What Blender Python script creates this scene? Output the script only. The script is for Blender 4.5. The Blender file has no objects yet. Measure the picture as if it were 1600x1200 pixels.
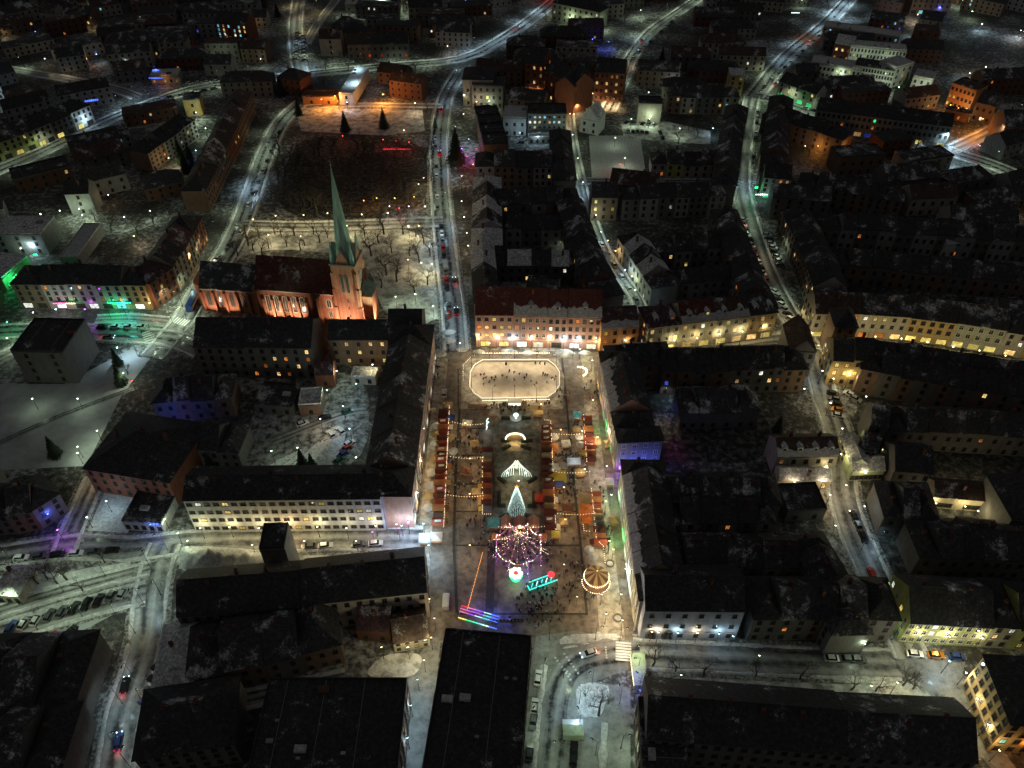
import bpy, bmesh, math, random
from mathutils import Vector, Matrix, noise
random.seed(7)
S = bpy.context.scene
COL = S.collection
PI = math.pi
# ------------------------------------------------------------------ camera, sky, moonless night, exposure
CAMH, FPX, CXP, PITCH = 190.0, 1250.0, 797.0, math.radians(42.6)
cd = bpy.data.cameras.new('camera'); cam = bpy.data.objects.new('camera', cd); COL.objects.link(cam)
cam.location = (0, 0, CAMH); cam.rotation_euler = (PI/2 - PITCH, 0, 0)
cd.sensor_fit = 'HORIZONTAL'; cd.sensor_width = 36; cd.lens = FPX/1600*36; cd.shift_x = 3/1600
cd.clip_start = 1; cd.clip_end = 6000
S.camera = cam
W = bpy.data.worlds.new('World'); S.world = W; W.use_nodes = True
wn = W.node_tree; wn.nodes.clear()
sky = wn.nodes.new('ShaderNodeTexSky'); sky.sky_type = 'NISHITA'; sky.sun_disc = False
sky.sun_elevation = math.radians(-6); sky.sun_rotation = math.radians(200)
hs = wn.nodes.new('ShaderNodeHueSaturation'); hs.inputs['Saturation'].default_value = 0.15
bg = wn.nodes.new('ShaderNodeBackground'); bg.inputs['Strength'].default_value = 0.9
wo = wn.nodes.new('ShaderNodeOutputWorld')
wn.links.new(sky.outputs[0], hs.inputs['Color']); wn.links.new(hs.outputs[0], bg.inputs['Color'])
# the overcast glow of the town on the cloud deck: a small even floor added to the night sky
add = wn.nodes.new('ShaderNodeAddShader'); bg2 = wn.nodes.new('ShaderNodeBackground')
bg2.inputs['Color'].default_value = (0.97, 0.98, 1.0, 1); bg2.inputs['Strength'].default_value = 0.046
wn.links.new(bg.outputs[0], add.inputs[0]); wn.links.new(bg2.outputs[0], add.inputs[1]); wn.links.new(add.outputs[0], wo.inputs['Surface'])
S.view_settings.view_transform = 'Standard'; S.view_settings.look = 'None'
S.view_settings.exposure = 0; S.view_settings.gamma = 1; S.view_settings.use_curve_mapping = False
S.cycles.max_bounces = 4; S.cycles.diffuse_bounces = 2; S.cycles.glossy_bounces = 2
S.cycles.sample_clamp_indirect = 2.0
def sun(e, rx, rz):
    l = bpy.data.lights.new('night_sky_light', 'SUN'); l.energy = e; l.angle = math.radians(20); l.color = (.95, .97, 1)
    o = bpy.data.objects.new('night_sky_light', l); COL.objects.link(o); o.rotation_euler = (rx, 0, rz)
sun(0.006, math.radians(35), math.radians(200))

# ------------------------------------------------------------------ helpers
def G(px, py, z=0.0):
    "where the sight line through a point of the picture meets the level z"
    u = (px-CXP)/FPX; v = (py-600)/FPX
    dy = math.cos(PITCH) - v*math.sin(PITCH); dz = -math.sin(PITCH) - v*math.cos(PITCH)
    t = (z-CAMH)/dz
    return Vector((u*t, dy*t))
LIN = lambda c: tuple(((v/255)/12.92 if v/255 <= .04045 else ((v/255+.055)/1.055)**2.4) for v in c)
M = {}
def nt(name):
    m = bpy.data.materials.new(name); m.use_nodes = True; n = m.node_tree; n.nodes.clear()
    b = n.nodes.new('ShaderNodeBsdfPrincipled'); o = n.nodes.new('ShaderNodeOutputMaterial')
    n.links.new(b.outputs[0], o.inputs[0]); return m, n, b
def noise_tex(n, scale, detail=5, rough=.6, coord='Object', stretch=None):
    tc = n.nodes.new('ShaderNodeNewGeometry') if coord == 'World' else n.nodes.new('ShaderNodeTexCoord')
    out = tc.outputs['Position'] if coord == 'World' else tc.outputs[coord]
    if stretch:
        mp = n.nodes.new('ShaderNodeMapping'); mp.inputs['Scale'].default_value = stretch
        n.links.new(out, mp.inputs[0]); out = mp.outputs[0]
    t = n.nodes.new('ShaderNodeTexNoise'); t.inputs['Scale'].default_value = scale
    t.inputs['Detail'].default_value = detail; t.inputs['Roughness'].default_value = rough
    n.links.new(out, t.inputs['Vector']); return t
def ramp(n, src, stops):
    r = n.nodes.new('ShaderNodeValToRGB'); e = r.color_ramp.elements
    while len(e) < len(stops): e.new(.5)
    for el, (p, c) in zip(e, stops): el.position = p; el.color = (*c, 1)
    n.links.new(src, r.inputs[0]); return r
def bump(n, b, src, s=.5, d=.2):
    k = n.nodes.new('ShaderNodeBump'); k.inputs['Strength'].default_value = s; k.inputs['Distance'].default_value = d
    n.links.new(src, k.inputs['Height']); n.links.new(k.outputs[0], b.inputs['Normal'])
def mottled(name, c1, c2, scale=.4, coord='World', rough=.8, bmp=0, stretch=None, lo=.35, hi=.65, c3=None, r2=None):
    m, n, b = nt(name)
    t = noise_tex(n, scale, 6, .65, coord, stretch)
    st = [(lo, c1), (hi, c2)]
    if c3: st = [(lo, c1), ((lo+hi)/2, c2), (hi, c3)]
    r = ramp(n, t.outputs['Fac'], st); n.links.new(r.outputs[0], b.inputs['Base Color'])
    b.inputs['Roughness'].default_value = rough
    if r2 is not None:
        rr = ramp(n, t.outputs['Fac'], [(lo, (rough,)*3), (hi, (r2,)*3)]); n.links.new(rr.outputs[0], b.inputs['Roughness'])
    if bmp:
        t2 = noise_tex(n, scale*6, 4, .6, coord); bump(n, b, t2.outputs['Fac'], bmp, .3)
    M[name] = m; return m
def flat(name, c, rough=.6, metal=0.0, emit=None, es=0.0):
    m, n, b = nt(name); b.inputs['Roughness'].default_value = rough; b.inputs['Metallic'].default_value = metal
    t = noise_tex(n, 3.0, 3, .5, 'Object')
    r = ramp(n, t.outputs['Fac'], [(.3, tuple(v*.85 for v in c)), (.7, tuple(min(1, v*1.1) for v in c))])
    n.links.new(r.outputs[0], b.inputs['Base Color'])
    if emit: b.inputs['Emission Color'].default_value = (*emit, 1); b.inputs['Emission Strength'].default_value = es
    M[name] = m; return m
def glow(name, c, s):
    m, n, b = nt(name)
    if name.startswith('lit_'):
        oi = n.nodes.new('ShaderNodeObjectInfo'); t = noise_tex(n, 1.3, 3, .6, 'World'); r = ramp(n, t.outputs['Fac'], [(.4, (.15,)*3), (.62, (1.3,)*3)])
        k = n.nodes.new('ShaderNodeMath'); k.operation = 'MULTIPLY_ADD'; k.inputs[1].default_value = s*1.2; k.inputs[2].default_value = s*.15; n.links.new(oi.outputs['Random'], k.inputs[0])
        k2 = n.nodes.new('ShaderNodeMath'); k2.operation = 'MULTIPLY'; n.links.new(k.outputs[0], k2.inputs[0]); n.links.new(r.outputs[0], k2.inputs[1]); n.links.new(k2.outputs[0], b.inputs['Emission Strength'])
    b.inputs['Base Color'].default_value = (*[min(.8, v) for v in c], 1)
    b.inputs['Emission Color'].default_value = (*c, 1); b.inputs['Emission Strength'].default_value = s
    b.inputs['Roughness'].default_value = .4
    M[name] = m; return m
# ground
def snow_ground():
    m, n, b = nt('snow_ground')
    a = noise_tex(n, .035, 6, .6, 'World'); c = noise_tex(n, .5, 7, .7, 'World')
    ma = n.nodes.new('ShaderNodeMath'); ma.operation = 'MULTIPLY_ADD'; ma.inputs[1].default_value = .55
    n.links.new(c.outputs['Fac'], ma.inputs[0])
    mb = n.nodes.new('ShaderNodeMath'); mb.operation = 'MULTIPLY'; mb.inputs[1].default_value = .5
    n.links.new(a.outputs['Fac'], mb.inputs[0]); n.links.new(mb.outputs[0], ma.inputs[2])
    r = ramp(n, ma.outputs[0], [(.45, (.035, .033, .028)), (.53, (.10, .097, .09)), (.585, (.34, .34, .34)), (.69, (.75, .75, .75))])  # shade put into the base tone; brighter snow sheets cover the lit areas
    n.links.new(r.outputs[0], b.inputs['Base Color']); b.inputs['Roughness'].default_value = .75
    d = noise_tex(n, 1.2, 6, .75, 'World'); bump(n, b, d.outputs['Fac'], .9, .5)
    M['snow_ground'] = m
snow_ground()
def road_mat(name, dark, slush, wet=.35):
    m, n, b = nt(name)
    tc = n.nodes.new('ShaderNodeTexCoord'); sp = n.nodes.new('ShaderNodeSeparateXYZ'); n.links.new(tc.outputs['UV'], sp.inputs[0])
    t = noise_tex(n, 1.0, 6, .7, 'UV', (.05, 5, 1))
    t2 = noise_tex(n, .5, 6, .7, 'World')
    # tyre tracks: |sin| across the carriageway, broken by noise
    w = n.nodes.new('ShaderNodeMath'); w.operation = 'MULTIPLY'; w.inputs[1].default_value = 2*PI*2
    n.links.new(sp.outputs['Y'], w.inputs[0])
    s = n.nodes.new('ShaderNodeMath'); s.operation = 'SINE'; n.links.new(w.outputs[0], s.inputs[0])
    s2 = n.nodes.new('ShaderNodeMath'); s2.operation = 'MULTIPLY_ADD'; s2.inputs[1].default_value = .10; n.links.new(s.outputs[0], s2.inputs[0])
    mx = n.nodes.new('ShaderNodeMath'); mx.operation = 'ADD'; n.links.new(t.outputs['Fac'], mx.inputs[0]); n.links.new(t2.outputs['Fac'], mx.inputs[1])
    h = n.nodes.new('ShaderNodeMath'); h.operation = 'MULTIPLY'; h.inputs[1].default_value = .5; n.links.new(mx.outputs[0], h.inputs[0])
    n.links.new(h.outputs[0], s2.inputs[2])
    r = ramp(n, s2.outputs[0], [(.36, dark), (.5, tuple((a+b_)/2 for a, b_ in zip(dark, slush))), (.66, slush)])
    n.links.new(r.outputs[0], b.inputs['Base Color'])
    rr = ramp(n, s2.outputs[0], [(.4, (wet,)*3), (.6, (.75,)*3)]); n.links.new(rr.outputs[0], b.inputs['Roughness'])
    bump(n, b, t2.outputs['Fac'], .4, .15)
    M[name] = m
road_mat('wet_asphalt', (.035, .035, .04), (.34, .34, .34), .2)
road_mat('slushy_road', (.05, .05, .05), (.42, .42, .41), .28)
mottled('square_paving', (.10, .08, .065), (.27, .22, .175), .45, bmp=.5, rough=.35, r2=.8, lo=.38, hi=.62)
mottled('square_edge_paving', (.20, .175, .14), (.50, .45, .37), .5, bmp=.5, lo=.38, hi=.62)
mottled('paving_dark', (.03, .03, .03), (.07, .065, .06), .6)
mottled('trodden_snow', (.27, .26, .24), (.76, .75, .73), .28, bmp=1.1, lo=.38, hi=.58)
mottled('pavement_slush', (.07, .068, .06), (.48, .47, .45), 1.1, bmp=.8, lo=.40, hi=.62)
mottled('smooth_snow', (.30, .31, .32), (.60, .61, .62), .09, bmp=.6, lo=.3, hi=.65)
mottled('shade_toned_ground', (.02, .02, .017), (.20, .20, .19), .5, bmp=1.0, lo=.45, hi=.68)  # night shade put into the colour of unlit park and yard ground
mottled('garden_ground', (.10, .10, .07), (.34, .32, .26), .5, bmp=.6)
mottled('snow_bank', (.45, .45, .44), (.85, .85, .85), 1.2, bmp=1.0)
mottled('yard_dirt', (.05, .05, .045), (.42, .42, .41), .45, bmp=1.2, lo=.40, hi=.6)
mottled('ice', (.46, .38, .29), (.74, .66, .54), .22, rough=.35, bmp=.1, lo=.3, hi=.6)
mottled('paint_white', (.45, .45, .45), (.8, .8, .8), 1.5, lo=.3, hi=.5)
# roofs
def roofm(name, c, amount):
    m, n, b = nt(name)
    t = noise_tex(n, .16, 6, .7, 'World'); t2 = noise_tex(n, 2.5, 4, .6, 'World')
    ad = n.nodes.new('ShaderNodeMath'); ad.operation = 'MULTIPLY_ADD'; ad.inputs[1].default_value = .25
    n.links.new(t2.outputs['Fac'], ad.inputs[0]); n.links.new(t.outputs['Fac'], ad.inputs[2])
    r = ramp(n, ad.outputs[0], [(.62-amount, tuple(v*.7 for v in c)), (.70-amount, c), (.78-amount, (.5, .5, .5)), (.9-amount, (.66, .66, .66))])
    r2_ = ramp(n, noise_tex(n, 1.1, 8, .85, 'World').outputs['Fac'], [(.38, (.25, .25, .25)), (.5, (.9, .9, .9)), (.62, (2.2, 2.2, 2.2))]); mm = n.nodes.new('ShaderNodeMixRGB'); mm.blend_type = 'MULTIPLY'; mm.inputs[0].default_value = .8
    n.links.new(r.outputs[0], mm.inputs[1]); n.links.new(r2_.outputs[0], mm.inputs[2]); n.links.new(mm.outputs[0], b.inputs['Base Color']); b.inputs['Roughness'].default_value = .8
    wv = n.nodes.new('ShaderNodeTexWave'); wv.inputs['Scale'].default_value = 1.4; wv.bands_direction = 'DIAGONAL'
    bump(n, b, t2.outputs['Fac'], .6, .2); M[name] = m
roofm('roof_red', (.16, .045, .03), .0)
roofm('roof_red_clear', (.17, .045, .03), -.14)
roofm('roof_dark', (.07, .068, .07), .03)
roofm('roof_black', (.055, .054, .056), -.04)
roofm('roof_brown', (.10, .06, .045), .0)
roofm('roof_snowy', (.2, .2, .2), .28)
roofm('roof_purplish', (.10, .05, .06), .02)
flat('flashing', (.2, .2, .21), .5); flat('gutter', (.12, .11, .11), .5)
for k, c in dict(pink=(.42, .22, .17), rose=(.48, .28, .22), cream=(.52, .44, .30), yellow=(.55, .40, .16), ochre=(.5, .34, .14), sage=(.38, .38, .28), grey=(.32, .31, .30),
                 white=(.62, .61, .60), bluewhite=(.55, .58, .66), brick=(.26, .09, .05), brickdark=(.14, .06, .04), brown=(.22, .14, .10), lime=(.48, .50, .18), concrete=(.27, .27, .26),
                 orange=(.55, .25, .10), stone=(.42, .38, .31), palegreen=(.42, .48, .30), lilac=(.42, .36, .44), dirty=(.16, .15, .14)).items():  # last entry is a plain dark grey plaster tone
    mottled('wall_'+k, tuple(v*.72 for v in c), tuple(min(.8, v*1.08) for v in c), .9, 'World', bmp=.15, stretch=(1, 1, .35), lo=.3, hi=.6)
def brickm(name, c1, c2, mortar):
    m, n, b = nt(name)
    tc = n.nodes.new('ShaderNodeNewGeometry'); br = n.nodes.new('ShaderNodeTexBrick'); br.inputs['Scale'].default_value = 1.4
    br.inputs['Color1'].default_value = (*c1, 1); br.inputs['Color2'].default_value = (*c2, 1); br.inputs['Mortar'].default_value = (*mortar, 1)
    n.links.new(tc.outputs['Position'], br.inputs['Vector'])
    t = noise_tex(n, .5, 5, .6, 'World'); mx = n.nodes.new('ShaderNodeMixRGB'); mx.blend_type = 'MULTIPLY'; mx.inputs[0].default_value = .6
    r = ramp(n, t.outputs['Fac'], [(.3, (.5, .45, .42)), (.65, (1, 1, 1))])
    n.links.new(br.outputs[0], mx.inputs[1]); n.links.new(r.outputs[0], mx.inputs[2]); n.links.new(mx.outputs[0], b.inputs['Base Color'])
    b.inputs['Roughness'].default_value = .85; M[name] = m
brickm('church_brick', (.46, .165, .08), (.33, .11, .055), (.38, .22, .14))
mottled('copper_green', (.17, .30, .24), (.40, .55, .45), .8, 'World', bmp=.1, stretch=(1, 1, .15), lo=.35, hi=.65)
flat('frame_white', (.6, .6, .58)); flat('frame_dark', (.09, .07, .06)); flat('stone_trim', (.42, .38, .32), .8); flat('stone_dark', (.15, .13, .12), .8)
flat('glass_dark', (.02, .022, .026), .12); flat('glass_dim', (.06, .05, .04), .15)
for k, c, s in (('warm', (1, .62, .24), 1.5), ('white', (.95, .95, .8), 1.8), ('orange', (1, .30, .06), 1.0), ('blue', (.08, .14, 1), 1.1), ('red', (1, .08, .03), .7), ('green', (.1, 1, .35), 1.2),
                ('yellow', (1, .75, .22), 1.3), ('cyan', (.3, .8, 1), 1.3), ('dimwarm', (1, .55, .25), .35)):
    glow('lit_'+k, c, s*.8)
for k, c in dict(ww=(1, .70, .34), gw=(.77, 1, .68), cw=(.58, .86, 1), yel=(1, .86, .45), ora=(1, .36, .06), blu=(.10, .16, 1), grn=(.04, 1, .30), pur=(.60, .12, 1), red=(1, .06, .06), tea=(.12, 1, .85), neu=(1, .80, .50), pin=(1, .1, .55)).items():
    glow('bulb_'+k, c, 9)
    M['c_'+k] = c
glow('led_white', (1, .90, .66), 1.8); glow('led_cool', (.70, 1, .90), 1.7); glow('led_teal', (.08, .95, .75), 1.3); glow('led_green', (.05, 1, .3), 1.2)
glow('led_blue', (.1, .2, 1), 1.6); glow('led_purple', (.55, .14, .95), 1.2); glow('led_pink', (1, .25, .6), 1.2); glow('led_red', (1, .03, .05), 1.4); glow('led_orange', (1, .4, .06), .9); glow('led_yellow', (1, .8, .2), 1.6)
flat('metal_dark', (.04, .04, .045), .4, .5); flat('metal_grey', (.3, .3, .3), .45, .4); flat('wood', (.20, .10, .05), .7); flat('wood_dark', (.07, .04, .025), .8)
flat('tyre', (.012, .012, .012), .8); flat('car_glass', (.015, .018, .02), .08)
for k, c in dict(black=(.015, .015, .017), grey=(.12, .125, .13), silver=(.4, .4, .41), white=(.7, .7, .7), red=(.45, .03, .02), blue=(.03, .06, .22), green=(.03, .1, .06), orange=(.6, .22, .02), snow=(.75, .75, .76)).items():
    flat('paint_'+k, c, .3, .2)
for k, c in dict(red=(.42, .085, .04), brown=(.17, .07, .04), orange=(.56, .22, .07), darkred=(.16, .035, .025), yellow=(.60, .48, .07), white=(.6, .6, .58), blue=(.05, .1, .35), grey=(.25, .25, .25), tan=(.45, .33, .16), pinkish=(.50, .24, .16), teal=(.12, .35, .30)).items():
    m, n, b = nt('canvas_'+k); b.inputs['Base Color'].default_value = (*c, 1); b.inputs['Roughness'].default_value = .7
    tr = n.nodes.new('ShaderNodeBsdfTranslucent'); tr.inputs[0].default_value = (*c, 1); mx = n.nodes.new('ShaderNodeMixShader'); mx.inputs[0].default_value = .3
    t = noise_tex(n, 2.5, 4, .6, 'World'); r = ramp(n, t.outputs['Fac'], [(.3, tuple(v*.6 for v in c)), (.7, c)]); n.links.new(r.outputs[0], b.inputs['Base Color'])
    n.links.new(b.outputs[0], mx.inputs[1]); n.links.new(tr.outputs[0], mx.inputs[2]); n.links.new(mx.outputs[0], n.nodes['Material Output'].inputs[0]); M['canvas_'+k] = m
mottled('bark', (.035, .028, .02), (.09, .075, .06), 3, 'Object'); mottled('needles', (.010, .022, .012), (.035, .06, .03), 2, 'Object'); mottled('hedge', (.012, .02, .010), (.05, .06, .03), 1.5, 'World')
for k, c in dict(dark=(.02, .02, .025), navy=(.03, .04, .09), red=(.3, .03, .03), grey=(.12, .12, .12), beige=(.35, .28, .2), white=(.5, .5, .5)).items(): flat('coat_'+k, c, .85)
flat('skin', (.45, .28, .2), .6)

class MB:
    def __init__(s): s.v = []; s.f = []; s.m = []; s.uv = None
    def q(s, pts, m=0):
        i = len(s.v); s.v += [tuple(p) for p in pts]; s.f.append(tuple(range(i, i+len(pts)))); s.m.append(m); return s
    def box(s, x0, x1, y0, y1, z0, z1, m=0):
        i = len(s.v); s.v += [(x0,y0,z0),(x1,y0,z0),(x1,y1,z0),(x0,y1,z0),(x0,y0,z1),(x1,y0,z1),(x1,y1,z1),(x0,y1,z1)]
        for f in ((0,3,2,1),(4,5,6,7),(0,1,5,4),(1,2,6,5),(2,3,7,6),(3,0,4,7)): s.f.append(tuple(i+k for k in f)); s.m.append(m)
        return s
    def prism(s, poly, z0, z1, m=0, mt=None):
        n = len(poly); i = len(s.v); s.v += [(p[0], p[1], z0) for p in poly] + [(p[0], p[1], z1) for p in poly]
        for k in range(n): s.f.append((i+k, i+(k+1) % n, i+n+(k+1) % n, i+n+k)); s.m.append(m)
        s.f.append(tuple(i+n+k for k in range(n))); s.m.append(m if mt is None else mt)
        s.f.append(tuple(i+n-1-k for k in range(n))); s.m.append(m); return s
    def tube(s, a, b, r0, r1=None, n=6, m=0, cap=True):
        r1 = r0 if r1 is None else r1; a = Vector(a); b = Vector(b); d = (b-a)
        if d.length < 1e-6: return s
        d.normalize(); u = d.cross(Vector((0, 0, 1)) if abs(d.z) < .9 else Vector((1, 0, 0))).normalized(); w = d.cross(u)
        i = len(s.v)
        for c, r in ((a, r0), (b, r1)):
            for k in range(n):
                t = 2*PI*k/n; s.v.append(tuple(c + u*math.cos(t)*r + w*math.sin(t)*r))
        for k in range(n): s.f.append((i+k, i+n+k, i+n+(k+1) % n, i+(k+1) % n)); s.m.append(m)
        if cap: s.f.append(tuple(i+n+k for k in reversed(range(n)))); s.m.append(m); s.f.append(tuple(i+k for k in range(n))); s.m.append(m)
        return s
    def lathe(s, prof, n=12, c=(0, 0), m=0):
        i = len(s.v)
        for r, z in prof:
            for k in range(n): t = 2*PI*k/n; s.v.append((c[0]+r*math.cos(t), c[1]+r*math.sin(t), z))
        for j in range(len(prof)-1):
            for k in range(n): s.f.append((i+j*n+k, i+j*n+(k+1) % n, i+(j+1)*n+(k+1) % n, i+(j+1)*n+k)); s.m.append(m)
        return s
    def ball(s, c, r, m=0, n=8, k=5, sz=1.0):
        i = len(s.v)
        for a in range(k+1):
            ph = PI*a/k
            for b in range(n): t = 2*PI*b/n; s.v.append((c[0]+r*math.sin(ph)*math.cos(t), c[1]+r*math.sin(ph)*math.sin(t), c[2]-r*sz*math.cos(ph)))
        for a in range(k):
            for b in range(n): s.f.append((i+a*n+b, i+a*n+(b+1) % n, i+(a+1)*n+(b+1) % n, i+(a+1)*n+b)); s.m.append(m)
        return s
    def mesh(s, name, mats, smooth=False):
        me = bpy.data.meshes.new(name); me.from_pydata(s.v, [], s.f)
        for m in (mats if isinstance(mats, (list, tuple)) else [mats]): me.materials.append(M[m] if isinstance(m, str) else m)
        if any(s.m): me.polygons.foreach_set('material_index', s.m)
        if smooth: me.polygons.foreach_set('use_smooth', [True]*len(s.f))
        if s.uv: 
            ul = me.uv_layers.new(name='UVMap'); flatuv = [c for f in s.uv for p in f for c in p]; ul.data.foreach_set('uv', flatuv)
        me.update(); return me
    def build(s, name, mats, parent=None, loc=(0, 0, 0), rz=0, smooth=False):
        return put(s.mesh(name, mats, smooth), name, parent, loc, rz)
def put(me, name, parent=None, loc=(0, 0, 0), rz=0):
    o = bpy.data.objects.new(name, me); o.location = loc if len(loc) == 3 else (loc[0], loc[1], 0); o.rotation_euler = (0, 0, rz)
    if parent: o.parent = parent
    COL.objects.link(o); return o
def tidy(s):
    "labels stay within sixteen words: articles go first"
    s = s.replace(' a orange', ' an orange').replace(' darkred', ' dark red')
    n = lambda t: len(t.replace('-', ' ').split())
    while n(s) > 15 and ' the ' in s: i = s.rindex(' the '); s = s[:i]+s[i+4:]
    for w in (', with ', ' those ', ' a '):
        if n(s) > 16 and w in s: s = s.replace(w, {', with ': ', ', ' those ': ' ', ' a ': ' '}[w], 1)
    return s
def tag(o, label=None, cat=None, group=None, kind=None):
    if label: label = tidy(label)
    for k, v in (('label', label), ('category', cat), ('group', group), ('kind', kind)):
        if v: o[k] = v
    return o
def thing(name, label, cat, loc, rz=0, group=None):
    return tag(put(None, name, None, loc, rz), label, cat, group)
def kids(): 
    d = {}
    for o in COL.objects:
        if o.parent: d.setdefault(o.parent.name, []).append(o)
    return d
PROTO_KIDS = {}
def copy_tree(root, loc, rz, label, group, z=0, scale=None):
    "a copy of a thing with its parts and sub-parts, mesh data shared"
    def cp(o, par):
        c = o.copy(); c.parent = par; COL.objects.link(c)
        for ch in PROTO_KIDS[root.name].get(o.name, []): cp(ch, c)
        return c
    if root.name not in PROTO_KIDS: PROTO_KIDS[root.name] = kids()
    if not root.get('placed'): c = root; root['placed'] = 1
    else: c = cp(root, None); c.pop('placed', None)
    c.location = (loc[0], loc[1], z); c.rotation_euler = (0, 0, rz)
    if scale: c.scale = (scale,)*3
    c['label'] = tidy(label)
    if group: c['group'] = group
    return c
ORD = 'first second third fourth fifth sixth seventh eighth ninth tenth eleventh twelfth thirteenth fourteenth fifteenth sixteenth seventeenth eighteenth nineteenth twentieth'.split()
TENS = {2: 'twenty', 3: 'thirty', 4: 'forty'}
def nth(i):
    if i < 20: return ORD[i]
    t, r = divmod(i+1, 10); return (TENS[t]+'-'+ORD[r-1]) if r else {3: 'thirtieth', 4: 'fortieth', 5: 'fiftieth'}.get(t, 'last')
def lerp(a, b, t): return a + (b-a)*t
def along(pts, n):
    "n points spread evenly along a polyline, with headings"
    seg = [(pts[i], pts[i+1], (pts[i+1]-pts[i]).length) for i in range(len(pts)-1)]; tot = sum(s[2] for s in seg); out = []
    for k in range(n):
        d = tot*(k+.5)/n
        for a, b, l in seg:
            if d <= l: break
            d -= l
        t = min(1, d/l); out.append((lerp(a, b, t), math.atan2((b-a).y, (b-a).x)))
    return out
# ------------------------------------------------------------------ ground sheets
SHEET = [0.01]
OCC = set()
def mark(poly, c=5.0):
    xs = [p[0] for p in poly]; ys = [p[1] for p in poly]
    x = math.floor(min(xs)/c)
    while x*c <= max(xs):
        y = math.floor(min(ys)/c)
        while y*c <= max(ys):
            if inside((x+.5)*c, (y+.5)*c, poly): OCC.add((x, y))
            y += 1
        x += 1
    for a, b in zip(poly, list(poly[1:])+[poly[0]]):
        a = Vector(a[:2]); b = Vector(b[:2]); k = int((b-a).length/c)+1
        for i in range(k+1): p = a+(b-a)*(i/k); OCC.add((math.floor(p.x/c), math.floor(p.y/c)))
def inside(x, y, poly):
    r = False; j = len(poly)-1
    for i in range(len(poly)):
        xi, yi = poly[i][0], poly[i][1]; xj, yj = poly[j][0], poly[j][1]
        if (yi > y) != (yj > y) and x < (xj-xi)*(y-yi)/(yj-yi)+xi: r = not r
        j = i
    return r
def sheet(name, pxs, mat, occ=True):
    z = SHEET[0]; SHEET[0] += .004
    pts = [G(*p) for p in pxs]
    if mat in ('trodden_snow', 'yard_dirt', 'shade_toned_ground') and name not in ('car_park', 'sports_field'): pts = chaikin(pts)
    if sum(a.x*b.y-b.x*a.y for a, b in zip(pts, pts[1:]+pts[:1])) < 0: pts.reverse()
    o = MB().q([(p.x, p.y, z) for p in pts]).build(name, mat); tag(o, kind='structure')
    if occ: mark(pts)
    return o
def chaikin(p, n=2):
    for _ in range(n): p = [q for a, b in zip(p, p[1:]+p[:1]) for q in (lerp(a, b, .22)+Vector((noise.noise(Vector((a.x*.3, a.y*.3, 1))), noise.noise(Vector((a.x*.3, a.y*.3, 7)))))*.5, lerp(a, b, .78))]
    return p
def smooth_line(pts, k=3):
    out = []
    for i in range(len(pts)-1):
        p0 = pts[max(0, i-1)]; p1 = pts[i]; p2 = pts[i+1]; p3 = pts[min(len(pts)-1, i+2)]
        for j in range(k):
            t = j/k
            out.append(.5*((2*p1)+(p2-p0)*t+(2*p0-5*p1+4*p2-p3)*t*t+(3*p1-p0-3*p2+p3)*t**3))
    return out+[pts[-1]]
def normals(pts):
    out = []
    for i in range(len(pts)):
        d = (pts[min(i+1, len(pts)-1)]-pts[max(i-1, 0)]).normalized(); out.append(Vector((-d.y, d.x)))
    return out
def road(name, pxs, w, mat='slushy_road', banks=True, walk=True, occ=True):
    w *= .88
    z = SHEET[0]; SHEET[0] += .004
    pts = smooth_line([G(*p) for p in pxs]); nr = normals(pts); mb = MB(); mb.uv = []; u = 0
    for i in range(len(pts)-1):
        a, b = pts[i], pts[i+1]; l = (b-a).length
        mb.q([(*(a-nr[i]*w/2), z), (*(b-nr[i+1]*w/2), z), (*(b+nr[i+1]*w/2), z), (*(a+nr[i]*w/2), z)])
        mb.uv.append([(u, 0), (u+l, 0), (u+l, 1), (u, 1)]); u += l
        if occ: mark([a-nr[i]*(w/2+2), b-nr[i+1]*(w/2+2), b+nr[i+1]*(w/2+2), a+nr[i]*(w/2+2)])
    tag(mb.build(name, mat), kind='structure')
    if walk:
        for s in (-1, 1):
            mb = MB()
            for i in range(len(pts)-1):
                q = [pts[i]+nr[i]*s*(w/2+.05), pts[i+1]+nr[i+1]*s*(w/2+.05), pts[i+1]+nr[i+1]*s*(w/2+2.1), pts[i]+nr[i]*s*(w/2+2.1)]
                if s > 0: pass
                else: q.reverse()
                q.reverse() if False else None
                mb.q([(*p, .125+z*.3) for p in q][::1 if s < 0 else -1]); 
                e = [pts[i]+nr[i]*s*(w/2+.05), pts[i+1]+nr[i+1]*s*(w/2+.05)]
                mb.q([(*e[0], 0), (*e[1], 0), (*e[1], .125+z*.3), (*e[0], .125+z*.3)])
            tag(mb.build('pavement', 'pavement_slush'), kind='structure')
    if banks:
        for s in (-1, 1): bank([p+n_*s*(w/2+.5) for p, n_ in zip(pts, nr)], 1.5, .7)
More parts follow.
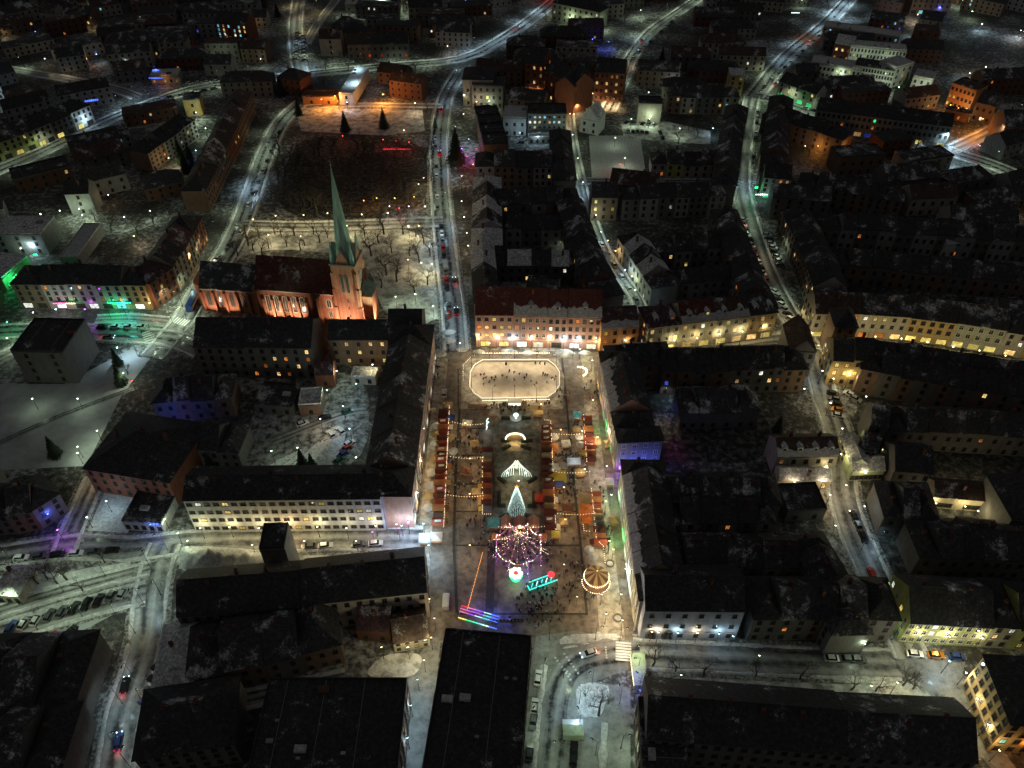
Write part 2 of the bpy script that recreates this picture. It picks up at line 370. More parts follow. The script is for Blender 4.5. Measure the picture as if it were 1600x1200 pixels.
def bank(pts, w, h, name='snow_bank'):
    dense = []
    for i in range(len(pts)-1):
        k = max(1, int((pts[i+1]-pts[i]).length/1.6))
        dense += [lerp(pts[i], pts[i+1], j/k) for j in range(k)]
    dense.append(pts[-1])
    if len(dense) < 3: return
    nr = normals(dense); prof = [(-.5, 0), (-.28, .7), (.05, 1), (.3, .6), (.5, 0)]; mb = MB(); rows = []
    for p, n_ in zip(dense, nr):
        k = noise.noise(Vector((p.x*.35, p.y*.35, 3)))*.9+.75; k = max(.05, k); row = []
        for a, b in prof:
            q = p+n_*a*w*(.6+k*.5); j = 1+.45*noise.noise(Vector((q.x*1.7, q.y*1.7, 9)))
            row.append(len(mb.v)); mb.v.append((q.x, q.y, b*h*k*j+.02))
        rows.append(row)
    for r, s in zip(rows, rows[1:]):
        for k in range(4): mb.f.append((r[k], r[k+1], s[k+1], s[k])); mb.m.append(0)
    tag(mb.build(name, 'snow_bank', smooth=True), kind='stuff')
# ------------------------------------------------------------------ builders
WC = {}
def win_mesh(w, h, fr):
    k = ('f', w, h, fr)
    if k not in WC:
        mb = MB(); t = .12
        mb.box(-w/2-t, w/2+t, -.10, .0, h/2, h/2+t); mb.box(-w/2-t-.08, w/2+t+.08, -.2, 0, -h/2-t, -h/2)
        mb.box(-w/2-t, -w/2, -.10, 0, -h/2, h/2); mb.box(w/2, w/2+t, -.10, 0, -h/2, h/2)
        mb.box(-.035, .035, -.07, -.035, -h/2, h/2); mb.box(-w/2, w/2, -.066, -.034, h*.12, h*.12+.07)
        WC[k] = mb.mesh('window', fr)
    return WC[k]
def pane_mesh(w, h, mat):
    k = ('p', w, h, mat)
    if k not in WC: WC[k] = MB().q([(-w/2, -.03, -h/2), (w/2, -.03, -h/2), (w/2, -.03, h/2), (-w/2, -.03, h/2)]).mesh('pane', mat)
    return WC[k]
def window(root, x, y, z, rz, w, h, mat, fr='frame_dark'):
    o = put(win_mesh(w, h, fr), 'window', root, (x, y, z), rz); put(pane_mesh(w, h, mat), 'pane', o)
    return o
def pick(lit, pal=('lit_warm', 'lit_warm', 'lit_white', 'lit_orange', 'lit_yellow')):
    return random.choice(pal) if random.random() < lit else 'glass_dark'
HOUSES = []
def house(p0, p1, D, h, label, wall='grey', roof='roof_dark', rt='gable', pitch=.75, floors=3, cols=None, lit=.06, shop=None, back=True, blit=.05, sides='', group=None,
          name='town_house', ww=1.1, wh=1.6, fr='frame_dark', snow=False, dormers=0, chim=None, plinth=True, band=False, pal=None, cat='house', ridge='x', wtop=None):
    "a house whose front runs p0 -> p1 with the body to the left of that line"
    p0 = Vector(p0[:2]); p1 = Vector(p1[:2]); L = (p1-p0).length - .06; a = math.atan2((p1-p0).y, (p1-p0).x); c = (p0+p1)/2
    if name == 'town_house':
        for w_, nm_, ct_ in (('apartment', 'apartment_block', 'apartment block'), ('office', 'office_block', 'office'), ('shed', 'shed', 'shed'), ('hall', 'hall', 'hall'), ('school', 'school_block', 'school'), ('hotel', 'hotel', 'hotel'), ('cloister', 'cloister_range', 'range'),
                             ('garage', 'garage_block', 'garage'), ('annex', 'annexe', 'annexe'), ('pavilion', 'pavilion', 'pavilion'), ('booth', 'booth', 'booth'), ('black block', 'flat_block', 'block'), ('cube', 'flat_block', 'block'), ('wing', 'building_wing', 'building'), ('brick block', 'brick_block', 'building'),
                             ('block', 'flat_block', 'block'), ('building', 'town_building', 'building'), ('tower', 'stair_tower', 'tower')):
            if w_ in label.split(' in ')[0] or (w_ == 'brick block' and group and 'brick' in group): name, cat = nm_, ct_; break
    root = thing(name, label, cat, (c.x, c.y, 0), a, group)
    nrm = Vector((-(p1-p0).y, (p1-p0).x)).normalized(); mark([p0, p1, p1+nrm*D, p0+nrm*D])
    HOUSES.append((p0, p1, D)); pal = pal or ('lit_warm', 'lit_warm', 'lit_white', 'lit_orange', 'lit_yellow')
    X = L/2; wm = 'wall_'+wall; mb = MB(); rh = 0
    if rt == 'gable':
        if ridge == 'x':
            rh = min(D/2*pitch, 6.5); e = .45; s = rh/(D/2); t = .22
            mb.prism([(-X, 0), (X, 0), (X, D), (-X, D)], 0, h)
            for sx in (-X, X): mb.q([(sx, 0, h), (sx, D, h), (sx, D/2, h+rh)] if sx > 0 else [(sx, D, h), (sx, 0, h), (sx, D/2, h+rh)])
            mb.build('wall', wm, root); r = MB()
            for y0, sg in ((0, -1), (D, 1)):
                ye = y0+sg*e; ze = h-e*s+.02; rz_ = h+rh+.02
                pts = [(-X, ye, ze), (X, ye, ze), (X, D/2, rz_), (-X, D/2, rz_)]; up = [(q[0], q[1], q[2]+t) for q in pts]
                if sg > 0: pts.reverse(); up.reverse()
                r.q(up); r.q(pts[::-1]); r.q([pts[0], pts[1], up[1], up[0]] if sg < 0 else [pts[3], pts[2], up[2], up[3]][::-1])
                r.q([pts[1], pts[2], up[2], up[1]]); r.q([pts[3], pts[0], up[0], up[3]])
            r.tube((-X, D/2, h+rh+.2), (X, D/2, h+rh+.2), .16, n=5)
            ro = r.build('roof', roof, root)
        else:
            rh = min(X*pitch, 7); t = .22; e = .4; s = rh/X
            mb.prism([(-X, 0), (X, 0), (X, D), (-X, D)], 0, h); mb.q([(-X, 0, h), (X, 0, h), (0, 0, h+rh)]); mb.q([(X, D, h), (-X, D, h), (0, D, h+rh)])
            mb.build('wall', wm, root); r = MB()
            for sg in (-1, 1):
                xe = sg*(X+e*.5); ze = h-e*.5*s+.02
                pts = [(xe, -e, ze), (xe, D+e, ze), (0, D+e, h+rh+.02), (0, -e, h+rh+.02)]; up = [(q[0], q[1], q[2]+t) for q in pts]
                if sg < 0: pts.reverse(); up.reverse()
                r.q(up); r.q(pts[::-1])
                for k in range(4): r.q([pts[k], pts[(k+1) % 4], up[(k+1) % 4], up[k]])
            ro = r.build('roof', roof, root)
    elif rt == 'hip':
        rh = min(min(D, L)/2*pitch, 7); k = min(D, L)/2; e = .5
        mb.prism([(-X, 0), (X, 0), (X, D), (-X, D)], 0, h).build('wall', wm, root)
        z = h-.15; A = [(-X-e, -e, z), (X+e, -e, z), (X+e, D+e, z), (-X-e, D+e, z)]
        R0, R1 = ((-X+k, D/2, h+rh), (X-k, D/2, h+rh)) if L >= D else ((0, k, h+rh), (0, D-k, h+rh))
        r = MB()
        if L >= D: r.q([A[0], A[1], R1, R0]).q([A[1], A[2], R1]).q([A[2], A[3], R0, R1]).q([A[3], A[0], R0])
        else: r.q([A[0], A[1], R0]).q([A[1], A[2], R1, R0]).q([A[2], A[3], R1]).q([A[3], A[0], R0, R1])
        r.q(A[::-1]); ro = r.build('roof', roof, root)
    else:
        mb.prism([(-X, 0), (X, 0), (X, D), (-X, D)], 0, h).build('wall', wm, root)
        r = MB().box(-X, X, 0, D, h, h+.12)
        for q in ((-X, X, 0, .3), (-X, X, D-.3, D), (-X, -X+.3, .3, D-.3), (X-.3, X, .3, D-.3)): r.box(*q, h+.12, h+.6)
        ro = r.build('roof', roof, root); rv = random.Random(int(abs(c.x*7+c.y)))
        for k in range(int(L*D/110)):
            x, y = rv.uniform(-X*.85, X*.85), rv.uniform(D*.12, D*.88); s_ = rv.choice((.5, .8, 1.3)); MB().box(x-s_, x+s_, y-s_*.6, y+s_*.6, h+.13, h+.45+s_*.4).build('roof_vent', rv.choice(('metal_grey', 'snow_bank', 'wall_brickdark')), root)
        for k in range(int(L/9)): x = -X+9*(k+.5); MB().box(x-.05, x+.05, .35, D-.35, h+.125, h+.19).build('roof_seam', 'metal_grey', root) if D > 9 else None
    # cornice and string course on the front
    if h > 4: MB().box(-X+.01, X-.01, -.28, -.002, h-.55-.0, h-.2).build('cornice', 'stone_trim' if wall not in ('brick', 'brickdark', 'dirty', 'brown') else 'stone_dark', root)
    if band: MB().box(-X+.02, X-.02, -.14, -.002, 3.7, 3.95).build('string_course', 'stone_trim', root)
    # chimneys on the ridge
    n = (max(1, int(L/9)) if chim is None else chim) if rt in ('gable', 'hip') else 0
    for k in range(n):
        x = lerp(-X*.75, X*.75, (k+.5)/n)+random.uniform(-1, 1); y = D/2+random.choice((-1.6, 1.4, 0)); 
        if ridge == 'y': x, y = random.choice((-1, 1))*min(1.5, X*.4), lerp(D*.2, D*.8, (k+.5)/n)
        c_ = MB().box(x-.4, x+.4, y-.35, y+.35, h+max(.5, rh-2.2), h+rh+.9).box(x-.5, x+.5, y-.45, y+.45, h+rh+.9, h+rh+1.05)
        for i in (-.2, .2): c_.tube((x+i, y, h+rh+1.05), (x+i, y, h+rh+1.35), .1, n=5)
        c_.build('chimney', 'wall_brickdark', root)
    for k in range(dormers):
        x = lerp(-X, X, (k+.5)/dormers); y0 = D*.12; zb = h+y0*rh/(D/2)
        d = MB().box(x-.8, x+.8, y0, y0+2.4, zb-.1, zb+1.5).q([(x-1, y0-.25, zb+1.5), (x, y0-.25, zb+2.2), (x, y0+3, zb+2.2), (x-1, y0+3, zb+1.5)][::-1]).q([(x, y0-.25, zb+2.2), (x+1, y0-.25, zb+1.5), (x+1, y0+3, zb+1.5), (x, y0+3, zb+2.2)][::-1]).q([(x-.8, y0-.01, zb+1.5), (x+.8, y0-.01, zb+1.5), (x, y0-.01, zb+2.15)], 1)
        do = d.build('dormer', ['roof_snowy', wm], root); put(pane_mesh(.9, 1.0, pick(lit*.5, pal)), 'pane', do, (x, y0-.005, zb+.75))
    if snow and rt == 'gable':
        s = rh/(D/2); r = MB(); N = max(6, int(L/.7)); prev = None
        for k in range(N+1):
            x = lerp(-X+.05, X-.05, k/N); w = D*.17+D*.10*noise.noise(Vector((c.x+x*.45, c.y, 1)))+D*.05*noise.noise(Vector((c.x+x*1.6, 4, 1)))
            cur = [(x, -.4, h-.4*s+.27), (x, -.35, h-.35*s+.45), (x, w*.9, h+w*.9*s+.42), (x, w, h+w*s+.27)]
            if prev:
                for i in range(3): r.q([prev[i], cur[i], cur[i+1], prev[i+1]])
            prev = cur
        r.build('roof_snow', 'snow_bank', root, smooth=True)
    # windows
    camv = Vector((0, 0))
    def facade(px, py, rz, length, fl, lt, nc=None, shp=None, ptop=None):
        nc = nc or max(1, int(length/2.9)); sp = length/nc; gf = 4.0 if (shp or floors >= 3) else 3.2
        gf = min(gf, h/fl*1.15); fh = (h-.6-gf)/max(1, fl-1) if fl > 1 else 0
        dx, dy = math.cos(rz), math.sin(rz)
        hh = min(wh, max(.8, fh-1.0)) if fl > 1 else min(wh, h*.45)
        for f in range(fl):
            if f == 0 and shp: continue
            z = gf*.52 if f == 0 else gf+fh*(f-.5)+.1
            for k in range(nc):
                t = -length/2+sp*(k+.5)
                window(root, px+dx*t, py+dy*t, z, rz, ww, hh if f else min(hh, gf*.5), pick(lt, pal) if f else pick(lt*.8, pal), fr)
        if shp:
            ns = max(1, int(length/5)); s2 = length/ns
            for k in range(ns):
                t = -length/2+s2*(k+.5); mt = random.choice(shp)
                w_ = round(min(3.4, s2*.7), 1); o = put(win_mesh(w_, 2.1, fr), 'shop_window', root, (px+dx*t, py+dy*t, 1.6), rz); put(pane_mesh(w_, 2.1, mt), 'pane', o)
    X2 = L/2
    facade(0, 0, 0, L, floors, lit, cols, shop)
    th = nrm; mid = c
    if back and (camv-(mid+nrm*D)).dot(nrm) > 0: facade(0, D, PI, L, floors, blit, max(1, int(L/4.2)))
    ax = Vector((math.cos(a), math.sin(a)))
    if 'l' in sides or 'w' in sides: facade(-X, D/2, -PI/2, D, floors, lit)
    if 'r' in sides or 'e' in sides: facade(X, D/2, PI/2, D, floors, lit)
    return root
def row(pts, D, n, h, desc, start='from the west', walls=('grey',), roofs=('roof_dark',), group=None, jitter=.5, **kw):
    "a terrace of n separate houses along a line; every one labelled by its place in the row and its own colour"
    if isinstance(pts[0], tuple): pts = [G(*p) for p in pts]
    seg = sum((b-a).length for a, b in zip(pts, pts[1:])); out = []
    cuts = [0]+[seg*(k+random.uniform(-.12, .12))/n for k in range(1, n)]+[seg]
    def at(d):
        for a, b in zip(pts, pts[1:]):
            l = (b-a).length
            if d <= l+1e-6: return lerp(a, b, d/l)
            d -= l
        return pts[-1]
    CN = dict(brick='brick', brickdark='dark brick', dirty='sooty', bluewhite='pale bluish', palegreen='pale green', lilac='lilac')
    for k in range(n):
        w = walls[k % len(walls)]; r = roofs[k % len(roofs)]; cn = CN.get(w, w)
        lab = (f'{nth(k)} house {start} of {desc}' if n > 1 else f'{cn} house, {desc}')
        if n > 1: lab = f'{nth(k)} house {start} in {desc}, with {cn} walls'
        kk = dict(kw)
        if n > 2 and k in (0, n-1) and kk.get('rt', 'gable') == 'gable' and not kw.get('keep'): kk['rt'] = 'hip'
        kk.pop('keep', None)
        for q in ('shop', 'lit', 'cols', 'snow', 'dormers', 'floors', 'pitch'):
            if q+'s' in kk and q != 'dormers': kk[q] = kk.pop(q+'s')[k % n]
        sd = kw.get('sides', ''); kk['sides'] = ('l' if 'l' in sd and k == 0 else '')+('r' if 'r' in sd and k == n-1 else '')
        out.append(house(at(cuts[k]), at(cuts[k+1]), D, h+random.uniform(-jitter, jitter), lab, wall=w, roof=r, group=group or 'houses of '+desc, **kk))
    return out
def block(corners, h, desc, ns, D=11, walls=('grey', 'dirty', 'brown'), roofs=('roof_dark', 'roof_black', 'roof_brown'), skip=(), **kw):
    "perimeter block, corners counter-clockwise seen from above, each (px, py, level)"
    P = [G(c[0], c[1], c[2] if len(c) > 2 else 0) for c in corners]; n = len(P)
    names = kw.pop('names', None) or ['the south side of ', 'the east side of ', 'the north side of ', 'the west side of ']
    starts = kw.pop('starts', None) or ['from the west', 'from the south', 'from the east', 'from the north']
    for i in range(n):
        if i in skip: continue
        a, b = P[i], P[(i+1) % n]; d = (b-a).normalized()
        # leave the corner to the previous row
        a2 = a + d*(D+.3) if True else a
        row([a2, b], D, ns[i], h, names[i % len(names)]+desc, starts[i % len(starts)], walls, roofs, **kw)
# ---- lamps
LDATA = {}
def light_data(kind, power, rad=.25):
    k = (kind, power)
    if k not in LDATA:
        l = bpy.data.lights.new('lamp_light', 'POINT'); l.color = M['c_'+kind]; l.energy = power; l.shadow_soft_size = rad; LDATA[k] = l
    return LDATA[k]
LM = {}
def spot_data(kind, power):
    "a cut-off luminaire: a wide soft cone straight down"
    k = ('s', kind, power)
    if k not in LDATA:
        l = bpy.data.lights.new('lamp_light', 'SPOT'); l.color = M['c_'+kind]; l.energy = power; l.shadow_soft_size = .25; l.spot_size = math.radians(146); l.spot_blend = .8; LDATA[k] = l
    return LDATA[k]
LP = 1.0
def lamp(px, py, kind='gw', power=500, h=7.5, style='arm', rz=None, label=None, group=None, world=None, seen=True):
    p = world or G(px, py); rz = random.uniform(0, 6.28) if rz is None else rz
    nm = 'globe_lamp' if style != 'arm' else 'street_lamp' if h >= 7.5 else 'yard_lamp'  # arm lamps on lower poles are street lamps too, named by height alone
    r = thing(nm, label, nm.replace('_', ' '), (p.x, p.y, 0), rz, group)
    k = (style, h)
    if k not in LM:
        pole = MB().tube((0, 0, 0), (0, 0, .8), .13, .1, 6).tube((0, 0, .8), (0, 0, h), .08, .05, 6)
        if style == 'arm':
            pole.tube((0, 0, h), (1.1, 0, h+.35), .045, .035, 5); head = MB().box(1.0, 1.75, -.17, .17, h+.30, h+.42).q([(1.0, -.17, h+.42), (1.75, -.17, h+.42), (1.6, 0, h+.5), (1.1, 0, h+.5)]).q([(1.75, .17, h+.42), (1.0, .17, h+.42), (1.1, 0, h+.5), (1.6, 0, h+.5)])
            bulb = MB().ball((1.4, 0, h+.28), .2, n=7, k=4, sz=.5)
        else:
            head = MB().lathe([(.0, h+.62), (.22, h+.5), (.26, h+.46), (.05, h+.44)], 8); bulb = MB().ball((0, 0, h+.22), .23, n=8, k=5)
        LM[k] = (pole.mesh('pole', 'metal_dark'), head.mesh('lamp_head', 'metal_dark'), {})
        LM[k][2]['mb'] = bulb
    pm, hm, bd = LM[k]
    put(pm, 'pole', r); put(hm, 'lamp_head', r)
    if kind not in bd: bd[kind] = bd['mb'].mesh('bulb', 'bulb_'+kind)
    put(bd[kind], 'bulb', r)
    if style == 'arm': l = bpy.data.objects.new('light', spot_data(kind, power*2.1))
    else: l = bpy.data.objects.new('light', light_data(kind, power*1.5))
    l.parent = r; l.location = (1.4 if style == 'arm' else .0, 0, h-.05 if style == 'arm' else h-.15); COL.objects.link(l)
    return r
def lamps(desc, pts, kind='gw', power=500, h=7.5, style='arm', start='from the west', rz=None):
    for i, p in enumerate(pts):
        pw = p[3] if len(p) > 3 else power; kd = p[2] if len(p) > 2 and p[2] else kind
        lamp(p[0], p[1], kd, pw, h, style, rz, (f'{nth(i)} {dict(grn="green ", pur="purple ", blu="blue ", red="red ", ora="orange ", cw="cool white ", yel="yellowish ").get(kd, "")}lamp {start} of those {desc}' if len(pts) > 1 else f'single street lamp {desc}'), 'street lamps '+desc)
def fixture(x, y, z, kind, power, label, cat='wall lamp', name='wall_lamp', group=None, rz=0, r=.14):
    t = thing(name, label, cat, (x, y, z), rz, group)
    MB().box(-.12, .12, -.02, .12, -.1, .1).tube((0, -.02, .08), (0, -.3, .12), .03, n=5).build('bracket', 'metal_dark', t)
    MB().ball((0, -.3, -.04), r, n=7, k=4).build('bulb', 'bulb_'+kind, t)
    l = bpy.data.objects.new('light', light_data(kind, power*LP)); l.parent = t; l.location = (0, -.5, -.3); COL.objects.link(l)
    return t
# ---- cars
def car_proto(paint, van=False):
    r = put(None, 'delivery_van' if van else 'parked_car'); H1 = .78 if not van else 1.0; Lh = 2.15 if not van else 2.5; W_ = .88
    prof = [(-Lh, .35), (-Lh, .72), (-Lh+.12, H1+.05), (-Lh+.9, H1+.12), (Lh-1.25, H1+.12), (Lh-.25, H1-.1), (Lh, .62), (Lh, .32)] if not van else [(-Lh, .35), (-Lh, 1.0), (-Lh+.05, 2.1), (Lh-1.5, 2.2), (Lh-1.2, 2.1), (Lh-.7, 1.25), (Lh-.05, 1.0), (Lh, .35)]
    b = MB(); n = len(prof)
    for (y, ins) in ((-W_, 0), (W_, 0)):
        for x, z in prof: b.v.append((x, y*(.94 if z > .9 else 1), z))
    b.f.append(tuple(range(n))); b.m.append(0); b.f.append(tuple(range(2*n-1, n-1, -1))); b.m.append(0)
    for k in range(n): b.f.append((k, n+k, n+(k+1) % n, (k+1) % n)); b.m.append(0)
    b.box(-.4, .9, -W_-.12, -W_-.02, H1+.02, H1+.16) if not van else b.box(1.3, 1.45, -W_-.15, -W_-.0, 1.3, 1.55)
    b.build('body', 'paint_'+paint, r)
    if not van:
        g = MB(); base = [(-1.75, -.78), (1.05, -.78), (1.05, .78), (-1.75, .78)]; top = [(-1.25, -.6), (.35, -.6), (.35, .6), (-1.25, .6)]; z0, z1 = H1+.12, 1.42
        for k in range(4): a, c_ = base[k], base[(k+1) % 4]; d, e = top[(k+1) % 4], top[k]; g.q([(*a, z0), (*c_, z0), (*d, z1), (*e, z1)])
        g.build('windows', 'car_glass', r); MB().box(-1.3, .4, -.62, .62, z1, z1+.05).build('car_roof', 'paint_'+paint, r)
    else: MB().q([(Lh-1.16, -.75, 2.05), (Lh-.68, -.8, 1.3), (Lh-.68, .8, 1.3), (Lh-1.16, .75, 2.05)]).build('windscreen', 'car_glass', r)
    for x in (-1.35, 1.35):
        for y in (-.86, .86): MB().tube((x, y-.1, .33), (x, y+.1, .33), .33, n=10).build('wheel', 'tyre', r)
    for y in (-.62, .62):
        MB().box(Lh-.06, Lh+.03, y-.17, y+.17, .58, .74).build('headlight', 'frame_white', r); MB().box(-Lh-.03, -Lh+.05, y-.15, y+.15, .66, .84).build('tail_light', 'canvas_red', r)
    return r
CARS = {}
NAMEC = dict(black='black', grey='dark grey', silver='silver', white='white', red='red', blue='dark blue', green='dark green', orange='orange', snow='snow-covered')
def car(p, rz, label, paint=None, group=None, van=False):
    paint = paint or random.choice(('black', 'black', 'grey', 'silver', 'blue', 'snow', 'snow', 'white', 'red', 'green'))
    k = (paint, van)
    if k not in CARS: CARS[k] = car_proto(paint, van); CARS[k]['category'] = 'van' if van else 'car'
    return copy_tree(CARS[k], p, rz, label.format(NAMEC[paint]), group)
def cars(desc, a, b, n, ang=90, start='from the west', paints=None, miss=()):
    pts = [G(*a), G(*b)]
    for i, (p, hd) in enumerate(along(pts, n)):
        if i in miss: continue
        car(p, hd+math.radians(ang)+random.uniform(-.04, .04)+(PI if random.random() < .3 else 0), '{} car, '+f'{nth(i)} {start} of those parked {desc}', paints[i % len(paints)] if paints else None, 'cars parked '+desc)
# ---- trees
def branch_tree(seed, H=10, spread=.8, levels=4):
    rnd = random.Random(seed); tr = MB(); cr = MB()
    def grow(mb, a, d, l, r, lv):
        b = a + d*l; mid = lerp(a, b, .5)+Vector((rnd.uniform(-1, 1), rnd.uniform(-1, 1), 0))*l*.06
        mb.tube(a, mid, r, r*.85, 4 if lv else 7, cap=False); mb.tube(mid, b, r*.85, r*.65, 4 if lv else 7, cap=False)
        if lv >= levels: return
        for k in range(rnd.choice((3, 4)) if lv < 3 else rnd.choice((2, 3, 4))):
            t = 2*PI*(k+rnd.random())/3.4; v = (d*rnd.uniform(.6, 1.0)+Vector((math.cos(t), math.sin(t), rnd.uniform(.0, .5)))*spread*rnd.uniform(.6, 1.1)).normalized()
            grow(cr, lerp(a, b, rnd.uniform(.6, 1)), v, l*rnd.uniform(.55, .78), max(.02, r*.5), lv+1)
    grow(tr, Vector((0, 0, 0)), Vector((rnd.uniform(-.05, .05), rnd.uniform(-.05, .05), 1)).normalized(), H*.33, H*.026, 0)
    r = put(None, 'bare_tree'); tr.build('trunk', 'bark', r); cr.build('crown', 'bark', r); r['category'] = 'tree'; return r
def spruce(seed, H=10):
    rnd = random.Random(seed); r = put(None, 'spruce_tree'); r['category'] = 'tree'
    MB().tube((0, 0, 0), (0, 0, H*.97), .18, .03, 6).build('trunk', 'bark', r); c = MB(); z = H*.08
    while z < H:
        R = (H-z)*.30+.15; n = int(9+R*4)
        for k in range(n):
            t = 2*PI*(k+rnd.random())/n; rr = R*rnd.uniform(.7, 1.1); w = .22+R*.10
            d = Vector((math.cos(t), math.sin(t), 0)); s = Vector((-d.y, d.x, 0)); b = Vector((0, 0, z+rnd.uniform(-.1, .2)))
            for j in range(2):
                m0 = b+d*rr*(.15+.45*j)-Vector((0, 0, rr*.12*j)); e = b+d*rr*(.62+.38*j)-Vector((0, 0, rr*(.30+.10*j)+rnd.uniform(-.1, .1)))
                c.q([m0, e-s*w*(1-.5*j), e+d*.15, e+s*w*(1-.5*j)]); c.q([m0, e+Vector((0, 0, -.25)), e+Vector((0, 0, .15))])
        z += H*.045
    c.build('crown', 'needles', r); return r
TREES = {}
def tree(px, py, kind='b0', sc=1.0, label='', group=None, world=None):
    if kind not in TREES:
        TREES[kind] = dict(b0=lambda: branch_tree(1, 10), b1=lambda: branch_tree(5, 11, .95), b2=lambda: branch_tree(9, 9, .7), big=lambda: branch_tree(21, 13, 1.0, 5), s0=lambda: spruce(2, 10), s1=lambda: spruce(3, 13))[kind]()
    return copy_tree(TREES[kind], world or G(px, py), random.uniform(0, 6.28), label, group, scale=sc)
def trees(desc, pts, kinds=('b0', 'b1', 'b2'), sc=1.0, start='from the west'):
    sp = kinds[0][0] == 's'
    for i, p in enumerate(pts):
        tree(p[0], p[1], kinds[i % len(kinds)], sc*(p[2] if len(p) > 2 else random.uniform(.85, 1.15)), (f'{nth(i)} {"dark spruce" if sp else "leafless tree"} {start} of those {desc}' if len(pts) > 1 else f'{"dark spruce" if sp else "leafless tree"} {desc}'), ('spruces ' if sp else 'leafless trees ')+desc)
# ---- people
PEOPLE = {}
def person_proto(key, coat, pose):
    J = dict(pelvis=(0, 0, .95), chest=(0, .0, 1.32), neck=(0, 0, 1.5), head=(0, .01, 1.66), hl=(-.1, 0, .92), hr=(.1, 0, .92), sl=(-.2, 0, 1.42), sr=(.2, 0, 1.42))
    st = .22 if pose == 'walk' else (.38 if pose == 'skate' else .0); lean = .12 if pose == 'skate' else 0
    J.update(kl=(-.11, -st*.5-.02, .5), al=(-.11, -st*.7+.12*(st > 0), .08), fl=(-.11, -st*.7-.12, .04), kr=(.11, st*.6-.02, .5), ar=(.13, st+.05, .1 if not st else .16), fr=(.13, st-.1, .05),
             el=(-.30, st*.5, 1.16), wl=(-.28, st*.2-.15, .95), er=(.30, -st*.5, 1.16), wr=(.26, -st*.8-.12, .97))
    if lean:
        for k in ('chest', 'neck', 'head', 'sl', 'sr', 'el', 'er', 'wl', 'wr'): x, y, z = J[k]; J[k] = (x, y-(z-.9)*.4, z-.04)
    E = [('pelvis', 'chest'), ('chest', 'neck'), ('neck', 'head'), ('pelvis', 'hl'), ('hl', 'kl'), ('kl', 'al'), ('al', 'fl'), ('pelvis', 'hr'), ('hr', 'kr'), ('kr', 'ar'), ('ar', 'fr'), ('chest', 'sl'), ('sl', 'el'), ('el', 'wl'), ('chest', 'sr'), ('sr', 'er'), ('er', 'wr')]
    R = dict(pelvis=.16, chest=.19, neck=.07, head=.115, hl=.11, hr=.11, kl=.075, kr=.075, al=.055, ar=.055, fl=.045, fr=.045, sl=.09, sr=.09, el=.065, er=.065, wl=.05, wr=.05)
    ks = list(J); me = bpy.data.meshes.new('tmp'); me.from_pydata([J[k] for k in ks], [(ks.index(a), ks.index(b)) for a, b in E], [])
    o = bpy.data.objects.new('tmp', me); COL.objects.link(o); m = o.modifiers.new('s', 'SKIN')
    for i, k in enumerate(ks): me.skin_vertices[0].data[i].radius = (R[k],)*2; me.skin_vertices[0].data[i].use_root = (k == 'pelvis')
    dg = bpy.context.evaluated_depsgraph_get(); out = bpy.data.meshes.new_from_object(o.evaluated_get(dg)); bpy.data.objects.remove(o); out.materials.clear()
    out.materials.append(M['coat_'+coat]); out.materials.append(M['coat_dark']); out.materials.append(M['skin'])
    for p in out.polygons:
        z = p.center.z; p.use_smooth = True; p.material_index = 2 if (1.56 < z and p.center.y < -.03-lean) else (1 if z < .88 or z > 1.66 else 0)
    r = put(out, 'person'); r['category'] = 'person'; r['pose'] = pose
    MB().ball((0, J['head'][1]+.02, J['head'][2]+.07), .135, n=8, k=4, sz=.8).build('hat', 'coat_'+random.choice(('red', 'grey', 'navy', 'white')), r); return r
def person(p, rz, coat, pose, label, group, z=.02):
    k = (coat, pose)
    if k not in PEOPLE: PEOPLE[k] = person_proto(k, coat, pose)
    c = copy_tree(PEOPLE[k], p, rz, label, group, z=z); c.pop('pose', None); return c
COATN = dict(dark='black', navy='navy blue', red='red', grey='grey', beige='beige', white='white')
NP = [0]
def crowd(desc, pxc, rx, ry, n, pose=None, coats=None, z=.02):
    c = G(*pxc)
    for _ in range(n):
        t = random.uniform(0, 6.28); r = math.sqrt(random.random()); co = random.choice(coats or ('dark', 'dark', 'dark', 'navy', 'grey', 'red', 'beige', 'white')); ps = pose or random.choice(('stand', 'stand', 'walk'))
        verb = dict(stand='standing', walk='walking', skate='skating')[ps]
        person(Vector((c.x+rx*r*math.cos(t), c.y+ry*r*math.sin(t))), random.uniform(0, 6.28), co, ps, f'person in a {COATN[co]} winter coat {verb} {desc}', f'{COATN[co]}-coated people {verb} {desc}', z); NP[0] += 1
# ---- strings of bulbs
def light_string(pts, label, kind='neu', step=1.0, r=.09, group=None, sag=0.0, name='light_string'):
    t = thing(name, label, 'string lights', tuple(pts[0]), 0, group); o = Vector(pts[0]); w = MB(); b = MB(); kinds = kind if isinstance(kind, (list, tuple)) else [kind]
    for a, c in zip(pts, pts[1:]):
        a = Vector(a); c = Vector(c); n = max(1, int((c-a).length/step)); prev = a-o
        for k in range(1, n+1):
            s = k/n; q = lerp(a, c, s)-o; q.z -= sag*4*s*(1-s); w.tube(prev, q, .015, n=3, cap=False); prev = q
            i = random.randrange(len(kinds)); b.ball((q.x, q.y, q.z-.08), r, m=i, n=5, k=3)
    w.build('wire', 'metal_dark', t); tag(b.build('bulbs', ['bulb_'+k if 'bulb_'+k in M else k for k in kinds], t), kind='stuff'); return t
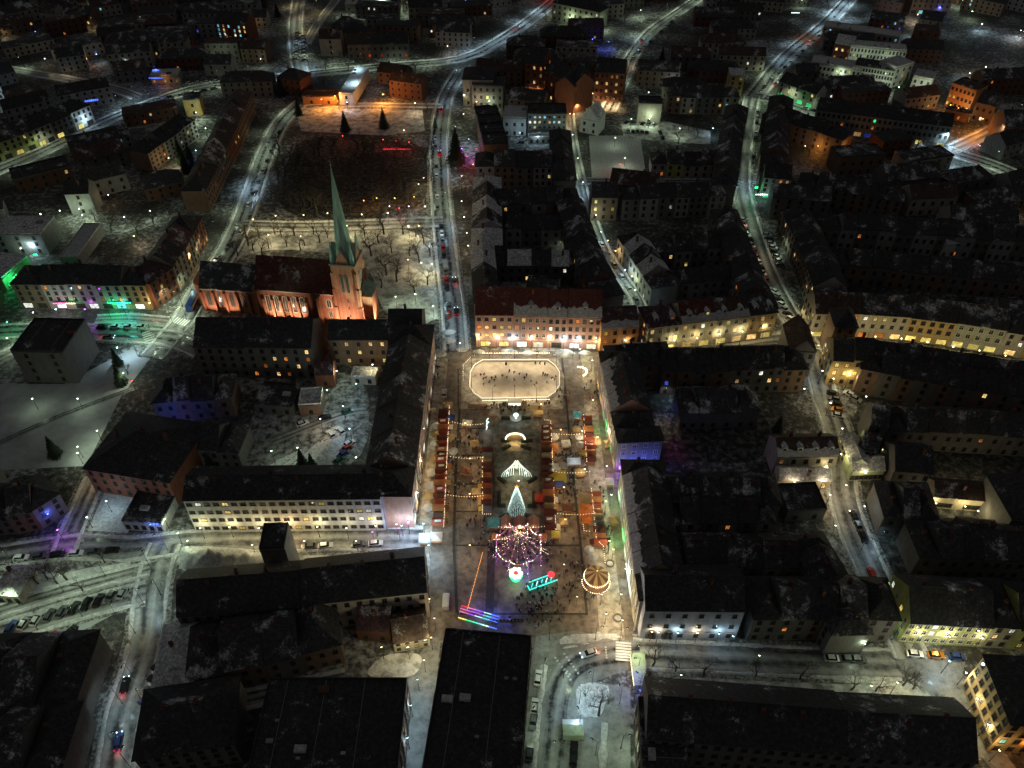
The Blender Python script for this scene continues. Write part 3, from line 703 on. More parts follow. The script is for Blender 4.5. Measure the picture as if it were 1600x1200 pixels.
# ------------------------------------------------------------------ ground, streets, fields
g = MB(); g.q([(-1800, -700, 0), (1800, -700, 0), (1800, 2600, 0), (-1800, 2600, 0)]); tag(g.build('snow_field', 'snow_ground'), kind='structure')
sheet('town_square', [(672, 556), (745, 546), (940, 550), (948, 640), (965, 760), (990, 985), (985, 1025), (690, 1000), (648, 990), (650, 850), (664, 700)], 'square_paving')
sheet('market_square_west_street', [(683, 560), (668, 700), (652, 850), (648, 980), (668, 980), (673, 850), (688, 700), (700, 560)], 'square_edge_paving')
sheet('market_square_east_walk', [(926, 556), (940, 700), (960, 860), (978, 1010), (938, 1010), (928, 860), (917, 700), (908, 556)], 'square_edge_paving')
sheet('church_park_lawn', [(345, 440), (385, 360), (690, 352), (700, 505), (600, 505), (575, 400), (400, 385), (330, 440)], 'trodden_snow', occ=False)
sheet('woodland', [(430, 345), (672, 342), (668, 212), (470, 210), (445, 260)], 'shade_toned_ground', occ=False)
sheet('shade_toned_yard', [(1040, 640), (1200, 635), (1205, 725), (1060, 722)], 'shade_toned_ground', occ=False)  # this and the next two sheets paint the darkness of unlit yards
sheet('shade_toned_yard', [(1345, 625), (1640, 665), (1640, 985), (1410, 975), (1345, 810), (1330, 700)], 'shade_toned_ground', occ=False)
sheet('shade_toned_yard', [(0, 742), (120, 742), (100, 850), (0, 858)], 'shade_toned_ground', occ=False)
sheet('big_snow_field', [(0, 600), (100, 600), (205, 545), (235, 560), (190, 618), (135, 728), (0, 735)], 'smooth_snow')
sheet('parking_verge', [(0, 900), (100, 895), (215, 872), (225, 935), (130, 985), (0, 1040)], 'smooth_snow', occ=False)
sheet('sports_field', [(462, 168), (660, 172), (664, 205), (600, 212), (470, 205)], 'trodden_snow')
sheet('back_yard', [(410, 620), (480, 575), (580, 590), (572, 738), (400, 738), (345, 738), (380, 680)], 'yard_dirt', occ=False)
sheet('snowy_yard', [(920, 212), (1000, 212), (1010, 277), (925, 279)], 'snow_bank', occ=True)
sheet('car_park', [(968, 185), (1040, 190), (1110, 205), (1110, 226), (975, 216)], 'trodden_snow')
sheet('stone_yard', [(1258, 600), (1292, 598), (1335, 610), (1342, 645), (1318, 660), (1262, 650), (1240, 635)], 'yard_dirt')
sheet('courtyard', [(1218, 745), (1300, 745), (1330, 765), (1345, 800), (1300, 830), (1270, 790), (1222, 785)], 'square_edge_paving')
sheet('lower_crossing', [(838, 995), (900, 985), (995, 1010), (1000, 1040), (930, 1065), (985, 1075), (985, 1215), (790, 1215)], 'slushy_road')
sheet('west_alley', [(628, 1050), (690, 985), (668, 1215), (625, 1215)], 'slushy_road')
sheet('front_garden', [(600, 1020), (665, 1020), (650, 1060), (560, 1058)], 'trodden_snow')
sheet('park_lawn', [(1000, 1055), (1300, 1068), (1400, 1060), (1440, 1075), (1470, 1130), (1000, 1100)], 'trodden_snow')
sheet('wet_yard', [(1380, 1020), (1510, 1025), (1500, 1070), (1530, 1130), (1600, 1215), (1560, 1215), (1440, 1070)], 'wet_asphalt')
sheet('entrance_yard', [(140, 795), (160, 770), (215, 770), (200, 835), (128, 835)], 'snow_bank')
sheet('south_yard_snow', [(282, 858), (300, 850), (600, 848), (655, 850), (655, 866), (420, 880), (280, 900)], 'trodden_snow', occ=False)
road('ring_road', [(-60, 292), (0, 265), (60, 240), (165, 190), (215, 170), (300, 140), (400, 125), (470, 117), (600, 104), (720, 92), (790, 58), (850, 15), (885, -15)], 10, 'wet_asphalt')
road('hill_road', [(-40, 98), (0, 106), (95, 122), (175, 138), (215, 152)], 7)
road('main_street', [(712, 548), (708, 480), (700, 420), (692, 350), (687, 290), (685, 230), (690, 185), (697, 150), (722, 108)], 8.5, 'wet_asphalt')
road('north_street', [(470, 115), (464, 80), (462, 30), (470, -15)], 9)
road('hill_path', [(478, 70), (498, 35), (525, 0), (540, -20)], 5, walk=False)
road('church_street', [(472, 160), (440, 190), (415, 240), (395, 300), (378, 345), (360, 385), (335, 425), (312, 455), (290, 495), (262, 530), (238, 560)], 9, 'wet_asphalt')
road('north_lane', [(0, 172), (462, 168), (560, 164), (690, 166)][1:], 4, walk=False)
road('market_street', [(-30, 520), (60, 516), (170, 522), (262, 528), (318, 548)], 8, 'wet_asphalt')
road('cross_street', [(60, 516), (30, 545), (0, 560), (-40, 580)], 6)
road('field_path', [(0, 692), (90, 652), (215, 605)], 2.5, 'wet_asphalt', banks=False, walk=False)
road('station_street', [(150, 745), (130, 790), (112, 830), (100, 862)], 6)
road('south_street', [(-40, 872), (0, 870), (110, 855), (200, 858), (290, 848), (400, 845), (520, 842), (660, 842)], 8)
road('mill_street', [(258, 850), (246, 880), (235, 930), (230, 990), (215, 1050), (195, 1110), (178, 1215)], 8.5)
road('parking_lane', [(-40, 1002), (0, 990), (80, 965), (150, 945), (228, 925)], 6.5)
road('garden_lane', [(-20, 962), (60, 935), (130, 915), (235, 888)], 4, walk=False)
road('south_lane', [(235, 1130), (300, 1112), (420, 1085), (540, 1060)], 4, walk=False)
road('park_street', [(378, 352), (480, 354), (600, 350), (692, 347)], 7)
road('long_street', [(1175, 150), (1165, 200), (1158, 260), (1160, 310), (1178, 370), (1195, 420), (1225, 480), (1255, 525), (1275, 570), (1288, 620), (1312, 690), (1315, 760), (1330, 820), (1365, 900), (1395, 960), (1425, 1030)], 8.5, 'slushy_road')
road('shopping_street', [(1000, 556), (1120, 545), (1230, 530), (1280, 536), (1420, 550), (1640, 585)], 7)
road('north_east_road', [(1178, 152), (1230, 88), (1290, 38), (1340, -15)], 10, 'wet_asphalt')
road('east_road', [(1178, 150), (1235, 162), (1300, 186), (1420, 215), (1480, 236), (1560, 262), (1640, 300)], 10, 'wet_asphalt')
road('east_branch', [(1485, 235), (1540, 210), (1640, 158)], 8)
road('top_road', [(950, 175), (975, 120), (985, 92), (1015, 52), (1050, 26), (1110, -15)], 8, 'wet_asphalt')
road('back_alley', [(888, 178), (893, 220), (903, 270), (914, 318), (926, 350), (945, 395), (975, 440), (995, 467), (1004, 505), (1004, 550)], 5, banks=True, walk=False)
road('block_street', [(905, 283), (1020, 285), (1130, 286), (1158, 290)], 6, walk=False)
road('dark_street', [(990, 1022), (1150, 1030), (1300, 1036), (1400, 1038)], 8)
road('crossing_road', [(1000, 1018), (960, 1020), (915, 1028), (885, 1050), (868, 1090), (862, 1150), (856, 1215)], 7.5, 'wet_asphalt', walk=False, banks=False)
road('yard_drive', [(425, 690), (480, 668), (540, 645), (572, 640)], 4, walk=False, banks=False)
road('bus_lane', [(150, 500), (200, 498), (262, 503)], 5, walk=False)
# painted markings
def stripes(name, a, b, n, w, l, along_=True, d=None):
    A = G(*a); B = G(*b); u = (B-A).normalized(); v = Vector((-u.y, u.x)) if d is None else d; mb = MB()
    for k in range(n):
        c = lerp(A, B, (k+.5)/n); p, q = (v, u)
        mb.q([(*(c-p*l/2-q*w/2), 0), (*(c-p*l/2+q*w/2), 0), (*(c+p*l/2+q*w/2), 0), (*(c+p*l/2-q*w/2), 0)][::-1])
    if mb.f:
        o = mb.build(name, 'paint_white'); o.location.z = .215; tag(o, kind='structure'); o.data.flip_normals() if o.data.polygons[0].normal.z < 0 else None
stripes('crosswalk', (974, 1003), (974, 1034), 7, .55, 4.0); stripes('road_marking', (946, 1010), (948, 1030), 5, .45, .4)
stripes('road_marking', (866, 1026), (893, 1065), 8, .5, .5); stripes('road_marking', (880, 1020), (905, 1055), 7, .5, .5); stripes('road_marking', (872, 1036), (892, 1056), 5, .5, .5)
stripes('crosswalk', (228, 518), (238, 540), 7, .6, 3.6); stripes('crosswalk', (272, 500), (294, 506), 6, .6, 3.6); stripes('crosswalk', (295, 524), (314, 534), 5, .6, 3.6); stripes('road_marking', (245, 544), (262, 544), 5, .5, .6)
# dark drainage lines in the paving of the square
def line(name, pxs, w, mat='paving_dark', z=.012):
    pts = [G(*p) for p in pxs]; nr = normals(pts); mb = MB(); z = SHEET[0]; SHEET[0] += .004
    for i in range(len(pts)-1): mb.q([(*(pts[i]-nr[i]*w/2), z), (*(pts[i+1]-nr[i+1]*w/2), z), (*(pts[i+1]+nr[i+1]*w/2), z), (*(pts[i]+nr[i]*w/2), z)])
    tag(mb.build(name, mat), kind='structure')
line('drain_channel', [(718, 640), (712, 740), (709, 850), (714, 958)], .8); line('drain_channel', [(878, 560), (886, 640), (895, 740), (907, 850), (917, 962)], .7)
for y, a, b in ((670, 716, 765), (670, 858, 886), (712, 714, 760), (712, 866, 890), (757, 711, 758), (757, 866, 897), (800, 710, 762), (800, 868, 900), (853, 712, 775), (853, 850, 906), (960, 714, 917)): line('drain_channel', [(a, y), (b, y)], .55)
line('drain_channel', [(768, 855), (765, 958)], 2.2)
line('path', [(716, 578), (716, 640)], .4)

# ------------------------------------------------------------------ houses round the square
WARMG = ('lit_warm', 'lit_yellow', 'lit_white')
SHOPW = ('lit_white', 'lit_white', 'lit_warm', 'glass_dim')
def H0(a, b, *r, **k): return house(G(*a), G(*b), *r, **k)
N = 'houses on the north side of the market square'
H0((744, 542), (802, 542.6), 16, 15.2, 'plain pink corner house with four rows of small windows, facing the ice rink', wall='rose', roof='roof_red', floors=4, cols=5, lit=.15, shop=('lit_yellow', 'glass_dim', 'lit_warm'), sides='l', group=N, wh=1.3, ww=1.2, band=True, fr='frame_dark')
H0((802, 542.6), (854, 544), 16, 15, 'pink house with red tiled roof and bright white shop front facing the ice rink', wall='pink', roof='roof_red_clear', floors=4, cols=5, lit=.12, shop=('lit_warm', 'lit_white'), snow=True, dormers=1, group=N, band=True, fr='frame_white')
H0((854, 544), (884, 545), 16, 14.7, 'narrow pinkish house with two pairs of windows between the two wider red-roofed houses', wall='rose', roof='roof_red_clear', floors=4, cols=3, lit=.12, shop=('glass_dim',), snow=True, dormers=1, group=N, band=True)
H0((884, 545), (936, 547), 16, 15.1, 'wide red and beige house with snow-edged roof and two glowing shop windows', wall='pink', roof='roof_red_clear', floors=4, cols=5, lit=.15, shop=('lit_white', 'lit_white'), snow=True, dormers=1, group=N, band=True, fr='frame_dark')
house(G(940, 514, 12), G(999, 509, 12), 12, 12, 'lower orange house with dark red roof beside the alley at the square corner', wall='orange', roof='roof_purplish', floors=3, cols=4, lit=.3, group=N, snow=True)
row([(1014, 512, 12), (1088, 503, 12), (1216, 487, 12)], 12, 4, 12, 'the lit terrace behind the square north-east corner', walls=('stone', 'cream', 'stone', 'ochre'), roofs=('roof_purplish', 'roof_red', 'roof_brown', 'roof_dark'), lit=.3, shop=('lit_yellow', 'lit_warm', 'lit_yellow'), floors=3, snow=True, dormers=2, sides='l', fr='frame_white', band=True)
row([(1262, 527), (1330, 527), (1408, 532)], 12, 2, 11, 'the amber-lit shopping terrace east of the junction', walls=('stone', 'stone'), roofs=('roof_brown', 'roof_dark'), lit=.3, shop=('lit_orange', 'lit_yellow', 'lit_warm'), floors=3, sides='l', wh=1.5, band=True)
H0((1408, 532), (1480, 541), 12, 11, 'deep yellow house with five pairs of dark windows on the lit shopping street', wall='ochre', roof='roof_dark', floors=3, cols=5, lit=.05, shop=('lit_yellow', 'lit_warm'), wh=1.7, ww=1.4, band=True)
H0((1480, 541), (1556, 553), 12, 11.2, 'grey-green house with five windows in white frames on the lit shopping street', wall='sage', roof='roof_dark', floors=3, cols=5, lit=.05, shop=('lit_yellow',), wh=1.7, ww=1.4, fr='frame_white', band=True)
row([(1556, 553), (1660, 570)], 12, 3, 10.6, 'the brownish end of the lit shopping street', walls=('stone', 'ochre', 'stone'), roofs=('roof_dark',), lit=.25, shop=('lit_warm',), floors=3, band=True)
# west side of the block behind the pink houses, along the main street
row([(742, 315), (739, 420)], 12, 5, 12, 'the dark row along the main street north of the square', 'from the north', ('lilac', 'dirty', 'brown'), ('roof_snowy', 'roof_dark'))
row([(737, 424), (743, 524)], 9, 2, 14.2, 'the pale wing behind the pink corner house', 'from the north', ('lilac', 'grey'), ('roof_snowy', 'roof_dark'), floors=4, lit=.12)
row([(975, 458, 13), (944, 405, 13), (908, 312, 13)], 11, 7, 13, 'the dark row west of the back alley', 'from the south', ('dirty', 'brown'), ('roof_dark', 'roof_black'))
row([(900, 296, 13), (752, 300, 13)], 11, 6, 13, 'the black-roofed row on the north of the block above the square', 'from the east', ('dirty', 'brown', 'grey'), ('roof_black', 'roof_dark'), blit=.1)
row([(765, 440), (950, 440)], 10, 6, 8, 'the sheds and wings in the dark courtyard behind the pink houses', walls=('dirty',), roofs=('roof_dark', 'roof_snowy'), floors=2)
row([(760, 385), (905, 385)], 10, 5, 9, 'the inner row of the dark courtyard north of the pink houses', walls=('dirty', 'grey'), roofs=('roof_black',), floors=2)
# block between alley and long street
H0((922, 345), (962, 345), 11, 12, 'brown lit house with four glowing windows at the top of the back alley', wall='brown', roof='roof_dark', floors=3, cols=3, lit=.6, pal=('lit_warm', 'lit_yellow'))
row([(962, 400), (1014, 482)], 11, 5, 10, 'the row on the east side of the back alley', 'from the north', ('stone', 'dirty', 'stone'), ('roof_dark', 'roof_snowy'), floors=2, lit=.12)
row([(970, 344), (1128, 338)], 10, 6, 11, 'the dark north row of the block beside the long street', 'from the west', ('dirty', 'grey'), ('roof_black', 'roof_dark'), lit=.07, pal=('lit_white', 'lit_orange', 'lit_warm'))
row([(1216, 482, 12), (1180, 398, 12), (1150, 328, 12)], 11, 7, 12, 'the dark row on the west kerb of the long street', 'from the south', ('dirty', 'brown'), ('roof_black', 'roof_dark'))
row([(1025, 420), (1150, 415)], 11, 5, 9, 'the inner row of the block beside the long street', 'from the west', ('dirty', 'grey'), ('roof_dark', 'roof_black'), floors=2, lit=.08)
row([(1030, 470), (1180, 458)], 9, 5, 8, 'the rear wings behind the lit terrace', 'from the west', ('dirty',), ('roof_black',), floors=2, lit=.05)
# blocks north of it
row([(745, 294), (888, 292)], 13, 5, 11, 'the dark reddish row facing the back of the square block', 'from the west', ('lilac', 'brown', 'dirty'), ('roof_black', 'roof_dark'), sides='l', lit=.04)
row([(900, 282, 11), (890, 205, 11)], 10, 3, 11, 'the dark row beside the upper alley', 'from the south', ('dirty',), ('roof_black',))
H0((738, 168), (786, 170), 14, 13, 'black flat-roofed long block north of the snowy court', wall='dirty', roof='roof_black', rt='flat', lit=.05)
row([(742, 200), (757, 262)], 12, 4, 12, 'the flat dark block along the main street', 'from the north', ('dirty', 'brown'), ('roof_black',), rt='flat')
H0((824, 213), (884, 213), 12, 12.5, 'modern grey office block with two strips of lit windows above the snowy court', wall='concrete', roof='roof_black', rt='flat', floors=4, cols=8, lit=.45, pal=('lit_white', 'lit_cyan', 'lit_yellow'), fr='metal_grey', wh=1.2)
H0((786, 212), (822, 213), 14, 10, 'low white-roofed extension beside the modern office block', wall='white', roof='snow_bank', rt='flat', floors=2, cols=3, lit=.1)
H0((826, 226), (880, 224), 4, 4, 'single-storey annexe with a flat snow roof in front of the office block', wall='concrete', roof='snow_bank', rt='flat', floors=1, cols=6, lit=.1)
H0((905, 206), (934, 212), 10, 8, 'small house with a steep snowy gable roof beside the alley', wall='white', roof='roof_snowy', ridge='y', pitch=1.2, floors=2, cols=2, lit=.1)
H0((995, 192), (1031, 193), 9, 11, 'tall blank wall building lit from a lamp at its top above the car park', wall='stone', roof='roof_black', rt='flat', floors=1, cols=1, lit=0)
row([(1016, 276), (1142, 279)], 11, 5, 7, 'the low pale terrace along the street above the dark block', 'from the west', ('lilac', 'lime', 'stone', 'stone', 'grey'), ('roof_black', 'roof_dark'), floors=2, lit=.15)
row([(1150, 292, 10), (1160, 215, 10), (1168, 172, 10)], 11, 5, 11, 'the dark row west of the upper long street', 'from the south', ('dirty',), ('roof_black', 'roof_dark'))
row([(1040, 178), (1150, 180)], 11, 5, 10, 'the dim houses above the car park', 'from the west', ('brown', 'stone', 'dirty'), ('roof_dark', 'roof_black'), lit=.2, pal=('lit_warm', 'lit_blue', 'lit_cyan'))
H0((1135, 150), (1158, 151), 10, 12, 'narrow ochre building with orange balconies at the road junction', wall='ochre', roof='roof_snowy', rt='flat', floors=4, cols=2, lit=.2)
# red-brick group lit orange
BRK = 'orange-lit red brick blocks round the upper courtyard'
H0((820, 143), (849, 147), 16, 17, 'western red brick block with an orange-lit end wall', wall='brick', roof='roof_black', floors=4, cols=3, lit=.3, group=BRK, sides='r', pal=('lit_orange', 'lit_warm'))
H0((850, 152), (895, 178), 13, 16, 'long red brick block with a black roof and orange-lit lower floors', wall='brick', roof='roof_black', floors=4, cols=6, lit=.15, group=BRK, pal=('lit_orange', 'lit_warm'))
H0((895, 180), (925, 150), 11, 16, 'slanting red brick wing with a golden-lit foot beside the courtyard', wall='brick', roof='roof_black', floors=4, cols=5, lit=.15, group=BRK, pal=('lit_orange', 'lit_warm'))
H0((927, 157), (972, 161), 13, 17, 'tall red brick block with the brightest golden-lit windows on the courtyard', wall='brick', roof='roof_black', floors=4, cols=6, lit=.3, group=BRK, sides='r', pal=('lit_orange', 'lit_warm'))
H0((724, 165), (771, 166), 17, 15, 'big pale-walled hall with a black hipped roof beside the ring road', wall='stone', roof='roof_black', rt='hip', pitch=.5, floors=2, cols=3, lit=0, sides='r')
# top right institutional group
H0((1262, 118), (1340, 130), 12, 8, 'snow-covered low wing north of the long white school block', wall='white', roof='snow_bank', rt='flat', floors=2, cols=12, lit=.1)
H0((1328, 128), (1390, 138), 12, 10, 'long white school block with a row of small dark windows', wall='white', roof='roof_black', rt='flat', floors=3, cols=14, lit=.02, ww=.9)
H0((1390, 138), (1418, 130), 12, 12, 'stepped white block with a square annexe at the end of the school', wall='white', roof='snow_bank', rt='flat', floors=3, cols=3, lit=.1)
H0((1420, 140), (1450, 146), 12, 8, 'low snow-roofed block at the eastern end of the school', wall='white', roof='snow_bank', rt='flat', floors=2, cols=3, lit=.05)
H0((1322, 100), (1408, 108), 10, 11, 'rear white school wing with a line of arched windows', wall='white', roof='roof_snowy', rt='flat', floors=3, cols=16, lit=.02, ww=.8)
H0((1298, 92), (1326, 97), 10, 10, 'small red brick house with three orange lamps beside the school', wall='brick', roof='roof_snowy', floors=2, cols=3, lit=.6, pal=('lit_orange', 'lit_warm'))
H0((1268, 205), (1475, 232), 11, 12, 'very long dim grey block with orange lamps along its eaves above the east road', wall='concrete', roof='roof_black', floors=3, cols=26, lit=.09, pal=('lit_orange', 'lit_warm', 'lit_green'), shop=('glass_dim', 'lit_blue', 'lit_yellow', 'glass_dim', 'lit_warm'))
H0((1212, 150), (1270, 172), 10, 9, 'dim house with green-lit ground floor shop at the east road corner', wall='stone', roof='roof_black', floors=3, cols=5, lit=.3, shop=('lit_green',), pal=('lit_orange', 'lit_warm'))
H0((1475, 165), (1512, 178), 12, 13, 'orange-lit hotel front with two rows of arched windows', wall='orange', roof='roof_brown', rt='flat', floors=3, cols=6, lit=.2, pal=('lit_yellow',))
H0((1472, 184), (1510, 192), 5, 5, 'low orange-lit porch in front of the hotel', wall='orange', roof='roof_brown', rt='flat', floors=1, cols=4, lit=.9, pal=('lit_yellow', 'lit_orange'))
H0((1515, 186), (1545, 194), 12, 10, 'pinkish-brown side building right beside the orange-lit hotel', wall='brown', roof='roof_dark', floors=2, cols=3, lit=.1)
H0((1560, 222), (1595, 222), 14, 9, 'brown hall with a lit gable beside the eastern branch road', wall='brown', roof='roof_dark', floors=2, cols=3, lit=.1)
H0((1282, 58), (1400, 76), 11, 7, 'long low white-roofed hall at the top of the north-east road', wall='stone', roof='snow_bank', rt='flat', floors=2, cols=14, lit=.15, pal=('lit_cyan', 'lit_white'))
H0((1420, 22), (1480, 24), 14, 11, 'brown-lit block with a bluish shop front near the top edge', wall='brown', roof='roof_black', floors=3, cols=7, lit=.1, shop=('lit_cyan', 'glass_dim'))
H0((862, 32), (935, 48), 12, 12, 'big olive-lit white house with a dark hipped roof near the top road', wall='sage', roof='roof_black', rt='hip', floors=3, cols=9, lit=.1, pal=('lit_white',), sides='l')
H0((1112, 74), (1150, 74), 12, 6, 'small pavilion glowing deep orange among dark trees', wall='orange', roof='roof_black', floors=1, cols=3, lit=1, pal=('lit_orange',))
# block of the orange yard
row([(1186, 309), (1228, 313)], 11, 2, 11, 'the grey corner terrace by the green-lit chemist', 'from the west', ('stone', 'stone'), ('roof_black',), lit=.1, shop=('lit_green', 'lit_cyan', 'lit_warm'), floors=4)
row([(1197, 180), (1184, 250), (1182, 300)], 12, 5, 11, 'the dark row on the east kerb of the upper long street', 'from the north', ('dirty', 'brown'), ('roof_black', 'roof_dark'))
row([(1330, 208, 9), (1205, 172, 9)], 11, 5, 10, 'the black-roofed row behind the east road', 'from the east', ('dirty',), ('roof_black',))
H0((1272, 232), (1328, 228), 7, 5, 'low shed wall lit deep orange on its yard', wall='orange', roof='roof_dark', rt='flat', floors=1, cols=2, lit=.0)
row([(1240, 316), (1400, 345)], 11, 6, 10, 'the unlit row south of the orange yard', 'from the west', ('dirty', 'brown'), ('roof_black', 'roof_dark'), lit=.05, pal=('lit_blue', 'lit_orange', 'lit_warm'))
row([(1212, 362), (1244, 432), (1270, 515)], 12, 6, 11.5, 'the dim grey row on the east kerb of the long street', 'from the north', ('brown', 'stone', 'dirty'), ('roof_black', 'roof_dark'), lit=.1)
row([(1290, 440), (1600, 470)], 11, 10, 9, 'the unlit rear row north of the shopping street', 'from the west', ('dirty', 'brown'), ('roof_black', 'roof_dark'), lit=.02, floors=2)
row([(1275, 385), (1600, 410)], 11, 11, 10, 'the unlit middle row of the dark eastern quarter', 'from the west', ('dirty', 'grey'), ('roof_black', 'roof_dark'), lit=.05, pal=('lit_blue', 'lit_orange', 'lit_warm'), floors=2)
H0((1470, 403), (1500, 400), 8, 7, 'little shed with a pale lit roof in the dark eastern quarter', wall='white', roof='snow_bank', floors=1, cols=1, lit=0)
# south of the shopping street
row([(1040, 533, 12), (944, 540, 12)], 11, 4, 12, 'the jagged snow-edged black row at the square north-east corner', 'from the east', ('dirty', 'brown'), ('roof_black',), snow=True)
row([(1212, 538, 12), (1048, 547, 12)], 11, 6, 11.5, 'the black row opposite the lit terrace', 'from the east', ('dirty', 'brown'), ('roof_black',), snow=True)
H0((1222, 588), (1262, 590), 14, 12, 'dark house with a steep brown gable by the junction', wall='dirty', roof='roof_brown', ridge='y', pitch=1.1, floors=3, lit=0)
row([(1030, 618), (1250, 612)], 12, 7, 11, 'the dim inner row east of the square', 'from the west', ('brown', 'dirty', 'dirty'), ('roof_black', 'roof_dark'), lit=.22, pal=('lit_warm', 'lit_cyan', 'lit_white', 'lit_orange', 'lit_blue'))
EG = dict(lit=.12, shop=('lit_green', 'lit_warm', 'lit_white', 'glass_dim'), floors=4, wh=1.7, fr='frame_white', band=True, snow=True)
row([(937, 548, 14), (951, 620, 14), (962, 668, 14)], 12, 5, 14, 'the tall terrace along the upper east side of the market square', 'from the north', ('rose', 'stone', 'lilac'), ('roof_black', 'roof_dark'), **EG)
house(G(962, 668.5, 14), G(967, 690, 14), 13.5, 13.8, 'end house of the upper east terrace, its south wall washed in deep blue light', wall='dirty', roof='roof_black', rt='hip', floors=4, lit=.1, sides='r', shop=('lit_warm',), wh=1.3, fr='frame_white')
row([(972, 718, 14), (986, 840, 14), (1001, 936, 14)], 12, 7, 14, 'the tall terrace along the lower east side of the market square', 'from the north', ('stone', 'lilac', 'cream'), ('roof_black', 'roof_dark'), **EG)
bluish = H0((998, 998.5), (1148, 1000), 13, 14.2, 'wide bluish-white house with sparse small windows and two dark archways', wall='bluewhite', roof='roof_black', floors=3, cols=6, lit=.3, pal=('lit_dimwarm', 'glass_dim', 'glass_dim'), wh=1.4, ww=1.0, band=True)
row([(1165, 1002), (1300, 1000), (1385, 1003)], 12, 5, 11, 'the unlit row along the dark street east of the bluish house', 'from the west', ('dirty', 'dirty', 'brown'), ('roof_black', 'roof_dark'), lit=.04, pal=('lit_orange',))
row([(1208, 745, 11), (1000, 738, 11)], 11, 7, 12, 'the unlit row on the north of the lower east block', 'from the east', ('dirty',), ('roof_black', 'roof_dark'), blit=.03)
row([(1030, 850), (1200, 850)], 11, 6, 10, 'the unlit inner row behind the lower east terrace', 'from the west', ('dirty', 'grey'), ('roof_black', 'roof_dark'), lit=.05, pal=('lit_orange', 'lit_warm'))
row([(1040, 915), (1270, 915)], 11, 8, 9, 'the second unlit inner row behind the bluish house', 'from the west', ('dirty', 'grey'), ('roof_black', 'roof_dark'), lit=.03, floors=2)
row([(1362, 990, 10), (1325, 900, 10), (1285, 830, 10)], 10, 6, 10, 'the dark row on the west kerb of the lower long street', 'from the south', ('dirty', 'brown'), ('roof_dark', 'roof_black'))
row([(1060, 670), (1180, 668)], 12, 4, 8, 'the faintly grey sheds in the courtyard east of the blue-lit house', 'from the west', ('dirty',), ('roof_dark',), floors=1, lit=0)
H0((1205, 740), (1300, 738), 9, 8, 'pale house with a mansard and small gable facing the lit courtyard', wall='stone', roof='roof_brown', floors=2, cols=5, lit=.3, dormers=4, snow=True, pal=('lit_dimwarm', 'lit_warm'))
H0((1212, 763), (1294, 765), 5, 4.5, 'low cream range with one door along the lit courtyard', wall='cream', roof='roof_snowy', floors=1, cols=4, lit=.2)
H0((1225, 815), (1285, 812), 10, 5, 'grey flat-roofed garage block below the lit courtyard', wall='dirty', roof='roof_dark', rt='flat', floors=1, lit=0, cols=2)
PG = 'pale green ranges round the small cloister yard'
H0((1306, 700), (1322, 745), 5, 6, 'narrow pale green gallery on the street side of the cloister yard', wall='palegreen', roof='roof_snowy', floors=2, cols=5, lit=.1, group=PG)
H0((1325, 752), (1376, 750), 6, 5, 'low pale green range along the south of the cloister yard', wall='palegreen', roof='roof_snowy', floors=1, cols=7, lit=.1, group=PG)
H0((1334, 722), (1362, 730), 8, 7, 'pale green house with three lit windows inside the cloister yard', wall='palegreen', roof='roof_dark', floors=2, cols=3, lit=.5, group=PG, sides='lr')
H0((1344, 700), (1372, 704), 10, 11, 'dark tall range behind the cloister yard', wall='dirty', roof='roof_dark', floors=3, lit=.1, group=PG)
row([(1288, 601), (1350, 605)], 12, 2, 12, 'the amber lit corner above the stone yard', 'from the west', ('ochre', 'ochre'), ('roof_black',), lit=.6, pal=('lit_yellow', 'lit_orange', 'lit_white', 'lit_warm'), sides='l')
row([(1352, 606), (1460, 622), (1640, 655)], 12, 8, 12, 'the dark row with coloured windows below the shopping street', 'from the west', ('brown', 'dirty'), ('roof_black', 'roof_dark'), lit=.18, pal=('lit_blue', 'lit_orange', 'lit_red', 'lit_warm'))
row([(1640, 596, 11), (1345, 545, 11)], 11, 10, 11, 'the jagged snow-edged black row facing the shopping street', 'from the east', ('dirty', 'brown'), ('roof_black',), snow=True)
H0((1288, 560), (1322, 562), 10, 15, 'tall dark corner house with a steep pointed cap at the junction', wall='brown', roof='roof_black', rt='hip', pitch=1.3, floors=4, lit=.05)
row([(1385, 762), (1444, 766)], 12, 2, 8, 'the dark sheds between cloister and arched garden', walls=('dirty',), roofs=('roof_black',), lit=0, floors=2)
row([(1368, 835), (1450, 842)], 13, 3, 9, 'the dark row below the cloister yard', walls=('dirty',), roofs=('roof_black', 'roof_dark'), lit=0, floors=2)
row([(1460, 893), (1560, 897)], 12, 3, 9, 'the dark row below the arched garden', walls=('dirty',), roofs=('roof_dark', 'roof_black'), lit=0, floors=2)
row([(1375, 700), (1620, 715)], 11, 8, 9, 'the unlit row north of the arched garden', 'from the west', ('dirty',), ('roof_black', 'roof_dark'), lit=.04, floors=2)
H0((1450, 793), (1536, 800), 7, 5.5, 'lit garden wall house with two dark arched openings', wall='cream', roof='roof_brown', floors=1, cols=2, lit=0, ww=4.5, wh=2.6)
H0((1555, 850), (1620, 850), 16, 12, 'black building with a steep dark roof beside the arched garden', wall='dirty', roof='roof_black', rt='hip', pitch=.9, floors=3, lit=0)
row([(1420, 900), (1620, 905)], 12, 6, 9, 'the unlit row behind the yellow-green terrace', 'from the west', ('dirty',), ('roof_black', 'roof_dark'), lit=.04, floors=2)
row([(1402, 1004), (1500, 1009), (1530, 1011)], 14, 2, 9.5, 'the yellow-green lit terrace by the wet yard', 'from the west', ('lime', 'lime'), ('roof_black', 'roof_dark'), lit=.12, floors=3, cols=5, pal=('lit_yellow', 'lit_white'), sides='l', fr='frame_white', band=True)
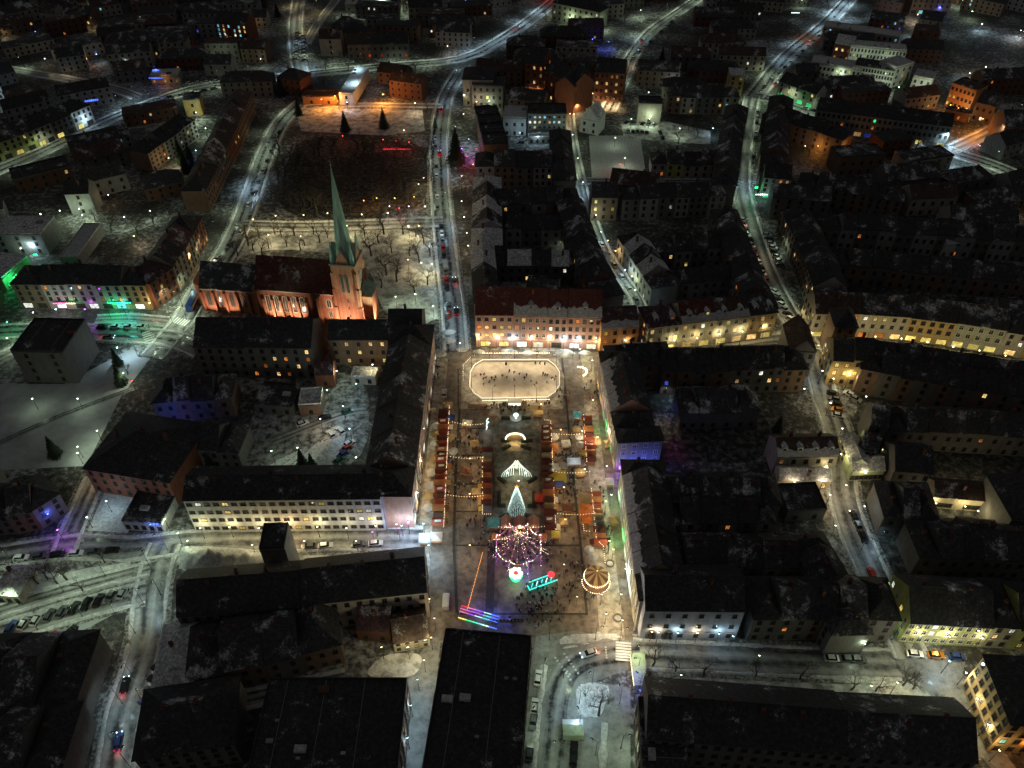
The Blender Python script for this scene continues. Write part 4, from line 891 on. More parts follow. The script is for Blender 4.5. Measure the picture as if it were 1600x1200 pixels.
row([(1531, 1011), (1640, 1018)], 14, 3, 9.8, 'the olive end of the lit terrace by the wet yard', 'from the west', ('sage', 'lime', 'sage'), ('roof_black',), lit=.2, floors=3, band=True)
H0((1502, 1070), (1540, 1174), 22, 14.5, 'tall tan corner house with green-lit ground floor beside the wet yard', wall='ochre', roof='roof_black', rt='hip', floors=4, cols=6, lit=.02, sides='r', fr='frame_dark', wh=1.8, ww=1.3, band=True, pal=('lit_cyan', 'lit_white'))
H0((1000, 1190), (1300, 1215), 14, 13, 'long black-roofed building along the park lawn', wall='dirty', roof='roof_black', floors=3, lit=0)
H0((1300, 1215), (1495, 1225), 14, 12.4, 'eastern black-roofed building below the park lawn', wall='dirty', roof='roof_dark', floors=3, lit=0)
H0((990, 1120), (997, 1250), 10, 10, 'dim building edged with tiny shop lights at the lower lane', wall='stone', roof='roof_dark', rt='flat', floors=3, lit=.15, shop=('lit_warm', 'glass_dim'))
# ---- south and west of the square
house(Vector((-19.9, 62)), Vector((1.3, 60)), 42.5, 12, 'huge plain black flat-roofed hall below the market square', wall='grey', roof='roof_black', rt='flat', floors=3, lit=.1, sides='lr')
row([(641, 775, 15), (659, 640, 15), (677, 507, 15)], 14, 7, 15, 'the tall terrace along the west side of the market square', 'from the south', ('rose', 'brown', 'rose'), ('roof_black', 'roof_dark'), lit=.12, shop=('lit_white', 'lit_warm', 'glass_dim'), floors=5, wh=1.6, fr='frame_white')
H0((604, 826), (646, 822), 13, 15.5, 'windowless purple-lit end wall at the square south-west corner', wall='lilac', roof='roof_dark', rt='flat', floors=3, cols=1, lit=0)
LF = dict(lit=.13, floors=4, wh=1.2, ww=1.5, fr='frame_dark', pal=('lit_warm', 'lit_white', 'lit_yellow'))
g4 = 'sections of the long pale apartment block'
for (a, b, lab) in (((307, 832), (402, 831), 'western section of the long pale four-storey apartment block'), ((402, 831), (506, 830), 'middle section of the long pale four-storey apartment block, warmest lit at its foot'), ((506, 830), (603, 829), 'eastern lilac-lit section of the long pale four-storey apartment block')):
    H0(a, b, 12, 15, lab, wall='white' if 'eastern' not in lab else 'bluewhite', roof='roof_black', pitch=.5, cols=7, group=g4, **LF)
H0((318, 588), (395, 590), 16, 14, 'western half of the black-roofed block south of the church', wall='dirty', roof='roof_black', floors=4, cols=5, lit=0)
H0((395, 590), (497, 592), 16, 14.5, 'eastern half of the black-roofed block south of the church with orange windows', wall='dirty', roof='roof_black', floors=4, cols=6, lit=.4, pal=('lit_orange', 'lit_warm'))
H0((520, 570), (611, 570), 11, 12, 'dark house with four warm top windows beside the church tower', wall='brown', roof='roof_black', floors=3, cols=5, lit=.4, pal=('lit_yellow', 'lit_warm'))
H0((612, 565), (664, 565), 12, 14.6, 'corner house with a bluish-black roof between church and square', wall='dirty', roof='roof_black', floors=4, lit=.05)
# yard behind the pale block
H0((470, 650), (505, 648), 8, 5, 'pale shed with half its flat roof bare in the back yard', wall='brown', roof='roof_snowy', rt='flat', floors=1, cols=1, lit=0)
H0((400, 645), (460, 650), 11, 4, 'dark low hall west of the pale shed in the back yard', wall='dirty', roof='roof_dark', rt='flat', floors=1, cols=3, lit=0)
H0((495, 605), (525, 604), 7, 6, 'small reddish shed behind the house beside the church tower', wall='brick', roof='roof_purplish', floors=1, cols=1, lit=0)
H0((550, 600), (588, 602), 5, 3.5, 'yellowish-lit shed with frames on its roof in the back yard', wall='stone', roof='roof_snowy', rt='flat', floors=1, cols=2, lit=0)
row([(250, 660), (370, 650)], 12, 4, 9, 'the unlit houses west of the back yard', 'from the west', ('dirty', 'brown'), ('roof_black', 'roof_dark'), lit=.02, floors=2)
row([(290, 728), (380, 732)], 12, 3, 8, 'the unlit houses behind the pale apartment block', 'from the west', ('dirty',), ('roof_dark', 'roof_black'), floors=2, lit=0)
H0((150, 768), (280, 790), 24, 11, 'old reddish-brown building with a huge black roof by the snowy entrance yard', wall='brick', roof='roof_black', rt='hip', pitch=.5, floors=3, cols=8, lit=.02)
H0((197, 828), (259, 832), 13, 4, 'low flat annexe with a small blue sign beside the snowy entrance yard', wall='white', roof='roof_dark', rt='flat', floors=1, cols=5, lit=.15)
# west
house(G(16, 548, 14.5), G(99, 550, 14.5), (G(48, 498, 14.5)-G(16, 548, 14.5)).y, 14.5, 'nearly black cube-shaped block beside the snow field', wall='dirty', roof='roof_black', rt='flat', floors=4, lit=0, cols=2)
row([(36, 482), (240, 484)], 12, 5, 12, 'the shopping terrace with neon shop fronts west of the church', 'from the west', ('brown', 'stone', 'sage', 'stone', 'ochre'), ('roof_black', 'roof_black'), lit=.14, floors=4, shop=('lit_white', 'lit_cyan', 'glass_dim'), pal=('lit_orange', 'lit_warm', 'lit_white'))
row([(248, 482), (287, 452), (326, 376)], 12, 4, 12, 'the brownish corner terrace across from the church choir', 'from the south', ('brick', 'stone', 'stone', 'brick'), ('roof_purplish', 'roof_black'), lit=.12, floors=4, pal=('lit_warm', 'lit_orange'))
H0((12, 455), (52, 420), 12, 6, 'low hall edged with green neon beside the shopping terrace', wall='palegreen', roof='roof_snowy', rt='flat', floors=1, lit=.3, pal=('lit_green',), cols=4)
H0((100, 418), (128, 418), 26, 5, 'long narrow shed with a flat snow roof behind the shopping terrace', wall='grey', roof='snow_bank', rt='flat', floors=1, lit=0)
H0((0, 398), (78, 398), 14, 10, 'pale flat-roofed block with a lit wall at the western edge', wall='concrete', roof='roof_snowy', rt='flat', floors=3, lit=0, cols=3)
H0((114, 337), (152, 335), 10, 11, 'isolated house with a faintly lit blank grey wall', wall='concrete', roof='roof_black', floors=3, lit=0, cols=1)
row([(-10, 258), (60, 232), (150, 192)], 11, 5, 10, 'the row with lit shop fronts along the ring road', 'from the west', ('lime', 'lime', 'stone', 'dirty', 'white'), ('roof_black', 'roof_dark'), lit=.15, floors=3, shop=('lit_yellow', 'glass_dim'), pal=('lit_yellow', 'lit_warm'))
row([(240, 268), (312, 215)], 11, 3, 10, 'the grey apartment block by the frozen path', 'from the west', ('brown', 'concrete', 'concrete'), ('roof_black',), lit=.08, floors=4, sides='r')
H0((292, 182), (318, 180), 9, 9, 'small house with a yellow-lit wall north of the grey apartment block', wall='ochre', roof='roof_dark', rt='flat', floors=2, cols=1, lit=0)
row([(330, 330), (368, 250), (400, 175)], 11, 5, 11, 'the brownish row on the west kerb of the church street', 'from the south', ('brown', 'dirty', 'brick'), ('roof_black', 'roof_dark'), lit=.1) 
H0((344, 70), (392, 74), 13, 14, 'dark red block with three rows of lit blue and yellow windows', wall='brick', roof='roof_black', floors=5, cols=6, lit=.6, pal=('lit_cyan', 'lit_warm', 'lit_white'))
H0((95, 37), (146, 40), 11, 7, 'long brown house with four bright lamps along its wall', wall='brown', roof='roof_dark', floors=2, cols=4, lit=.1)
H0((68, 40), (94, 42), 11, 9, 'pale house end next to the long brown house with four lamps', wall='stone', roof='roof_dark', floors=2, cols=2, lit=.2)
H0((20, 22), (46, 14), 7, 4, 'little booth lit icy blue near the top left edge', wall='bluewhite', roof='snow_bank', rt='flat', floors=1, cols=2, lit=.4, pal=('lit_cyan',))
H0((238, 132), (282, 130), 9, 5, 'filling station shop with a blue lit fascia and amber windows', wall='stone', roof='snow_bank', rt='flat', floors=1, cols=5, lit=1, pal=('lit_orange', 'lit_warm'))
H0((322, 118), (365, 118), 10, 7, 'whitish house lit by one lamp above the ring road', wall='stone', roof='roof_dark', floors=2, cols=2, lit=.1)
H0((502, 88), (536, 88), 10, 11, 'pale end wall of a house above the ring road', wall='stone', roof='roof_black', floors=3, cols=1, lit=.0)
H0((545, 92), (640, 90), 12, 9, 'unlit hall with tiny red and blue lights above the ring road', wall='dirty', roof='roof_black', floors=2, cols=10, lit=.2, pal=('lit_red', 'lit_blue', 'glass_dark', 'glass_dark'))
H0((532, 165), (554, 166), 38, 7, 'narrow white modern block standing by the orange-lit wall', wall='bluewhite', roof='snow_bank', rt='flat', floors=2, cols=1, lit=0)
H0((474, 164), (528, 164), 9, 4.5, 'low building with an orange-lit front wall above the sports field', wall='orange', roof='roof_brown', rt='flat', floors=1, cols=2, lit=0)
H0((540, 18), (610, 18), 12, 5, 'wide snow-roofed hall at the top edge', wall='sage', roof='snow_bank', rt='flat', floors=1, cols=6, lit=.1)
# ---- bottom left
house(G(275, 962, 12), G(470, 946, 12), 13.5, 12, 'western part of the long black slab-roofed building below the pale apartments', wall='dirty', roof='roof_black', floors=3, lit=.0)
house(G(471, 946, 12), G(668, 925, 12), 13.5, 12.6, 'eastern part of the long black slab-roofed building ending at the square', wall='stone', roof='roof_black', floors=3, lit=.0, sides='r')
H0((424, 912), (462, 910), 8, 16, 'black stair tower rising behind the slab-roofed building', wall='dirty', roof='roof_black', rt='flat', floors=1, cols=1, lit=0)
H0((617, 1020), (673, 1010), 9, 5, 'small cream house with a grey-brown roof and lit yellow wall', wall='cream', roof='roof_brown', floors=2, cols=4, lit=.2, wh=1.0, ww=.8)
H0((560, 1000), (612, 1003), 9, 5.5, 'dark red low wing beside the small cream house', wall='brickdark', roof='roof_purplish', floors=1, lit=0)
row([(300, 1090), (420, 1065), (540, 1035)], 15, 4, 9, 'the unlit grey-roofed wings below the slab-roofed building', 'from the west', ('dirty', 'brown'), ('roof_dark', 'roof_dark'), lit=.0, floors=2)
H0((252, 1108), (312, 1100), 18, 8, 'hipped grey snow-roofed house end at the mill street corner', wall='brick', roof='roof_snowy', rt='hip', pitch=.7, floors=2, lit=0)
house(G(385, 1215, 12), G(621, 1215, 12), (G(500, 1060, 12)-G(500, 1215, 12)).y, 12, 'black-roofed building on the west of the lower alley', wall='brown', roof='roof_black', rt='flat', floors=4, lit=.1, sides='r')
H0((230, 1215), (380, 1190), 16, 10, 'unlit building at the bottom edge east of mill street', wall='dirty', roof='roof_black', rt='hip', floors=3, lit=0)
row([(-40, 1150), (60, 1145), (138, 1140)], 20, 3, 11, 'the unlit houses at the lower left below the parked cars', 'from the west', ('dirty',), ('roof_black', 'roof_dark'), lit=.02)
row([(-40, 1250), (60, 1245), (120, 1240)], 16, 3, 11, 'the lowest unlit houses at the bottom left corner', 'from the west', ('dirty',), ('roof_black', 'roof_dark'), lit=.02)
H0((0, 942), (38, 944), 9, 4.5, 'small pyramid-roofed pavilion with little lights on its roof edge', wall='stone', roof='roof_snowy', rt='hip', pitch=.8, floors=1, cols=3, lit=.2)
row([(-20, 838), (60, 832), (110, 800)], 12, 3, 9, 'the unlit houses left of the snowy entrance yard', 'from the west', ('dirty', 'brown'), ('roof_black', 'roof_dark'), lit=.05, pal=('lit_blue', 'lit_orange'))
H0((65, 812), (82, 790), 8, 7, 'small office with a tall lit greenish window wall', wall='palegreen', roof='roof_dark', rt='flat', floors=2, cols=3, lit=1, pal=('lit_yellow', 'lit_white'))
# ------------------------------------------------------------------ brick church with a copper spire
def arch_pts(w, h0, h1, n=6):
    "outline of a pointed-arch opening in x,z"
    pts = [(-w/2, h0), (w/2, h0), (w/2, h1)]
    for k in range(1, n): t = PI*k/n; pts.append((math.cos(t)*w/2, h1+math.sin(t)*w*.75))
    return pts+[(-w/2, h1)]
def arch_window(root, x, y, z0, w, h, rz, pane='glass_dim', fr='stone_trim', name='arched_window'):
    mb = MB(); o = arch_pts(w, 0, h); i_ = arch_pts(w*.72, .25, h)
    n = len(o)
    for k in range(n):
        a, b, c, d = o[k], o[(k+1) % n], i_[(k+1) % n], i_[k]
        mb.q([(a[0], -.18, a[1]), (b[0], -.18, b[1]), (c[0], -.18, c[1]), (d[0], -.18, d[1])]); mb.q([(a[0], 0, a[1]), (b[0], 0, b[1]), (b[0], -.18, b[1]), (a[0], -.18, a[1])])
        mb.q([(d[0], -.18, d[1]), (c[0], -.18, c[1]), (c[0], -.02, c[1]), (d[0], -.02, d[1])])
    mb.box(-.06, .06, -.12, -.05, .25, h+w*.4)
    f = mb.build(name, fr, root, (x, y, z0), rz)
    MB().q([(p[0], -.04, p[1]) for p in i_]).build('pane', pane, f)
ax_a = G(410, 494); ax_b = G(533, 503)   # south wall of the nave
ang = math.atan2((ax_b-ax_a).y, (ax_b-ax_a).x)
ch = thing('brick_church', 'red brick church with a tall green copper spire and arched windows', 'church', (ax_a.x, ax_a.y, 0), ang)
NL = (ax_b-ax_a).length; ND = 15.0; NH = 13.5; CB = 'church_brick'
mark([G(315, 495), G(600, 510), G(600, 440), G(320, 430)])
ux = Vector((math.cos(ang), math.sin(ang))); uy = Vector((-ux.y, ux.x))
def gabled(x0, x1, y0, y1, h, rh, wname, rname, roof):
    mb = MB().prism([(x0, y0), (x1, y0), (x1, y1), (x0, y1)], 0, h); ym = (y0+y1)/2
    mb.q([(x1, y0, h), (x1, y1, h), (x1, ym, h+rh)]); mb.q([(x0, y1, h), (x0, y0, h), (x0, ym, h+rh)]); mb.build(wname, CB, ch)
    r = MB(); e = .5; s = rh/((y1-y0)/2)
    for ye, sg in ((y0-e, -1), (y1+e, 1)):
        p = [(x0-.2, ye, h-e*s), (x1+.2, ye, h-e*s), (x1+.2, ym, h+rh), (x0-.2, ym, h+rh)]
        if sg > 0: p.reverse()
        up = [(a, b, c+.25) for a, b, c in p]; r.q(up)
        for k in range(4): r.q([p[k], p[(k+1) % 4], up[(k+1) % 4], up[k]])
    r.build(rname, roof, ch)
gabled(0, NL, 0, ND, NH, 9.5, 'nave_wall', 'nave_roof', 'roof_red')
gabled(-23, -.1, 1.5, ND-1.5, 11.0, 7.5, 'choir_wall', 'choir_roof', 'roof_dark')
MB().prism([(-23.1, 2.2), (-27, 4.6), (-27, ND-4.6), (-23.1, ND-2.2)][::-1], 0, 10.5).q([(-23.1, 2, 10.6), (-23.1, 7.5, 16.5), (-27.2, 4.5, 10.6)]).q([(-27.2, 4.5, 10.6), (-23.1, 7.5, 16.5), (-27.2, ND-4.5, 10.6)]).q([(-27.2, ND-4.5, 10.6), (-23.1, 7.5, 16.5), (-23.1, ND-2, 10.6)]).build('apse', CB, ch)
MB().box(.2, NL-.2, -.30, -.01, NH-1.1, NH-.35).build('cornice', 'stone_trim', ch); MB().box(-22.8, -.3, 1.2, 1.49, 9.8, 10.4).build('cornice', 'stone_trim', ch)
for k in range(5): arch_window(ch, 4.0+k*3.35, 0, 3.0, 2.1, 6.2, 0, 'glass_dim', 'stone_trim')
arch_window(ch, NL-3.4, 0, 6.5, 2.2, 2.6, 0); arch_window(ch, NL-3.4, 0, 2.0, 1.6, 2.0, 0)
for k in range(6):                                                  # buttresses between the windows
    x = 2.35+k*3.35; MB().prism([(x-.4, -1.0), (x+.4, -1.0), (x+.4, 0), (x-.4, 0)], 0, 9.0).q([(x-.4, -1.0, 9), (x+.4, -1.0, 9), (x+.4, -.01, 10.6), (x-.4, -.01, 10.6)]).build('buttress', CB, ch)
MB().prism([(NL-7.2, -2.6), (NL-6.2, -2.6), (NL-6.2, 0), (NL-7.2, 0)], 0, 12.2).build('buttress', CB, ch)
for k in range(4): arch_window(ch, -20.5+k*4.6, 1.5, 2.5, 1.9, 5.0, 0, 'glass_dim', 'stone_dark')
for k in range(5): x = -22.8+k*4.6; MB().box(x-.4, x+.4, .5, 1.49, 0, 9.2).build('buttress', CB, ch)
MB().box(-.9, -.1, -.8, 1.3, 0, 13.8).build('buttress', CB, ch)
# tower
TW = 8.6; tx0, tx1, ty0, ty1 = NL+.3, NL+.3+TW+.3, -1.6, -1.6+TW+1.4; TH = 27.0
MB().prism([(tx0, ty0), (tx1, ty0), (tx1, ty1), (tx0, ty1)], 0, TH).build('tower', CB, ch)
for (a, b) in ((tx0, ty0), (tx1, ty0), (tx1, ty1), (tx0, ty1)):
    sx = -1 if a == tx0 else 1; sy = -1 if b == ty0 else 1
    mb = MB()
    for (w, z0, z1) in ((.9, 0, 9), (.6, 9.02, 17), (.35, 17.02, 24)): mb.box(min(a-sx*.5, a+sx*w), max(a-sx*.5, a+sx*w), min(b-sy*.5, b+sy*w), max(b-sy*.5, b+sy*w), z0, z1)
    mb.build('buttress', CB, ch)
MB().box(tx0-.35, tx1+.35, ty0-.35, ty1+.35, TH, TH+.7).build('tower_cornice', 'stone_dark', ch)
tcx, tcy = (tx0+tx1)/2, (ty0+ty1)/2
for dx in (-.95, .95): arch_window(ch, tcx+dx, ty0, 15.3, 1.15, 6.8, 0, 'glass_dark', 'stone_dark', 'belfry_opening'); arch_window(ch, tx1, tcy+dx, 15.3, 1.15, 6.8, PI/2, 'glass_dark', 'stone_dark', 'belfry_opening')
for z in (4.6, 8.2, 11.6): window(ch, tcx+.1, ty0, z, 0, .35, 1.0, 'glass_dark', 'stone_dark')
for z in (5, 10): arch_window(ch, tx1, tcy, z, 1.6, 2.8, PI/2)
# clock-like gables, corner pinnacles and the spire
zg = TH+.7
for (gx, gy, rz) in ((tcx, ty0, 0), (tx1, tcy, PI/2), (tcx, ty1, PI), (tx0, tcy, -PI/2)):
    c, s = math.cos(rz), math.sin(rz); w = 2.6
    R = lambda x, y, z: (gx+c*x-s*y, gy+s*x+c*y, z)
    MB().q([R(-w, -.1, zg), R(w, -.1, zg), R(0, -.1, zg+6.2)]).q([R(w, -.1, zg), R(w, 3, zg), R(0, 3, zg+6.2), R(0, -.1, zg+6.2)], 1).q([R(-w, 3, zg), R(-w, -.1, zg), R(0, -.1, zg+6.2), R(0, 3, zg+6.2)], 1).build('spire_gable', [CB, 'copper_green'], ch)
for (a, b) in ((tx0, ty0), (tx1, ty0), (tx1, ty1), (tx0, ty1)):
    a += .9 if a == tx0 else -.9; b += .9 if b == ty0 else -.9
    MB().lathe([(.95, zg), (.85, zg+2.6), (.95, zg+2.7), (.02, zg+9.2)], 8, (a, b)).build('pinnacle', 'copper_green', ch)
sp = MB().lathe([(3.7, zg+.2), (3.05, zg+4.5), (.05, zg+36)], 8, (tcx, tcy)).build('spire', 'copper_green', ch)
st = MB()
for k in range(8): t = 2*PI*k/8; st.tube((tcx+3.06*math.cos(t), tcy+3.06*math.sin(t), zg+4.5), (tcx, tcy, zg+36.1), .14, .04, 4)
st.build('spire_rib', 'copper_green', sp)
MB().tube((tcx, tcy, zg+35.6), (tcx, tcy, zg+38.4), .06, .04, 5).box(tcx-.5, tcx+.5, tcy-.04, tcy+.04, zg+37.2, zg+37.34).ball((tcx, tcy, zg+36.2), .25).build('cross', 'metal_grey', ch)
# side aisle stair tower and west porch on the square side
MB().prism([(tx1+.02, 1), (tx1+3.8, 1), (tx1+3.8, 9), (tx1+.02, 9)], 0, 12).q([(tx1, .7, 12), (tx1+4.2, .7, 12), (tx1, .7, 12)][:3]).build('porch', CB, ch)
MB().q([(tx1, .8, 15), (tx1+4.1, .8, 12), (tx1+4.1, 9.2, 12), (tx1, 9.2, 15)]).build('porch_roof', 'copper_green', ch)
def cw(x, y, z=0): p = Vector((ax_a.x, ax_a.y))+ux*x+uy*y; return (p.x, p.y, z)
def flood(x, y, kind, power, label, tilt, z=.4, aim=(0, 1), ang_=80):
    "a floodlight standing on the ground and aimed up at a wall"
    p = cw(x, y); t = thing('floodlight', label, 'floodlight', p, ang+math.atan2(aim[1], aim[0]), 'floodlights round the church')
    MB().box(-.15, .2, -.25, .25, .25, .55).build('housing', 'metal_dark', t); MB().tube((0, 0, 0), (0, 0, .3), .05).build('stake', 'metal_dark', t)
    MB().q([(.21, -.2, .28), (.21, .2, .28), (.21, .2, .52), (.21, -.2, .52)]).build('lens', 'bulb_'+kind, t)
    l = bpy.data.lights.new('flood_light', 'SPOT'); l.color = M['c_'+kind]; l.energy = power; l.spot_size = math.radians(ang_); l.spot_blend = .6; l.shadow_soft_size = .2
    o = bpy.data.objects.new('light', l); o.parent = t; o.location = (.4, 0, .5); o.rotation_euler = (0, -math.radians(90+tilt), 0); COL.objects.link(o)
FLK = (1, .72, .50); M['c_fl'] = FLK; glow('bulb_fl', FLK, 8)
flood(tcx-1, ty0-9, 'fl', 15000, 'floodlight aimed up the south face of the church tower', 35); flood(tx1+9, tcy-2, 'fl', 12000, 'floodlight aimed up the square-side face of the church tower', 35, aim=(-1, 0))
flood(6, -6, 'fl', 5500, 'floodlight below the western nave windows of the church', 35); flood(15, -6, 'fl', 5500, 'floodlight below the eastern nave windows of the church', 35)
flood(-12, -5, 'fl', 4200, 'floodlight below the choir windows of the church', 35); mark([G(380, 450), G(590, 450), G(590, 505), G(690, 505), G(700, 345), G(375, 345)])
flood(-33, 1, 'ora', 2500, 'orange floodlight aimed at the apse of the church', 30, aim=(1, .2))
flood(tx1+10, -7, 'gw', 42000, 'greenish floodlight aimed up at the copper spire from the south-east', 58, aim=(-.7, .5), ang_=50); flood(-2, -11, 'gw', 32000, 'greenish floodlight aimed up at the copper spire from the south-west', 50, aim=(.85, .35), ang_=45)
for dx in (-9.5, -5.2): arch_window(bluish, dx, 0, .1, 2.6, 2.6, 0, 'glass_dark', 'stone_dark', 'archway')
flood(-20, -5, 'fl', 3800, 'floodlight below the western choir windows of the church', 35); flood(10, -7, 'fl', 3200, 'floodlight below the middle nave windows of the church', 38); flood(NL-2, -7, 'fl', 3800, 'floodlight in the corner between nave and tower', 38, aim=(-.2, 1))
# ------------------------------------------------------------------ Christmas market on the square
def stall_mesh(w, d, roofm, open_side):
    "wooden market hut: ridge across, open towards one long side"
    h = 2.3; k = ('stall', w, d)
    if k in WC: return WC[k]
    walls = MB().box(-w/2, w/2, -d/2, -d/2+.06, 0, h).box(-w/2, w/2, d/2-.06, d/2, 0, h).box(-w/2, -w/2+.06, -d/2+.07, d/2-.07, 0, h).box(w/2-.06, w/2, -d/2+.07, d/2-.07, 0, 1.0).box(w/2-.06, w/2, -d/2+.07, d/2-.07, 2.05, h)
    walls.q([(-w/2, -d/2, h), (-w/2, 0, h+.75), (-w/2, d/2, h)][::-1]).q([(w/2, -d/2, h), (w/2, d/2, h), (w/2, 0, h+.75)])
    counter = MB().box(w/2, w/2+.4, -d/2+.1, d/2-.1, .98, 1.04); e = .25
    r = MB()
    for sg in (-1, 1):
        y = sg*(d/2+e-.1); p = [(-w/2-e, y, h-.14), (w/2+e+.3, y, h-.14), (w/2+e+.3, 0, h+.8), (-w/2-e, 0, h+.8)]
        if sg > 0: p.reverse()
        r.q([(a, b, c+.08) for a, b, c in p]); r.q(p[::-1])
    goods = MB()
    for j in range(5): goods.box(w/2+.05, w/2+.3, -d/2+.25+j*(d-.6)/5, -d/2+.25+(j+.7)*(d-.6)/5, 1.04, 1.14+.05*(j % 3))
    WC[k] = (walls.mesh('hut_wall', 'wood'), counter.mesh('counter', 'wood_dark'), r, goods.mesh('goods', 'canvas_white'), {}); return WC[k]
def stall(p, rz, w, d, canvas, label, group, light=True, kind='ww', power=45):
    t = thing('market_stall', label, 'market stall', (p.x+random.uniform(-.25, .25), p.y, .03), rz+random.uniform(-.05, .05), group); q_ = random.uniform(.86, 1.1); t.scale = (q_, 1, random.uniform(.88, 1.12)); a, b, r, g_, rc = stall_mesh(w, d, canvas, 1)
    put(a, 'hut_wall', t); put(b, 'counter', t); put(g_, 'goods', t)
    if canvas not in rc: rc[canvas] = r.mesh('stall_roof', 'canvas_'+canvas)
    put(rc[canvas], 'stall_roof', t)
    if random.random() < .45:
        aw = random.choice(('tan', 'white', 'orange', 'brown', 'yellow')); ka = ('awn', d, aw)
        if ka not in WC: m_ = MB().q([(w/2+.3, -d/2+.1, 2.35), (w/2+1.7, -d/2+.1, 1.95), (w/2+1.7, d/2-.1, 1.95), (w/2+.3, d/2-.1, 2.35)]); m_.tube((w/2+1.65, -d/2+.15, 0), (w/2+1.65, -d/2+.15, 1.95), .03, n=4); m_.tube((w/2+1.65, d/2-.15, 0), (w/2+1.65, d/2-.15, 1.95), .03, n=4); WC[ka] = m_.mesh('awning', 'canvas_'+aw)
        put(WC[ka], 'awning', t)
    if random.random() < .35:
        if 'snowcap' not in WC: WC['snowcap'] = MB().q([(-.9, -.7, 2.72), (.9, -.6, 2.75), (1.0, -.12, 3.12), (-.8, -.1, 3.12)]).mesh('roof_snow', 'trodden_snow')
        put(WC['snowcap'], 'roof_snow', t)
    bl = ('blb', kind)
    if bl not in WC: WC[bl] = MB().tube((0, 0, 0), (0, 0, -.3), .015, n=3).ball((0, 0, -.38), .09, n=6, k=4).mesh('bulb', 'bulb_'+kind)
    put(WC[bl], 'bulb', t, (w/2-.3, 0, 2.55))
    if light:
        l = bpy.data.objects.new('light', light_data(kind, power, .1)); l.parent = t; l.location = (w/2-.2, 0, 1.95); COL.objects.link(l)
def stalls(desc, a, b, n, w, side, pal, every=1, power=45, start='from the north', gaps=()):
    P = [G(*a), G(*b)]; L = (P[1]-P[0]).length; d = L/n-.12
    for i, (p, hd) in enumerate(along(P, n)):
        if i in gaps: continue
        rz = hd+PI/2 if side == 'e' else hd-PI/2
        stall(p, rz, w, round(d, 2), pal[i % len(pal)], f'{nth(i)} hut {start} in {desc}, {pal[i%len(pal)]} roof', 'market huts in '+desc, light=(i % every == 0), power=power*1.9)
stalls('the long western row of huts beside the west street', (694, 646), (685, 826), 20, 2.9, 'e', ('brown', 'darkred', 'red', 'orange', 'red', 'brown', 'red', 'orange', 'brown', 'red'), 1, 38)
stalls('the short row of huts west of the gardens', (762, 706), (761, 806), 12, 2.6, 'w', ('darkred', 'grey', 'tan', 'brown', 'darkred', 'orange', 'darkred', 'red', 'brown', 'orange'), 1, 30)
stalls('the row of huts east of the gardens', (852, 670), (859, 836), 17, 2.7, 'e', ('darkred', 'brown', 'darkred', 'orange', 'brown', 'tan', 'darkred', 'brown'), 1, 32)
stalls('the upper eastern row of red huts', (917, 656), (923, 728), 8, 2.8, 'w', ('red', 'brown', 'orange', 'darkred', 'red', 'red', 'orange', 'darkred'), 1, 40)
stalls('the lower eastern row of red huts', (929, 774), (938, 858), 9, 3.0, 'w', ('red', 'orange', 'red', 'orange', 'tan', 'grey', 'darkred', 'orange', 'red'), 1, 45)
# three big gabled wooden huts in front of the gardens
for i, (x, lab) in enumerate(((791, 'western of the three large gabled wooden huts, door panels shut'), (812, 'middle large gabled wooden hut with a white star over its door'), (833, 'eastern of the three large gabled wooden huts, beside the hut row'))):
    p = G(x, 832); t = thing('wooden_hut', lab, 'hut', (p.x, p.y, .03), 0, 'large gabled wooden huts')
    MB().box(-1.6, 1.6, 0, 3, 0, 2.6).q([(-1.6, 0, 2.6), (1.6, 0, 2.6), (0, 0, 4.2)]).q([(1.6, 3, 2.6), (-1.6, 3, 2.6), (0, 3, 4.2)]).build('hut_wall', 'canvas_pinkish', t)
    r = MB()
    for sg in (-1, 1):
        q = [(sg*1.85, -.3, 2.42), (sg*1.85, 3.3, 2.42), (0, 3.3, 4.3), (0, -.3, 4.3)]; q = q[::-1] if sg < 0 else q; r.q([(a, b, c+.06) for a, b, c in q]); r.q(q[::-1])
    r.build('hut_roof', 'canvas_pinkish', t); MB().box(-.5, .5, -.06, 0, 0, 2).build('door', 'wood_dark', t)
    MB().ball((0, -.25, 2.9), .35 if i == 1 else .12, n=6, k=4).build('lamp', 'bulb_neu', t)
    l = bpy.data.objects.new('light', light_data('neu', 120 if i == 1 else 50, .1)); l.parent = t; l.location = (0, -1.2, 2.6); COL.objects.link(l)
# hanging light strings along the rows
def hang(label, pxs, z, kind='neu', step=.55, r=.07, sag=.0):
    light_string([(*G(*p), z) for p in pxs], label, kind, step, r, None, sag)
hang('string of white bulbs along the open side of the long western hut row', [(703, 642), (694, 832)], 2.9); hang('string of white bulbs along the short hut row west of the gardens', [(754, 722), (754, 812), (767, 812)], 2.8)
hang('string of white bulbs along the hut row east of the gardens', [(848, 665), (860, 666), (868, 836)], 2.9); hang('string of white bulbs along the upper eastern red huts', [(911, 655), (916, 730)], 2.8)
hang('string of white bulbs along the lower eastern red huts', [(923, 770), (931, 852), (942, 862)], 2.8); hang('pale bulb string hanging from the lower eastern huts to the carousel', [(941, 862), (944, 890)], 3.5, 'yel', .7, .07)
hang('warm bulb string edging the beer garden by the lower eastern huts', [(906, 800), (912, 836), (928, 838)], 2.2, 'neu', .7)
hang('orange wire of lights running down to the rainbow lit truss', [(755, 868), (731, 958)], 2.2, 'ora', .45, .07)
